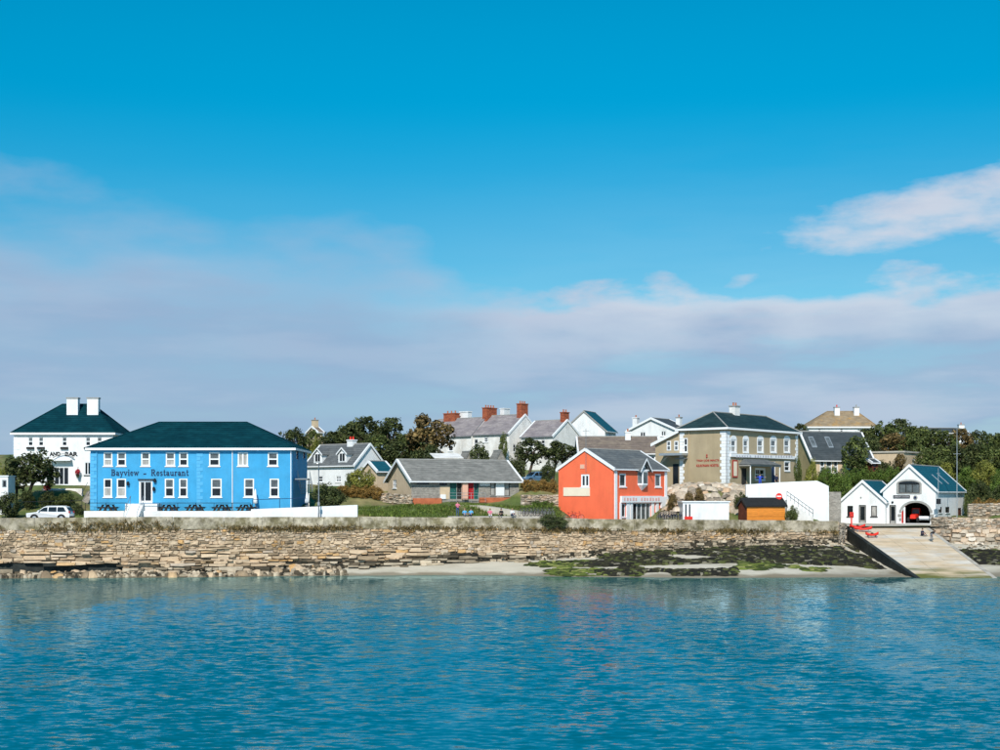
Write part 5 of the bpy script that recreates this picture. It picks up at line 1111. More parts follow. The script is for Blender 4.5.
# ---- lifeboat station
b = Bld('lifeboat_station', 'white lifeboat station with arched boat door and teal roof above the slipway', 'boathouse', 937, 187, 58, pl=883, pr=964.5, zb=5.2)
ze, zr = b.z(490.5, 187), b.z(466, 190.5)
def arch_open(f, x0, y0, x1, y1, rise, dp):
    u0, u1, z0, z1 = b.rect(f, x0, y0, x1, y1); b.open.setdefault(f, []).append((u0, u1, z0, z1, dp)); n = 14
    def fill(m):
        pr = []
        for i in range(n + 1):
            t = i / n; c = abs(2 * t - 1); pr.append((u0 + (u1 - u0) * t, z1 - rise + rise * math.sqrt(max(0, 1 - c * c))))
        for p, q in zip(pr, pr[1:]):
            m.poly([b.loc(f, *p), b.loc(f, *q), b.loc(f, q[0], z1), b.loc(f, p[0], z1)]); m.poly([b.loc(f, *p), b.loc(f, *q), b.loc(f, q[0], q[1], -.35), b.loc(f, p[0], p[1], -.35)])
    return (u0, u1, z0, z1), fill
def arch_trim(f, rc, rise, wd, mt, d=.06, legs=0.0):
    u0, u1, z0, z1 = rc; n = 14; m = MB(); um = (u0 + u1) / 2; hw = (u1 - u0) / 2; pr = []
    for i in range(n + 1):
        t = math.pi * (1 - i / n); pr.append(((um + hw * math.cos(t), z1 - rise + rise * math.sin(t)), (um + (hw + wd) * math.cos(t), z1 - rise + (rise + wd) * math.sin(t))))
    for (a, c), (a2, c2) in zip(pr, pr[1:]): m.hexa([b.loc(f, *a, -.03), b.loc(f, *a2, -.03), b.loc(f, *c2, -.03), b.loc(f, *c, -.03), b.loc(f, *a, d), b.loc(f, *a2, d), b.loc(f, *c2, d), b.loc(f, *c, d)])
    return m.build('arch_trim', mt, b.root)
rc, fillA = arch_open('L', 901.5, 502.5, 930, 523.5, 1.35, .36); arch_trim('L', rc, 1.35, .28, 'grey_trim')
u0, u1, z0, z1 = rc
room = MB(); dep = 7.0   # dark boat hall behind the arch
room.poly([(.36, u0 - .5, -.02), (dep, u0 - .5, -.02), (dep, u1 + .5, -.02), (.36, u1 + .5, -.02)]); room.poly([(dep, u0 - .5, -.02), (dep, u1 + .5, -.02), (dep, u1 + .5, z1 + .3), (dep, u0 - .5, z1 + .3)])
for u in (u0 - .5, u1 + .5): room.poly([(.36, u, -.02), (dep, u, -.02), (dep, u, z1 + .3), (.36, u, z1 + .3)])
room.poly([(.36, u0 - .5, z1 + .3), (dep, u0 - .5, z1 + .3), (dep, u1 + .5, z1 + .3), (.36, u1 + .5, z1 + .3)]); room.build('boat_hall', 'dark_wood', b.root)
m = MB(); u = u1 - .25; m.box((-.02, u - .9, .02), (.05, u + .1, 2.5)); 
bd = MB(); bd.hexa([(.1, u1 - .06, .0), (1.25, u1 - .2, .0), (1.25, u1 - .14, .0), (.1, u1 - .0, .0), (.1, u1 - .06, 2.45), (1.25, u1 - .2, 2.45), (1.25, u1 - .14, 2.45), (.1, u1 - .0, 2.45)]); bd.build('door_leaf', 'bright_red', b.root)
m = MB(); b.fbox(m, 'L', u1 - .45, u1 - .25, -.2, 2.2, -.3, -.1); m.build('door_post', 'white_paint', b.root)
for i, zq in enumerate([.3, .85, 1.4]):
    for u, s_ in ((u0, -1), (u1, 1)):
        m = MB(); a, c = sorted((u + s_ * .02, u + s_ * (.5 if i % 2 else .32))); b.fbox(m, 'L', a, c, zq, zq + .38, -.03, .05); m.build('quoin', 'grey_trim', b.root)
# arched first-floor window
w0, w1, wz0, wz1 = b.rect('L', 898.5, 481, 919.5, 493); b.window('L', 0, 0, 0, 0, frame='dark_wood', pane='pane_grey', bars=3, sill='grey_trim', local=(w0, w1, wz0, wz1 - .35), fw=.09)
arch_trim('L', (w0 - .04, w1 + .04, wz0, wz1 - .02), .36, .22, 'grey_trim', .07)
m = MB(); n = 10; um = (w0 + w1) / 2; pts = [(um + (w1 - w0) / 2 * math.cos(math.pi * i / n), wz1 - .36 + .33 * math.sin(math.pi * i / n)) for i in range(n + 1)]
m.add([b.loc('L', u, z, .03) for u, z in pts], [tuple(range(n + 1))]); m.build('fanlight', 'pane_dark', b.root)
for s_, u in ((-1, w0), (1, w1)): m = MB(); a, c = sorted((u + s_ * .02, u + s_ * .28)); b.fbox(m, 'L', a, c, wz0 - .1, wz1 - .36, -.03, .06); m.build('jamb', 'grey_trim', b.root)
b.door('L', 889.3, 505, 896, 523.5, leaf='grey_trim', frame='dark_wood', glass=.15)
sg = fpan('L', 893.3, 495.2, 910, 498.4, 'letter_black', 'sign_board', .06); b.text('L', 'LIFEBOAT STATION', 894.3, 496.0, 909, 497.6, 'letter_grey', .062, .01)
u, z = b.uv('L', 915.5, 497.5); m = MB(); m.lathe((0, 0, 0), [(.30, 0), (.30, .06), (.2, .1)], 14); e = m.build('emblem', 'grey_trim', b.root); e.location = (-.01, u, z); e.rotation_euler = (0, R(-90), 0)
m = MB(); m.lathe((0, 0, 0), [(.17, 0), (.17, .02)], 12); e2 = m.build('emblem_disc', 'letter_navy', b.root); e2.location = (-.115, u, z); e2.rotation_euler = (0, R(-90), 0)
u, z = b.uv('L', 892.6, 502.3); m = MB(); m.lathe((0, 0, 0), [(.15, 0), (.15, .1), (.08, .16)], 10); e = m.build('wall_lamp', 'black_metal', b.root); e.location = (-.01, u, z); e.rotation_euler = (0, R(-90), 0)
for x0, x1 in ((938.6, 942), (945.5, 949.6)): b.window('R', x0, 507, x1, 512.6, pane='pane_dark', frame='dark_wood', bars='', sill='white_paint', fw=.07)
b.door('R', 958, 508, 961.5, 517, leaf='brown_wood', frame='dark_wood')
b.body('white_render', ze, 'gable', zr, 'x', extra=(fillA,)); ro = b.gable_roof(ze, zr, 'teal_roof', 'x', oe=.25, og=.25, barge='white_paint', gutter='white_paint')
sl_ = (zr - ze) / (b.L / 2)
for fr in (.38, .62):
    m = MB(); c = []
    for dz in (.17, .24):
        for (xx, yy) in ((b.W * fr, .8), (b.W * fr + .35, .8), (b.W * fr + .35, 2.2), (b.W * fr, 2.2)): c.append((xx, yy, ze + yy * sl_ + dz))
    m.hexa(c); m.build('skylight', 'galvanised', b.root)
# tractor and trailer standing in the boat hall
def in_hall(x, y, z=0): q = b.o + b.ux * x + b.uy * y; return (q.x, q.y, 5.2 + z)
t_ = thing('launch_tractor', 'red launching tractor just inside the arched boat door', 'tractor', in_hall(1.9, u1 - 1.35), b.a + R(180))
MB().hexa([(.0, -.45, .55), (1.3, -.38, .6), (1.3, .38, .6), (0, .45, .55), (0, -.45, 1.25), (1.25, -.34, 1.1), (1.25, .34, 1.1), (0, .45, 1.25)]).build('bonnet', 'bright_red', t_)
MB().hexa([(-1.1, -.6, .5), (-.02, -.6, .5), (-.02, .6, .5), (-1.1, .6, .5), (-1.0, -.5, 2.0), (-.2, -.5, 2.0), (-.2, .5, 2.0), (-1.0, .5, 2.0)]).build('cab', 'bright_red', t_)
MB().hexa([(-.02, -.5, 1.3), (.0, -.5, 1.3), (.0, .5, 1.3), (-.02, .5, 1.3), (-.17, -.42, 1.9), (-.15, -.42, 1.9), (-.15, .42, 1.9), (-.17, .42, 1.9)]).build('windscreen', 'pane_grey', t_)
for x_, r_ in ((-.6, .6), (.95, .4)):
    for s_ in (-1, 1): w_o = MB().lathe((0, 0, 0), [(r_ * .55, -.15), (r_, -.13), (r_, .13), (r_ * .55, .15)], 18).build('wheel', 'rubber', t_, loc=(x_, s_ * .62, r_)); w_o.rotation_euler = (R(90), 0, 0)
t_ = thing('boat_trailer', 'grey boat trailer at the right side of the arched boat door', 'trailer', in_hall(1.2, u0 + .95), b.a)
for y_ in (-.6, .6): MB().box((-.5, y_ - .06, .42), (3, y_ + .06, .62)).build('rail', 'galvanised', t_)
for x_ in (-.5, 1.0, 2.6): MB().box((x_, -.53, .45), (x_ + .12, .53, .6)).build('crossbar', 'galvanised', t_)
for s_ in (-1, 1): w_o = MB().lathe((0, 0, 0), [(.15, -.09), (.28, -.08), (.28, .08), (.15, .09)], 16).build('wheel', 'rubber', t_, loc=(1.2, s_ * .78, .28)); w_o.rotation_euler = (R(90), 0, 0)
MB().box((-.55, -.7, .63), (-.45, .7, .95)).build('light_board', 'white_paint', t_)
STA = b; sta_left = b.o + b.uy * b.L
# annex with the small gable
b = Bld('station_annex', 'small white gabled annex left of the lifeboat station', 'boathouse', 885.3, 189.8, 58, pl=840.6, W=8.5, zb=5.2)
ze, zr = b.z(501.5, 189.8), b.z(481.5, 192)
b.door('L', 858.8, 505, 866, 523, leaf='grey_trim', frame='dark_wood', glass=.15)
for x0, x1 in ((847.3, 853), (871, 877)):
    b.window('L', x0, 505.8, x1, 516.5, pane=('pane_curtain' if x0 > 860 else 'pane_dark'), frame='dark_wood', bars='', sill='dark_wood', fw=.08)
b.body('white_render', ze, 'gable', zr, 'x'); b.gable_roof(ze, zr, 'teal_roof', 'x', oe=.22, og=.25)
u, z = b.uv('L', 861, 497.5); m = MB(); m.lathe((0, 0, 0), [(.12, 0), (.12, .06), (.05, .08)], 10); e = m.build('wall_vent', 'grey_trim', b.root); e.location = (-.01, u, z); e.rotation_euler = (0, R(-90), 0)
u, z = b.uv('L', 840.8, 505); 
ANX = b

# ---- white low kiosk building, timber shed, big white garden wall
b = Bld('white_flat_kiosk', 'low white flat-roofed hut with narrow dark windows beside the bicycles', 'hut', 683, 171, 4, pr=729, L=3.2, zb=5.3)
ze = b.z(502.3, 171)
for x0, x1 in ((684.6, 687.3), (688.4, 691.1)): b.window('R', x0, 503.8, x1, 519, pane='pane_dark', bars='', sill=None, fw=.07)
b.body('white_render', ze, 'hip'); m = MB(); m.box((-.15, -.15, ze + .004), (b.W + .15, b.L + .15, ze + .14)); m.build('roof', 'white_paint', b.root); fpan('R', 684.4, 516.5, 692, 519.5, 'bright_red', 'flower_trough', .35)
b = Bld('timber_shed', 'bright orange boarded timber shed with black felt roof', 'shed', 747, 170.5, 28, pl=738.5, pr=785, zb=5.3)
ze, zr = b.z(505.5, 170.5), b.z(498.8, 171.6)
m = MB(); m.box((.03, .03, -1), (b.W - .03, b.L - .03, ze)); m.add([(.02, 0.03, ze), (.02, b.L - .03, ze), (.02, b.L / 2, zr)], [(0, 1, 2)]); m.build('wall', 'dark_wood', b.root)
n = 14; hb = (ze + .6) / n
for i in range(n): m = MB(); m.box((0, -.02, -.6 + i * hb + .012), (b.W, .035, -.6 + (i + 1) * hb)); m.build('board', 'orange_wood', b.root)
n = 10; wb = b.L / n
for i in range(n):
    y0 = i * wb; zt = ze + (zr - ze) * (1 - abs((y0 + wb / 2) / (b.L / 2) - 1)) - .04; m = MB(); m.box((-.03, y0 + .01, -.6), (.03, y0 + wb - .01, zt)); m.build('board', 'brown_wood', b.root)
b.gable_roof(ze, zr, 'felt_roof', 'x', oe=.2, og=.2, barge='dark_wood', gutter=None, rcap=None)
for x0, x1 in ((758, 773),): u0, u1, z0, z1 = b.rect('R', x0, 508.5, x1, 515.5); m = MB(); b.fbox(m, 'R', u0, u1, z0, z1, -.02, .045); m.build('hatch', 'orange_wood', b.root)

# ---- big white retaining wall with the steps
def wall_poly(name, label, pts, thick, mt, cat='wall', dirn=(0, 1, 0)):
    """upright wall: outline points in world space on one plane, thickened away from the viewer"""
    c = sum((Vector(p) for p in pts), Vector()) / len(pts); c.z = min(p[2] for p in pts); m = MB(); n = len(pts); t = Vector(dirn) * thick
    v = [Vector(p) - c for p in pts]; m.add([*v, *[q + t for q in v]], [tuple(range(n)), tuple(range(2 * n - 1, n - 1, -1))] + [(i, (i + 1) % n, (i + 1) % n + n, i + n) for i in range(n)])
    return tag(m.build(name, mt, loc=c), label, cat)
wp = [P(746, 484.5, 176), P(780, 482.3, 176), P(816, 480.8, 176.5), P(820, 482.5, 176.5), P(827.6, 486.2, 176.6), P(828, 522, 176.6), P(746, 530, 176)]
for q in wp: q.y = 176
gw = wall_poly('white_garden_wall', 'tall white rendered retaining wall below the pub terrace', wp, .4, 'white_render')
sp0, sp1 = P(786, 499, 175.3), P(812, 517.5, 175.3); stp = thing('wall_steps', 'white steps with black handrail descending along the white garden wall', 'steps', (sp0 + sp1) / 2 - Vector((0, 0, 1.2))); org = Vector(stp.location); n = 13
for i in range(n):
    a = sp0.lerp(sp1, i / n); c = sp0.lerp(sp1, (i + 1) / n); m = MB(); m.box(Vector((a.x, 174.6, sp1.z - .6)) - org, Vector((c.x - .003, 175.98, a.z - .1)) - org); m.build('step', 'white_weathered', stp)
m = MB()
for h in (.95, .5): m.tube([sp0 + Vector((0, -.6, h)) - org, sp1 + Vector((0, -.6, h)) - org], .035, 6)
for i in range(8): q = sp0.lerp(sp1, i / 7) + Vector((0, -.6, 0)) - org; m.tube([q - Vector((0, 0, .2)), q + Vector((0, 0, .95))], .025, 6)
m.build('handrail', 'black_metal', stp)
# stone pier and bits between wall and annex
tag(MB().box((-.92, -.5, -1.5), (.92, .9, 4.1)).build('stone_pier', 'grey_stone', loc=(gx(833, 178.5), 178.6, 5.3)), 'grey stone gate pier between the white garden wall and the station annex', 'pier')
# rubble slope below the pub built of individual rocks
rng = random.Random(77); rb = MB(); nb = 0
rs = thing('rock_bank', 'rough rock bank with boulders below the tan pub', 'bank', (gx(710, 175), 175, 7.5)); org = Vector(rs.location); lst = []
for i in range(520):
    px = rng.uniform(664, 752); D = rng.uniform(173.6, 181); x = gx(px, D); lst.append((rng.uniform(.2, .75), x, D))
lst.sort(reverse=True)
for i, (r_, x, D) in enumerate(lst):
    z = land_z(x, D); v, f = lump(rng, (0, 0, 0), r_ * 1.2, r_ * .8, r_ * .75)
    if i < 70: m = MB(); m.add(v, f); m.build('rock', 'rubble_object', rs, loc=Vector((x, D, z)) - org)
    else: rb.add([Vector(q) + Vector((x, D, z)) - org for q in v], f)
rb.build('small_rocks', 'rubble_island', rs, kind='stuff')
# low garden walls
def rubble_line(name, label, a, c, h, seed, mt_i='rubble_island', mt_o='rubble_object', **k):
    ln = Line([(a[0], a[1]), (c[0], c[1])]); z0 = a[2]; z1 = c[2]
    return build_wall(ln, lambda t: z0 + (z1 - z0) * t / ln.len + h, lambda t: z0 + (z1 - z0) * t / ln.len, name, label, 9, mt_o, mt_i, .16, .3, .3, .7, .02, 40, seed, **k)
rubble_line('garden_wall', 'low grey stone garden wall between the bungalow and the orange shop', P(521, 503.5, 173.5), P(560, 504, 174.5), 1.1, 31)
rubble_line('garden_wall', 'low stone garden wall under the rust-coloured hedge left of the bungalow', P(377, 500, 176.5), P(411, 502, 172.8), .9, 32)
rubble_line('garden_wall', 'grey stone wall below the yellow hedge at far right', P(968, 514, 184), P(1010, 513, 184), 1.3, 33)
# hotel terrace wall and steps
tw = [P(42, 488.5, 178), P(82, 488.5, 178), P(82, 505, 178), P(42, 505, 178)]
wall_poly('terrace_wall', 'white rendered terrace wall in front of the hotel entrance', tw, .5, 'white_weathered')
hs_ = thing('hotel_steps', 'stone steps with railings climbing to the hotel terrace', 'steps', P(85.5, 503, 176)); org = Vector(hs_.location)
for i in range(10): m = MB(); x0 = gx(82.5, 176); m.box(Vector((x0, 175.2 + i * .3, 7.0)) - org, Vector((x0 + .9, 175.2 + (i + 1) * .3 - .004, 8.0 + i * .17)) - org); m.build('step', 'grey_stone', hs_)
m = MB(); x0 = gx(82.5, 176); m.tube([Vector((x0, 175.2, 8.9)) - org, Vector((x0, 178.2, 10.6)) - org], .03, 6); m.tube([Vector((x0 + .9, 175.2, 8.9)) - org, Vector((x0 + .9, 178.2, 10.6)) - org], .03, 6); m.build('handrail', 'black_metal', hs_)
# restaurant terrace: white wall, plinth, steps, railings
x0, x1, x2 = gx(84, 162), gx(251, 162), gx(357.5, 162.6)
tz = gz(511, 162); tz2 = gz(506.2, 162)
m = MB(); m.box((x0, 162, 5.2), (x1, 162.35, tz)); tag(m.build('terrace_wall', 'white_render'), 'low white terrace wall in front of the blue restaurant', 'wall')
m = MB(); m.hexa([(x1 + .004, 162, 5.2), (x2, 162.6, 5.2), (x2, 163.0, 5.2), (x1 + .004, 162.35, 5.2), (x1 + .004, 162, tz2 - .35), (x2, 162.6, tz2 + .15), (x2, 163.0, tz2 + .15), (x1 + .004, 162.35, tz2 - .35)]); tag(m.build('terrace_wall', 'white_render'), 'taller white terrace wall right of the blue restaurant, under the street lamp', 'wall')
ds = thing('entrance_steps', 'white steps with thin handrails up to the blue restaurant door', 'steps', (gx(134, 161), 160.4, 5.9)); org = Vector(ds.location); xa, xb = gx(126.5, 161), gx(140.5, 161); n = 10; zt = gz(503.6, 165)
for i in range(n): m = MB(); m.box(Vector((xa, 159.6 + i * .3, 5.3)) - org, Vector((xb, 159.6 + (i + 1) * .3 - .004, 6.1 + (zt - 6.1) * (i + 1) / n)) - org); m.build('step', 'white_render', ds)
m = MB(); m.box(Vector((gx(126, 163), 162.62, 5.3)) - org, Vector((gx(158, 163), 164.97, zt - .01)) - org); m.build('landing', 'white_render', ds)
m = MB()
for x in (xa + .06, xb - .06): m.tube([Vector((x, 159.7, 7.0)) - org, Vector((x, 162.5, zt + .9)) - org], .03, 6); m.tube([Vector((x, 159.7, 6.1)) - org, Vector((x, 159.7, 7.0)) - org], .03, 6); m.tube([Vector((x, 162.5, zt)) - org, Vector((x, 162.5, zt + .9)) - org], .03, 6)
m.build('handrail', 'grey_metal', ds)
def railing(name, label, pts, h, mt='black_metal', step=2.0, mids=(.5,), r=.035):
    o = thing(name, label, 'railing', pts[0]); org = Vector(o.location); m = MB(); m.tube([Vector(p) + Vector((0, 0, h)) - org for p in pts], r, 6); m.build('top_rail', mt, o)
    for fr in mids: m = MB(); m.tube([Vector(p) + Vector((0, 0, h * fr)) - org for p in pts], r * .6, 5); m.build('mid_rail', mt, o)
    for a, c in zip(pts, pts[1:]):
        a, c = Vector(a), Vector(c); n = max(1, int((c - a).length / step))
        for i in range(n + 1): q = a.lerp(c, i / n) - org; m = MB(); m.tube([q - Vector((0, 0, .05)), q + Vector((0, 0, h))], r, 6); m.build('post', mt, o)
    return o
railing('terrace_railing', 'black metal railing along the white terrace wall before the picnic tables', [(gx(141, 162), 162.17, tz), (gx(250, 162), 162.17, tz)], gz(503, 162) - tz, mids=())
railing('terrace_railing', 'black railing left of the restaurant steps above the white wall', [(gx(85, 162), 162.17, tz), (gx(126, 162), 162.17, tz)], gz(503, 162) - tz, mids=())
railing('terrace_railing', 'dark blue railing along the taller white wall at the restaurant corner', [(gx(253, 163.2), 162.9, tz2 - .4), (gx(307, 163.2), 162.9, tz2 - .2)], 1.15, 'navy_paint', mids=(), step=2.8)
railing('road_railing', 'thin black railing behind the white car beside the hedge', [(gx(2, 163.5), 163.5, 6.2), (gx(82, 163.5), 163.5, 6.4)], gz(501.5, 163.5) - 6.3, mids=(), step=3.5)
# path up to the bungalow
m = MB(); pp = [(438, 505.2, 172.2), (462, 504.3, 171.6), (480, 504.6, 170.8), (500, 507.6, 169.8), (520, 511, 169.0), (545, 515, 168.0)]
for px, py, D in pp:
    q = P(px, py, D); m.v += [(q.x, q.y - .75, q.z - .12), (q.x, q.y + .9, q.z - .0), (q.x, q.y - .75, q.z - 1.4)]
for i in range(len(pp) - 1): k = 3 * i; m.f += [(k, k + 3, k + 4, k + 1), (k + 2, k + 5, k + 3, k)]; m.mi += [0, 0]
m.build('path', 'path_stone', kind='structure')
# ================================================================== vegetation
def crown_proto(seed, nc=64, nl=42, leaf=.105, squash=1.0, spread=.28, flat=0.0):
    rng = random.Random(seed); m = MB()
    for i in range(nc):
        while True:
            p = Vector((rng.uniform(-1, 1), rng.uniform(-1, 1), rng.uniform(-1, 1)))
            if .2 < p.length < 1: break
        p = p.normalized() * (p.length ** .55) * .84; lump_ = 1 + .55 * noise.noise(p * 1.6 + Vector((seed, 0, 0)))
        p *= lump_; r = spread * rng.uniform(.6, 1.25)
        for k in range(nl):
            d = Vector((rng.gauss(0, 1), rng.gauss(0, 1), rng.gauss(0, 1) + .25)).normalized(); q = p + d * r * rng.uniform(.55, 1.0); q.z *= squash
            n = (d + Vector((rng.gauss(0, .5), rng.gauss(0, .5), rng.gauss(0, .5) + .3))).normalized(); a = n.orthogonal().normalized(); a.rotate(Matrix.Rotation(rng.uniform(0, 6.28), 3, n)); c = n.cross(a); s = leaf * rng.uniform(.55, 1.25)
            m.poly([q - a * s * .9, q - c * s * .45 + n * s * .1, q + a * s * .9, q + c * s * .45 + n * s * .1])
    return m.mesh('crown', 'leaf_mid')
CR = [crown_proto(i) for i in range(6)]; CRD = [crown_proto(20 + i, 90, 60, .075) for i in range(3)]
def solo_mat(o, mt):
    o.material_slots[0].link = 'OBJECT'; o.material_slots[0].material = M[mt]; return o
rngv = random.Random(4)
def tree(name, label, px, D, yt, hw, yb=None, mt='leaf_mid', zg=None, group=None, ry=None, trunks=1, lean=0.0, dense=False, cat='tree'):
    """crown centred on column px, top at row yt, half-width hw pixels, crown bottom at row yb"""
    x = gx(px, D); zt = gz(yt, D); rx = hw / F * D; zbm = gz(yb, D) if yb else zt - 2 * rx; rz = (zt - zbm) / 2; zc = (zt + zbm) / 2
    g = land_z(x, D) if zg is None else zg
    if dense: zbm = min(zbm, g - .1) if zbm - g < 6 else zbm; rz = (zt - zbm) / 2; zc = (zt + zbm) / 2
    g = min(g, zbm + .05 if dense else zbm - .05)
    o = thing(name, label, cat, (x, D, g), 0, group)
    pool = CRD if dense else CR; c = link('crown', pool[rngv.randrange(len(pool))], o, (0, 0, zc - g)); c.scale = (rx * 1.04, (ry or rx) * 1.0, rz * 1.04); c.rotation_euler = (0, 0, rngv.uniform(0, 6.28)) if abs(rx - (ry or rx)) < .01 else (0, 0, 0); solo_mat(c, mt)
    m = MB(); hh = zc - g
    for k in range(trunks):
        ox = (k - (trunks - 1) / 2) * rx * .5; r0 = max(.06, min(.28, hh * .045)); base = Vector((ox - lean * rx, 0, -.3)); mid = Vector((ox * 1.1 - lean * rx * .4 + rngv.uniform(-.1, .1) * rx, rngv.uniform(-.2, .2), hh * .55)); top = Vector((ox * .8, 0, hh))
        m.tube([base, base.lerp(mid, .5) + Vector((rngv.uniform(-.12, .12), 0, 0)), mid, top], [r0 * 1.25, r0, r0 * .85, r0 * .45], 8)
        for j in range(5):
            a = 6.28 * (j + rngv.random()) / 5; e = Vector((math.cos(a) * rx * .68 + ox * .4, math.sin(a) * (ry or rx) * .6, hh + rz * rngv.uniform(-.3, .55))); m.tube([mid.lerp(top, .1 * j), mid.lerp(e, .55) + Vector((0, 0, .15 * rz)), e], [r0 * .6, r0 * .4, r0 * .15], 6)
    m.build('trunk', 'bark', o, True); return o
def bush(label, px, D, yt, hw, yb, mt='leaf_mid', name='bush', group=None, ry=None, cat='bush'):
    return tree(name, label, px, D, yt, hw, yb, mt, None, group, ry, 1, 0, True, cat)
# left
tree('windswept_tree', 'dark windswept tree with spreading crown in front of the white hotel', 34, 172, 450, 26, 487, 'leaf_dark', 7.4, lean=.35, trunks=1)
tree('windswept_tree', 'smaller dark tree at far left, leaning towards the hotel', 15, 171, 457, 15, 492, 'leaf_dark', 7.2, lean=-.1)
bush('large dark bush behind the white car at far left', 8, 163, 494, 13, 519, 'leaf_dark'); bush('yellow-green bush at the left edge below the tree', 1, 168, 466, 7, 486, 'leaf_yellow')
bush('dark round bush under the windswept tree', 28, 170, 491, 8, 507, 'leaf_dark')
bush('dark hedge bush below the hotel terrace, left half', 47, 172, 492, 9, 510, 'leaf_dark'); bush('green hedge bush below the hotel terrace, right half', 64, 172, 494, 12, 511, 'leaf_mid'); bush('dark bush right of the white car', 78, 164, 504, 8, 519, 'leaf_dark')
bush('red flowering shrub at the left end of the terrace wall', 48, 177, 482, 4.5, 488, 'flower_red')
for i, (px, D, yt, hw, yb) in enumerate(sorted(((294, 215, 427, 14, 452), (312, 222, 431, 10, 455), (330, 214, 430, 14, 455), (348, 216, 423, 16, 455), (368, 214, 418, 19, 452), (390, 213, 419, 17, 452), (352, 224, 421, 14, 448), (378, 208, 436, 17, 462), (396, 206, 442, 16, 464), (362, 204, 448, 9, 466), (412, 210, 432, 16, 462)))):
    tree('dense_tree', ordn(i) + ' dark evergreen from the left in the wood behind the dormer house', px, D, yt, hw, yb, ('leaf_dark', 'leaf_mid', 'leaf_dark')[i % 3], group='wood behind the dormer house')
tree('rust_tree', 'large rust-brown tree in front of the long white house', 429, 208, 415, 25, 459, 'leaf_brown'); bush('dark green bush at the foot of the rust-brown tree', 424, 204, 446, 18, 464, 'leaf_dark')
bush('yellow-green palm-like shrub behind the restaurant corner', 316, 205, 440, 7, 455, 'leaf_yellow')
bush('dark shrub spilling over the white wall behind the street lamp', 329, 165.5, 485, 17, 509, 'leaf_dark')
bush('yellow-green shrub in front of the dormer house', 362, 180, 469, 13, 488, 'leaf_yellow'); bush('green shrub at the dormer house corner', 350, 181, 474, 6, 486, 'leaf_mid')
for i, px in enumerate((343, 354, 366, 376)): bush(ordn(i) + ' clump from the left of the rust-coloured hedge beside the bungalow gable', px, 176, 486, 7.5, 498, 'leaf_rust', 'hedge', 'rust hedge left of the bungalow')
bush('dark round bush behind the bungalow roof', 482, 200, 445, 14, 463, 'leaf_dark', ry=2); bush('ivy climbing the corner of the long white house', 503, 224, 434, 5, 458, 'leaf_mid', 'ivy', ry=.5, cat='ivy')
tree('leaning_tree', 'dark windswept tree with open trunk right of the bungalow', 531, 200, 439, 17, 462, 'leaf_dark', 10.6, lean=.5, trunks=2); tree('leaning_tree', 'dark windswept tree between the bungalow and the orange shop gable', 560, 199, 441, 17, 464, 'leaf_dark', 10.8, lean=.2, trunks=2)
bush('dark low tree at the right end of the bungalow roof', 517, 196, 455, 10, 476, 'leaf_dark'); bush('dark bush left of the orange shop gable', 548, 194, 462, 8, 478, 'leaf_dark')
for i, px in enumerate((526, 535, 544, 552)): bush(ordn(i) + ' clump from the left of the gold hedge beside the orange shop', px, 180, 480, 6.5, 494, 'leaf_rust', 'hedge', 'gold hedge left of the orange shop')
for i, px in enumerate((537, 547)): bush(('left', 'right')[i] + ' green grassy clump below the gold hedge', px, 172, 501, 7, 509, 'leaf_bright', 'grass_clump', 'green clumps below the gold hedge')
bush('dark creeper hanging over the parapet left of the orange shop', 553, 163.0, 515.5, 16, 528, 'leaf_dark', 'creeper', ry=.7, cat='creeper')
# right
tree('skyline_tree', 'small dark tree on the skyline between pub and lichen roof', 800, 262, 423, 7, 436, 'leaf_dark')
tree('round_tree', 'dark round tree in front of the slate house right end', 857, 203.5, 438, 15, 472, 'leaf_mid')
RT = [(868, 240, 427, 14, 452), (884, 238, 421, 16, 452), (902, 240, 420, 15, 452), (918, 236, 424, 14, 455), (893, 228, 432, 16, 460), (873, 226, 436, 12, 460), (912, 226, 436, 15, 466), (932, 238, 428, 13, 458), (946, 236, 432, 14, 462), (962, 238, 430, 14, 462), (978, 240, 432, 13, 462), (994, 238, 431, 14, 462), (1010, 238, 430, 14, 462), (938, 222, 444, 15, 474), (956, 222, 446, 15, 476), (972, 224, 443, 14, 476), (990, 222, 442, 15, 474), (1008, 222, 444, 15, 474), (926, 216, 450, 12, 478), (1028, 232, 432, 18, 470)]
RK = {i: k for k, i in enumerate(sorted(range(len(RT)), key=lambda i: RT[i][0]))}
for i, (px, D, yt, hw, yb) in enumerate(RT): tree('thicket_tree', ordn(RK[i]) + ' tree from the left in the dark thicket above the lifeboat station', px, D, yt, hw, yb, ('leaf_dark', 'leaf_mid', 'leaf_dark', 'leaf_mid', 'leaf_brown')[i % 5 if i % 7 else 0], group='thicket above the lifeboat station')
tree('small_brown_tree', 'small brown tree before the beige flat-roofed block', 900, 206, 453, 6, 468, 'leaf_brown')
for i, px in enumerate((824, 834, 844, 855, 866, 877, 888, 897)): bush(ordn(i) + ' bush from left of the green hedge behind the annex', px, 194 if px < 850 else 202.0, 468 + (i % 2), 8, 488, 'leaf_bright', 'hedge', 'green hedge behind the station annex')
for i, px in enumerate((868, 882, 896)): bush(ordn(i) + ' dark bush from the left below the beige block', px, 207, 461, 9, 474, 'leaf_dark', 'hedge', 'dark hedge below the beige block')
bush('yellow-green shrub at the slate house gable', 811, 188, 462, 7, 479, 'leaf_yellow'); bush('green shrub right of the pub wall', 798, 192, 458, 4, 480, 'leaf_mid')
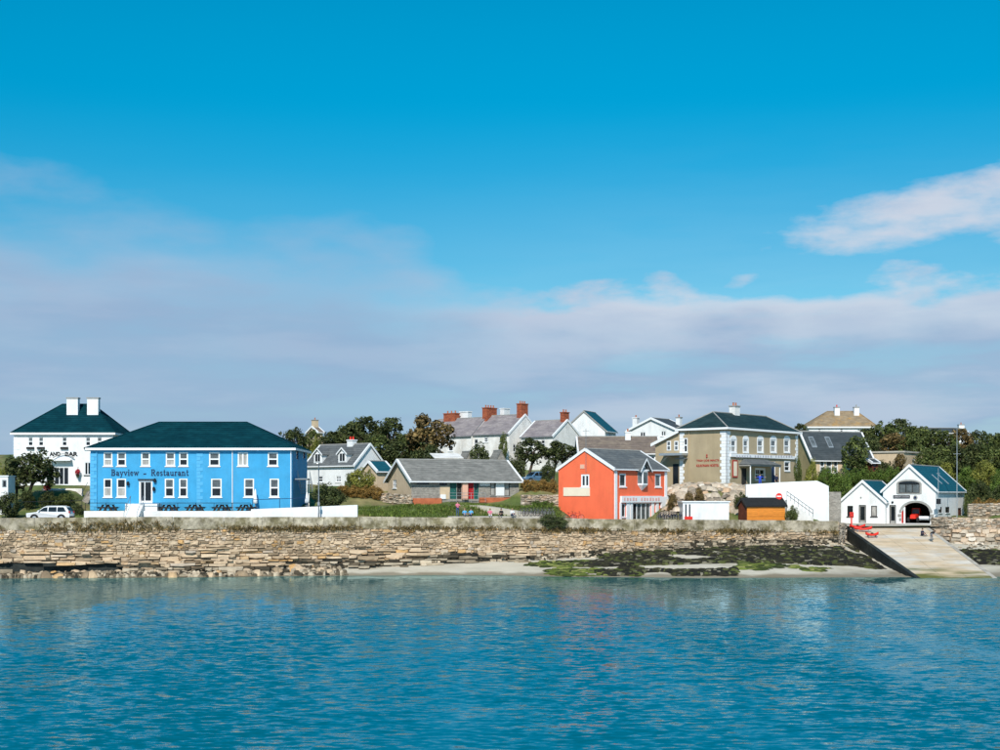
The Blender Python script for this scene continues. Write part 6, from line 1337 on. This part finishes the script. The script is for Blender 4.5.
for i, (px, D, yt, hw, yb) in enumerate(((945, 208, 464, 10, 486), (970, 206, 468, 12, 492), (986, 204, 462, 12, 488), (1000, 200, 470, 12, 496), (1012, 200, 474, 12, 500))): bush(ordn(i) + ' sunlit bush from the left on the slope at far right', px, D, yt, hw, yb, 'leaf_bright' if i % 2 else 'leaf_yellow', group='bushes on the right slope')
bush('dark bush right of the lifeboat station', 977, 196, 482, 13, 508, 'leaf_dark'); bush('dark bush at the right edge above the quay wall', 998, 193, 488, 11, 506, 'leaf_dark')
for i, px in enumerate((979, 990, 1001)): bush(ordn(i) + ' clump from the left of the orange-gold hedge behind the right quay wall', px, 187, 499, 7, 512, 'leaf_rust', 'hedge', 'gold hedge behind the right quay wall')
bush('green bush hugging the station right corner', 968, 188, 497, 5, 520, 'leaf_mid')
bush('dark shrub at the left end of the timber shed', 742, 174, 494, 9, 505, 'leaf_dark'); bush('pale scrub at the foot of the white wall steps', 792, 173, 507, 7, 520, 'leaf_mid')
for i, (px, D, y) in enumerate(((672, 174, 494), (690, 175.5, 492), (700, 176.5, 488))): bush(ordn(i) + ' dry brown scrub from the left among the rocks below the pub', px, D, y, 5, y + 7, 'leaf_brown', 'scrub', 'scrub on the rock bank')
# weeds along the foot of the parapet
wd = MB(); rng = random.Random(90)
def blades(m, c, n, h, w_, rng, out=.0):
    for k in range(n):
        a = rng.uniform(0, 6.28); q = Vector(c) + Vector((rng.gauss(0, .12), rng.gauss(0, .06), rng.uniform(-.12, .12))); t = Vector((math.cos(a) * w_, math.sin(a) * w_ * .5, 0)); tip = q + Vector((rng.uniform(-.6, .6) * h, -abs(rng.gauss(0, .3)) * h - out, h * rng.uniform(-.9, .8))); m.poly([q - t, q + t, tip])
for i in range(2400):
    t = rng.uniform(0, wline.len); q = wline.at(t); k = noise.noise((q.x * .16, 2.2, 0)); thr = -.05 if q.x < -33 else .0 if q.x < 8 else .12
    if k < thr + rng.uniform(-.25, .25): continue
    zc = ptop(t) - PAR + rng.gauss(-.05, .10) + (rng.uniform(0, .75) if q.x < -36 and rng.random() < .55 else 0); blades(wd, wline.at(t, .22, zc), 9, rng.uniform(.22, .55), .07, rng)
tag(wd.build('weeds', 'leaf_brown', kind='stuff'), 'brown-green weeds growing along the foot of the parapet', 'weeds')
gr = MB()
for i in range(6500):
    px = rng.uniform(352, 560); D = rng.uniform(165.6, 171.6); x = gx(px, D)
    if wall_y(x) + 4.5 > D: continue
    q = Vector((x, D, land_z(x, D)))
    if noise.noise((x * .3, D * .3, 7)) < -.25: continue
    for k in range(3):
        a = rng.uniform(0, 6.28); h = rng.uniform(.12, .38); t = Vector((math.cos(a), math.sin(a), 0)) * .05; p = q + Vector((rng.gauss(0, .15), rng.gauss(0, .15), 0)); gr.poly([p - t, p + t, p + Vector((rng.gauss(0, .12), rng.gauss(0, .12), h))])
tag(gr.build('grass', 'grass_blade', kind='stuff'), 'short green grass bank in front of the bungalow', 'grass')

# ================================================================== vehicles and small things
def make_car(label, loc, rz, paint):
    o = thing('parked_car', label, 'car', loc, rz); Lh = 2.2
    prof = [(-2.15, .38), (-2.2, .62), (-2.14, .86), (-1.15, .99), (-.45, 1.55), (-.2, 1.63), (1.35, 1.66), (1.75, 1.58), (2.1, 1.05), (2.18, .80), (2.16, .38)]
    m = MB(); n = len(prof)
    def wdt(z): return .90 if z < 1.0 else .90 - (z - 1.0) * .30
    for s_ in (-1, 1):
        for x, z in prof: m.v.append((x, s_ * wdt(z) * (1 if abs(x) < 2 else .93), z))
    for i in range(n): m.f.append((i, (i + 1) % n, (i + 1) % n + n, i + n)); m.mi.append(0)
    for k in (0, n): m.f.append(tuple(range(k, k + n))); m.mi.append(0)
    body = m.build('body', paint, o)
    bm = bmesh.new(); bm.from_mesh(body.data); bmesh.ops.recalc_face_normals(bm, faces=bm.faces); bmesh.ops.bevel(bm, geom=bm.edges[:], offset=.05, segments=2, affect='EDGES', profile=.6); bm.to_mesh(body.data); bm.free()
    def pane(pts, nm='side_window', mt='pane_dark'):
        for s_ in (-1, 1): q = MB(); v = [(x, s_ * (wdt(z) + .012), z) for x, z in pts]; v2 = [(x, s_ * (wdt(z) - .02), z) for x, z in pts]; k = len(pts); q.add(v + v2, [tuple(range(k)), tuple(range(2 * k - 1, k - 1, -1))] + [(i, (i + 1) % k, (i + 1) % k + k, i + k) for i in range(k)]); q.build(nm, mt, o)
    pane([(-.95, 1.06), (-.42, 1.48), (-.05, 1.54), (-.05, 1.06)]); pane([(.05, 1.06), (.05, 1.54), (.85, 1.55), (.85, 1.06)]); pane([(.95, 1.06), (.95, 1.55), (1.55, 1.52), (1.78, 1.1)])
    q = MB(); q.poly([(-1.12, -.74, 1.03), (-1.12, .74, 1.03), (-.50, .66, 1.525), (-.50, -.66, 1.525)]); q.v = [(x - .03, y, z + .02) for x, y, z in q.v]; q.build('windscreen', 'pane_dark', o)
    q = MB(); q.poly([(2.09, -.72, 1.1), (2.09, .72, 1.1), (1.80, .64, 1.52), (1.80, -.64, 1.52)]); q.v = [(x + .04, y, z) for x, y, z in q.v]; q.build('rear_window', 'pane_dark', o)
    for x in (-1.35, 1.35):
        for s_ in (-1, 1):
            wl_o = MB().lathe((0, 0, 0), [(.20, -.11), (.33, -.11), (.345, -.06), (.345, .06), (.33, .11), (.20, .11)], 20).build('wheel', 'rubber', o, loc=(x, s_ * .80, .345)); wl_o.rotation_euler = (R(90), 0, 0)
            h = MB().lathe((0, 0, 0), [(.20, -.112), (.20, .112), (.05, .118)], 14).build('rim', 'galvanised', wl_o)
            a = MB(); pts = [(x + .42 * math.cos(t), .345 + .42 * math.sin(t)) for t in [math.pi * i / 10 for i in range(11)]]; yy = s_ * .905; a.add([(px_, yy, z_) for px_, z_ in pts] + [(x + .42, yy, .36), (x - .42, yy, .36)], [tuple(range(11))]); a.build('wheel_arch', 'rubber', o)
    for s_ in (-1, 1):
        MB().box((-2.2, s_ * .62 - .17, .70), (-2.06, s_ * .62 + .17, .86)).build('headlight', 'headlamp', o); MB().box((2.06, s_ * .70 - .12, .85), (2.2, s_ * .70 + .12, 1.1)).build('tail_light', 'tail_red', o); MB().box((-.95, s_ * .98 - .09, 1.05), (-.8, s_ * .98 + .09, 1.2)).build('mirror', paint, o)
    for s_ in (-1, 1): MB().box((-.25, s_ * .55 - .02, 1.66), (1.5, s_ * .55 + .02, 1.71)).build('roof_rail', 'grey_metal', o)
    MB().box((-2.24, -.8, .36), (-2.1, .8, .52)).build('bumper', 'rubber', o); MB().box((2.1, -.8, .36), (2.24, .8, .52)).build('bumper', 'rubber', o)
    return o
make_car('white estate car parked on the quay road at the left', (gx(50.5, 159.5), 159.5, gz(505.8, 159.5) - 1.71), 0, 'car_white').scale = (1.13, 1.1, 1.02)
make_car('small blue car half hidden under the trees right of the bungalow', (gx(536, 196), 196, land_z(gx(536, 196), 196)), .5, 'car_blue')
# white cabin at the left edge
b = Bld('white_cabin', 'white cabin with a dark window cut off by the left edge', 'cabin', -14, 166, 0, pr=8, L=2.4, zb=gz(492, 166)); ze = b.z(476.5, 166); b.window('R', 2.2, 480, 6.6, 487.5, pane='pane_dark', frame='grey_metal', bars='', sill=None); b.body('white_render', ze, 'hip', bottom=-3.2); m = MB(); m.box((-.1, -.1, ze + .003), (b.W + .1, b.L + .1, ze + .12)); m.build('roof', 'white_paint', b.root)
# picnic tables
def picnic(label, loc, group):
    o = thing('picnic_table', label, 'picnic table', loc, R(80), group); o.scale = (1.0, 1.25, 1.0)
    for k in range(4): MB().box((-.9, -.36 + k * .185, .72), (.9, -.36 + k * .185 + .165, .765)).build('table_plank', 'dark_wood', o)
    for s_ in (-1, 1):
        MB().box((-.9, s_ * .72 - .13, .43), (.9, s_ * .72 + .13, .475)).build('bench', 'dark_wood', o)
        m = MB()
        for t in (-1, 1): m.hexa([(s_ * .62 - .04, t * .62 - .1, 0), (s_ * .62 + .04, t * .62 - .1, 0), (s_ * .62 + .04, t * .62 + .1, 0), (s_ * .62 - .04, t * .62 + .1, 0), (s_ * .62 - .04, t * .25 - .1, .718), (s_ * .62 + .04, t * .25 - .1, .718), (s_ * .62 + .04, t * .25 + .1, .718), (s_ * .62 - .04, t * .25 + .1, .718)])
        m.box((s_ * .62 - .045, -.8, .30), (s_ * .62 + .045, .8, .428)); m.build('a_frame', 'dark_wood', o)
    return o
TZ_ = tz
MB().box((gx(84, 162) + .1, 162.36, 5.4), (gx(300, 164.9), 164.99, TZ_ - .02)).build('terrace_floor', 'ramp_concrete', kind='structure')
for px, lb in ((108, 'dark picnic table left of the restaurant steps'), (169, 'first dark picnic table right of the restaurant steps'), (195, 'second dark picnic table right of the restaurant steps'), (222, 'third dark picnic table right of the restaurant steps'), (246, 'last dark picnic table before the taller white wall')): picnic(lb, (gx(px, 163.6), 163.6, TZ_ - .02), 'picnic tables on the restaurant terrace')
# street lamp
q = P(319, 517, 161.6); o = thing('street_lamp', 'grey street lamp standing at the white wall near the restaurant corner', 'street lamp', (q.x, 161.4, 5.9)); h = gz(464.5, 161.5) - 5.9
MB().tube([(0, 0, 0), (0, 0, 1.2), (0, 0, h)], [.11, .08, .055], 10).build('pole', 'grey_metal', o); MB().tube([(0, 0, h - .1), (0, -.35, h + .12), (0, -.8, h + .1)], .035, 6).build('arm', 'grey_metal', o); MB().hexa([(-.12, -1.25, h + .05), (.12, -1.25, h + .05), (.14, -.65, h + .03), (-.14, -.65, h + .03), (-.08, -1.2, h + .17), (.08, -1.2, h + .17), (.1, -.7, h + .2), (-.1, -.7, h + .2)]).build('lamp_head', 'grey_metal', o); MB().box((-.14, -.2, 1.9), (.14, -.085, 2.3)).build('junction_box', 'grey_metal', o)
# masts at the station
def mast(label, px, D, yt, cr, zg):
    o = thing('mast', label, 'mast', (gx(px, D), D, zg)); h = gz(yt, D) - zg; MB().tube([(0, 0, -.3), (0, 0, h * .5), (0, 0, h)], [.07, .05, .025], 8).build('pole', 'galvanised', o)
    for z, w_ in cr: MB().tube([(-w_, 0, z * h), (w_, 0, z * h)], .03, 6).build('crossbar', 'galvanised', o)
    return o
mast('tall slim white flagpole right of the lifeboat station', 957, 185.2, 427, ((.72, .5), (.99, .35)), 5.3)
o = mast('short white pole at the station corner with lifebuoy box', 938.3, 185.6, 468, ((.9, .25),), 5.2); MB().box((-.3, -.15, 2.6), (.3, -.095, 3.3)).build('notice_box', 'black_metal', o); MB().box((-.22, -.15, 1.9), (.22, -.095, 2.4)).build('notice_box', 'galvanised', o)
# folded parasols
for px, D, yt, yb, lb in ((255.3, 164.2, 489, 504.8, 'white folded parasol at the restaurant railing'), (307, 164.5, 492, 503.5, 'white folded parasol beside the restaurant outside stair')):
    z0 = gz(yb, D) - .3; h = gz(yt, D) - z0; o = thing('folded_parasol', lb, 'parasol', (gx(px, D), D, z0)); MB().lathe((0, 0, 0), [(.28, 0), (.28, .06), (.05, .1), (.035, h * .25)], 12).build('base', 'grey_metal', o); MB().lathe((0, 0, 0), [(.04, h * .2), (.26, h * .22), (.24, h * .4), (.15, h * .7), (.1, h * .9), (.03, h)], 12).build('canopy', 'white_paint', o, True)
# hanging basket and round sign
q = P(77.5, 472, 185.4); o = thing('hanging_basket', 'round hanging basket of red flowers on the hotel wall', 'basket', q); c = link('flowers', CRD[0], o); c.scale = (.38, .3, .4); solo_mat(c, 'flower_red'); c = link('leaves', CRD[1], o, (0, 0, -.5)); c.scale = (.25, .22, .3); solo_mat(c, 'leaf_mid'); MB().lathe((0, 0, -.6), [(.08, 0), (.24, .2), (.26, .3)], 10).build('bowl', 'dark_wood', o)
MB().tube([(0, 0, .2), (0, 0, .6), (0, .55, .65)], .02, 5).build('bracket', 'black_metal', o)
q = P(779, 496.3, 173.6); o = thing('round_sign', 'round red road sign with white bar in front of the white wall', 'road sign', (q.x, q.y, 5.3)); h = q.z - 5.3
MB().tube([(0, .03, 0), (0, .03, h + .3)], .035, 8).build('pole', 'grey_metal', o); d = MB().lathe((0, 0, 0), [(.40, 0), (.40, .02)], 20).build('disc', 'bright_red', o); d.location = (0, -.01, h); d.rotation_euler = (R(90), 0, 0); MB().box((-.28, -.05, h - .07), (.28, -.034, h + .07)).build('bar', 'white_paint', o)
# lifebuoy stand in front of the annex, red dinghies
q = P(851.5, 524, 186); o = thing('lifebuoy_stand', 'red lifebuoy post in front of the station annex', 'lifebuoy', (q.x, 186, 5.12)); MB().box((-.09, -.05, 0), (.09, .05, 1.3)).build('post', 'bright_red', o); MB().box((-.27, -.12, .95), (.27, .0, 1.6)).build('housing', 'bright_red', o)
m = MB(); k = 16; m.tube([(.2 * math.cos(6.2832 * i / k), -.16, 1.27 + .2 * math.sin(6.2832 * i / k)) for i in range(k + 1)], .06, 6); m.build('ring', 'cloth_red', o)
def dinghy(label, px, py, D, ln, rz):
    x = gx(px, D); z = slz(D) + .02; o = thing('kayak', label, 'kayak', (x, D, z), rz, 'red kayaks on the slipway'); o.rotation_euler = (0, 0, rz); m = MB(); n = 9; sec = 8
    for i in range(n):
        t = i / (n - 1); w_ = .38 * math.sin(math.pi * (.06 + .88 * t)) ** .7; hh = .30 + .10 * abs(2 * t - 1) ** 2
        for j in range(sec): a = 2 * math.pi * j / sec; m.v.append(((t - .5) * ln, w_ * math.cos(a), hh * .5 + .2 + hh * .5 * math.sin(a) + .16 * abs(2 * t - 1) ** 2.5))
    for i in range(n - 1):
        for j in range(sec): m.f.append((i * sec + j, i * sec + (j + 1) % sec, (i + 1) * sec + (j + 1) % sec, (i + 1) * sec + j)); m.mi.append(0)
    m.f += [tuple(range(sec)), tuple(range((n - 1) * sec, n * sec))]; m.mi += [0, 0]; m.build('hull', 'bright_red', o, True); MB().lathe((0, 0, .43), [(.26, 0), (.28, .06), (.2, .07)], 14).build('cockpit', 'rubber', o); MB().box((-.1, -.16, .47), (.12, .16, .62)).build('seat', 'cloth_black', o); MB().box((-ln * .32, -.3, -.05), (-ln * .28, .3, .28)).build('cradle', 'grey_metal', o); MB().box((ln * .28, -.3, -.05), (ln * .32, .3, .28)).build('cradle', 'grey_metal', o)
dinghy('red kayak farther up the left edge of the slipway', 857.5, 530, 176.4, 2.1, .25); dinghy('upper red kayak at the slipway edge close to the quay wall', 863, 531.5, 175.2, 2.2, -.2); dinghy('red kayak lowest on the slipway left edge', 872, 536.5, 171.8, 1.6, .1)
# bicycles
def bicycle(name, label, group, paint):
    o = thing(name, label, 'bicycle', (0, 0, 0), 0, group); k = 18
    for x in (-.52, .52):
        m = MB(); m.tube([(x + .33 * math.cos(6.2832 * i / k), 0, .34 + .33 * math.sin(6.2832 * i / k)) for i in range(k + 1)], .025, 6); wl_o = m.build('wheel', 'rubber', o)
        m = MB()
        for i in range(6): a = math.pi * i / 6; m.tube([(x + .31 * math.cos(a), 0, .34 + .31 * math.sin(a)), (x - .31 * math.cos(a), 0, .34 - .31 * math.sin(a))], .006, 4)
        m.build('spokes', 'galvanised', wl_o)
    m = MB()
    for a, c in (((-.52, .34), (-.18, .80)), ((-.52, .34), (-.05, .32)), ((-.05, .32), (-.20, .86)), ((-.05, .32), (.36, .78)), ((-.18, .80), (.36, .84)), ((.52, .34), (.34, .92))): m.tube([(a[0], 0, a[1]), (c[0], 0, c[1])], .022, 6)
    m.build('frame', paint, o); MB().tube([(.22, -.27, 1.02), (.32, -.18, 1.0), (.34, 0, .95), (.32, .18, 1.0), (.22, .27, 1.02)], .018, 6).build('handlebar', 'black_metal', o); MB().hexa([(-.34, -.09, .86), (-.06, -.03, .86), (-.06, .03, .86), (-.34, .09, .86), (-.33, -.08, .92), (-.06, -.025, .90), (-.06, .025, .90), (-.33, .08, .92)]).build('saddle', 'black_metal', o); MB().lathe((-.05, 0, .30), [(.09, 0), (.09, .02)], 10).build('crank', 'grey_metal', o); return o
PZ = gz(516.3, 164)
g1, g2 = 'bicycles lined up left of the orange shop', 'bicycles parked right of the orange shop'
bk = bicycle('bicycle', 'first hire bicycle in the row left of the orange shop, behind the creeper', g1, 'cloth_grey'); bk2 = bicycle('bicycle', 'first bicycle in the dark row right of the orange shopfront', g2, 'cloth_navy'); first = True
for i in range(9):
    px = 522 + i * 3.6; D = 166.0 + .15 * (i % 3); loc = (gx(px, D), D, PZ)
    if i == 0: bk.location = loc; bk.rotation_euler = (0, 0, 1.0)
    else: copy_tree(bk, loc, 1.0 + random.uniform(-.15, .15), ordn(i) + ' hire bicycle in the row left of the orange shop, behind the creeper')
for i in range(9):
    px = 659 + i * 2.7; D = 168.6 + .2 * (i % 2); loc = (gx(px, D), D, 6.0)
    if i == 0: bk2.location = loc; bk2.rotation_euler = (0, 0, 1.1)
    else: copy_tree(bk2, loc, 1.1 + random.uniform(-.2, .2), ordn(i) + ' bicycle in the dark row right of the orange shopfront')
bk3 = bicycle('bicycle', 'left red bicycle standing by the orange gable wall', 'red bicycles at the orange gable', 'cloth_red'); bk3.location = (gx(570, 167.4), 167.4, 6.0); bk3.rotation_euler = (0, 0, .2); copy_tree(bk3, (gx(577, 167.2), 167.2, 6.0), -.15, 'right red bicycle standing by the orange gable wall')
MB().box((gx(656, 168) - .3, 167.6, 4.8), (gx(683, 170), 170.2, 5.995)).build('bike_yard', 'ramp_concrete', kind='structure'); MB().box((gx(565, 167), 166.3, 5.0), (gx(582, 168), 168.2, 5.995)).build('side_yard', 'ramp_concrete', kind='structure')

# ================================================================== people
def person(label, loc, rz, top, legs, hair, pose='stand', scale=1.0, arms='down', skirt=False):
    J = {'pel': ((0, 0, .95), .145), 'wst': ((0, 0, 1.10), .135), 'chs': ((0, -.0, 1.32), .155), 'nk': ((0, 0, 1.48), .06), 'hd': ((0, -.02, 1.58), .085), 'hd2': ((0, -.015, 1.70), .08)}
    E = [('pel', 'wst'), ('wst', 'chs'), ('chs', 'nk'), ('nk', 'hd'), ('hd', 'hd2')]
    for s_, n in ((-1, 'l'), (1, 'r')):
        J.update({'hp' + n: ((s_ * .10, 0, .88), .095), 'kn' + n: ((s_ * .11, -.02, .48), .062), 'an' + n: ((s_ * .11, .02, .09), .045), 'to' + n: ((s_ * .12, -.15, .045), .038)}); E += [('pel', 'hp' + n), ('hp' + n, 'kn' + n), ('kn' + n, 'an' + n), ('an' + n, 'to' + n)]
        J.update({'sh' + n: ((s_ * .19, 0, 1.40), .065), 'el' + n: ((s_ * .25, .02, 1.12), .045), 'wr' + n: ((s_ * .25, -.08, .88), .032), 'pm' + n: ((s_ * .25, -.10, .81), .034)})
        E += [('chs', 'sh' + n), ('sh' + n, 'el' + n), ('el' + n, 'wr' + n), ('wr' + n, 'pm' + n)]
        if arms == 'out': J['el' + n] = ((s_ * .42, -.08, 1.28), .045); J['wr' + n] = ((s_ * .60, -.18, 1.30), .032); J['pm' + n] = ((s_ * .67, -.20, 1.31), .034)
        if arms == 'fwd': J['el' + n] = ((s_ * .24, -.16, 1.20), .045); J['wr' + n] = ((s_ * .18, -.40, 1.22), .032); J['pm' + n] = ((s_ * .17, -.47, 1.23), .034)
    def rot(keys, piv, ang):
        for k in keys:
            (x, y, z), r = J[k]; dy, dz = y - piv[0], z - piv[1]; J[k] = ((x, piv[0] + dy * math.cos(ang) - dz * math.sin(ang), piv[1] + dy * math.sin(ang) + dz * math.cos(ang)), r)
    up = [k for k in J if k[:2] not in ('hp', 'kn', 'an', 'to', 'pe')]
    if pose == 'sit':
        for n, s_ in (('l', -1), ('r', 1)): J['hp' + n] = ((s_ * .10, -.03, .93), .1); J['kn' + n] = ((s_ * .14, -.42, 1.18), .065); J['an' + n] = ((s_ * .13, -.62, .86), .045); J['to' + n] = ((s_ * .13, -.78, .82), .038)
        for n, s_ in (('l', -1), ('r', 1)): J['el' + n] = ((s_ * .27, -.10, 1.18), .045); J['wr' + n] = ((s_ * .16, -.36, 1.22), .032); J['pm' + n] = ((s_ * .13, -.43, 1.22), .034)
        rot(up, (0, .95), .12)
    if pose == 'bend': rot(up, (0, .95), 1.05)
    if pose == 'walk': J['knl'] = ((-.11, -.20, .50), .062); J['anl'] = ((-.11, -.22, .10), .045); J['tol'] = ((-.12, -.40, .07), .038); J['anr'] = ((.11, .28, .14), .045); J['knr'] = ((.11, .05, .48), .062); J['tor'] = ((.12, .16, .04), .038)
    for n, s_ in (('l', -1), ('r', 1)):   # five fingers from each palm
        w0 = Vector(J['wr' + n][0]); p0 = Vector(J['pm' + n][0]); d = (p0 - w0).normalized(); sd_ = d.orthogonal().normalized()
        for k in range(4): q = p0 + d * (.075 + .012 * (k in (1, 2))) + sd_ * (k - 1.5) * .021; J['f%d%s' % (k, n)] = (tuple(q), .009); E.append(('pm' + n, 'f%d%s' % (k, n)))
        q = p0 + d * .02 - sd_ * .07; J['th' + n] = (tuple(q), .010); E.append(('pm' + n, 'th' + n))
    names = list(J); me = bpy.data.meshes.new('body'); me.from_pydata([J[k][0] for k in names], [(names.index(a), names.index(c)) for a, c in E], []); t_ = bpy.data.objects.new('tmp', me); COL.objects.link(t_)
    md = t_.modifiers.new('s', 'SKIN'); sb = t_.modifiers.new('u', 'SUBSURF'); sb.levels = 1
    lay = me.skin_vertices[0].data
    for i, k in enumerate(names): lay[i].radius = (J[k][1], J[k][1]); lay[i].use_root = (k == 'pel')
    dg = bpy.context.evaluated_depsgraph_get(); ob = bpy.data.meshes.new_from_object(t_.evaluated_get(dg)); bpy.data.objects.remove(t_)
    for mn in ('skin', top, legs, 'rubber'): ob.materials.append(M[mn])
    pts = [(k, Vector(J[k][0])) for k in names]
    for p in ob.polygons:
        c = p.center; best = min(pts, key=lambda q: (q[1] - c).length - J[q[0]][1])[0]; h2 = best[:2]
        p.material_index = 1 if best in ('wst', 'chs') or h2 in ('sh', 'el') else 2 if best == 'pel' or h2 in ('hp', 'kn', 'an') else 3 if h2 == 'to' else 0; p.use_smooth = True
    o = thing('person', label, 'person', loc, rz); bd = link('body', ob, o)
    hc = Vector(J['hd'][0]); ht = Vector(J['hd2'][0]); m = MB(); v, f = [], []
    ax = (ht - hc).normalized(); fw = Vector((0, -1, 0)); fw = (fw - ax * fw.dot(ax)).normalized(); sd_ = ax.cross(fw); cc = hc.lerp(ht, .55) - fw * .015
    for i in range(6):
        el_ = R(-20 + i * 22)
        for j in range(12): a = 2 * math.pi * j / 12; front = max(0, math.cos(a)); e2 = el_ + front * R(35) * (1 - i / 5); r_ = .112; v.append(cc + ax * math.sin(e2) * .125 + (fw * math.cos(a) + sd_ * math.sin(a)) * math.cos(e2) * r_)
    for i in range(5):
        for j in range(12): f.append((i * 12 + j, i * 12 + (j + 1) % 12, (i + 1) * 12 + (j + 1) % 12, (i + 1) * 12 + j))
    f.append(tuple(60 + j for j in range(12))); m.add(v, f); m.build('hair', hair, o, True)
    face = hc.lerp(ht, .35) + fw * .085; m = MB(); m.add([face + ax * .03, face + sd_ * .014 - ax * .012, face - sd_ * .014 - ax * .012, face + fw * .022 - ax * .012], [(0, 1, 3), (0, 3, 2), (1, 2, 3)]); m.build('nose', 'skin', bd)
    for s_ in (-1, 1): q = face + sd_ * s_ * .03 + ax * .03; m = MB(); m.box(q - Vector((.008, .006, .006)), q + Vector((.008, .006, .006))); m.build('eye', 'hair_dark', bd)
    q = face - ax * .04; m = MB(); m.box(q - Vector((.022, .006, .005)), q + Vector((.022, .006, .005))); m.build('mouth', 'letter_red', bd)
    o.scale = (scale,) * 3; return o
wz = lambda px, D, py: (gx(px, D), D, gz(py, D))
def at_wall(px, ytop, D=164.5, h=1.74): return (gx(px, D), D, gz(ytop, D) - h)
q0, q1 = gx(448, 163), gx(556, 165)
MB().hexa([(q0, 162.5, 5.0), (q1, 164.4, 5.0), (q1, 167.2, 5.0), (q0, 165.0, 5.0), (q0, 162.5, PZ - .005), (q1, 164.4, PZ - .005), (q1, 167.2, PZ - .005), (q0, 165.0, PZ - .005)]).build('pavement', 'ramp_concrete', kind='structure')
for lb, px, yt, top, legs, hair, pose, arms, rz in (
    ('person in a pink top standing tallest behind the parapet', 457.5, 500.5, 'cloth_pink', 'cloth_denim', 'hair_dark', 'stand', 'fwd', .4),
    ('person in a sky-blue top left of the dark-haired one behind the parapet', 464.5, 506.8, 'cloth_sky', 'cloth_grey', 'hair_fair', 'sit', 'down', .3),
    ('dark-haired person in a blue top behind the parapet', 471, 504.5, 'cloth_sky', 'cloth_navy', 'hair_dark', 'sit', 'down', -.2),
    ('person in pale pink alone behind the parapet', 490, 510.0, 'cloth_pink', 'cloth_white', 'hair_fair', 'sit', 'down', .1),
    ('person in dark clothes behind the parapet right of the pink one', 501.5, 508.5, 'cloth_black', 'cloth_black', 'hair_dark', 'sit', 'down', -.4),
    ('person in white at the right end of the group behind the parapet', 512, 510.5, 'cloth_white', 'cloth_denim', 'hair_fair', 'sit', 'down', .5)):
    D = 163.5; z = PZ if pose == 'stand' else PZ - .80; person(lb, (gx(px, D), D, z), rz, top, legs, hair, pose, 1, arms)
y = 172.8; xq = gx(922, y); person('person in navy sitting on the slipway', (xq, y, slz(y) - .80), .5, 'cloth_navy', 'cloth_navy', 'hair_dark', 'sit')
y = 169.6; xq = gx(931.5, y); person('person in black bending forward at the slipway right edge', (xq, y, slz(y)), 2.2, 'cloth_black', 'cloth_grey', 'hair_dark', 'bend')
zt_ = land_z(gx(760, 180.3), 180.3)
person('person in blue with arms spread under the pub canopy', (gx(760, 179.6), 179.6, gz(473.8, 179.6) - 1.76), 0, 'cloth_blue', 'cloth_blue', 'hair_dark', 'stand', 1, 'out')
person('person in dark clothes on the pub terrace by the blue door', (gx(776.5, 180.2), 180.2, gz(474.2, 180.2) - 1.74), .3, 'cloth_navy', 'cloth_black', 'hair_dark', 'walk')
MB().box((gx(748, 178), 176.41, 8.0), (gx(815, 180), 181.4, gz(473.8, 179.6) - 1.765)).build('pub_terrace', 'path_stone', kind='structure')
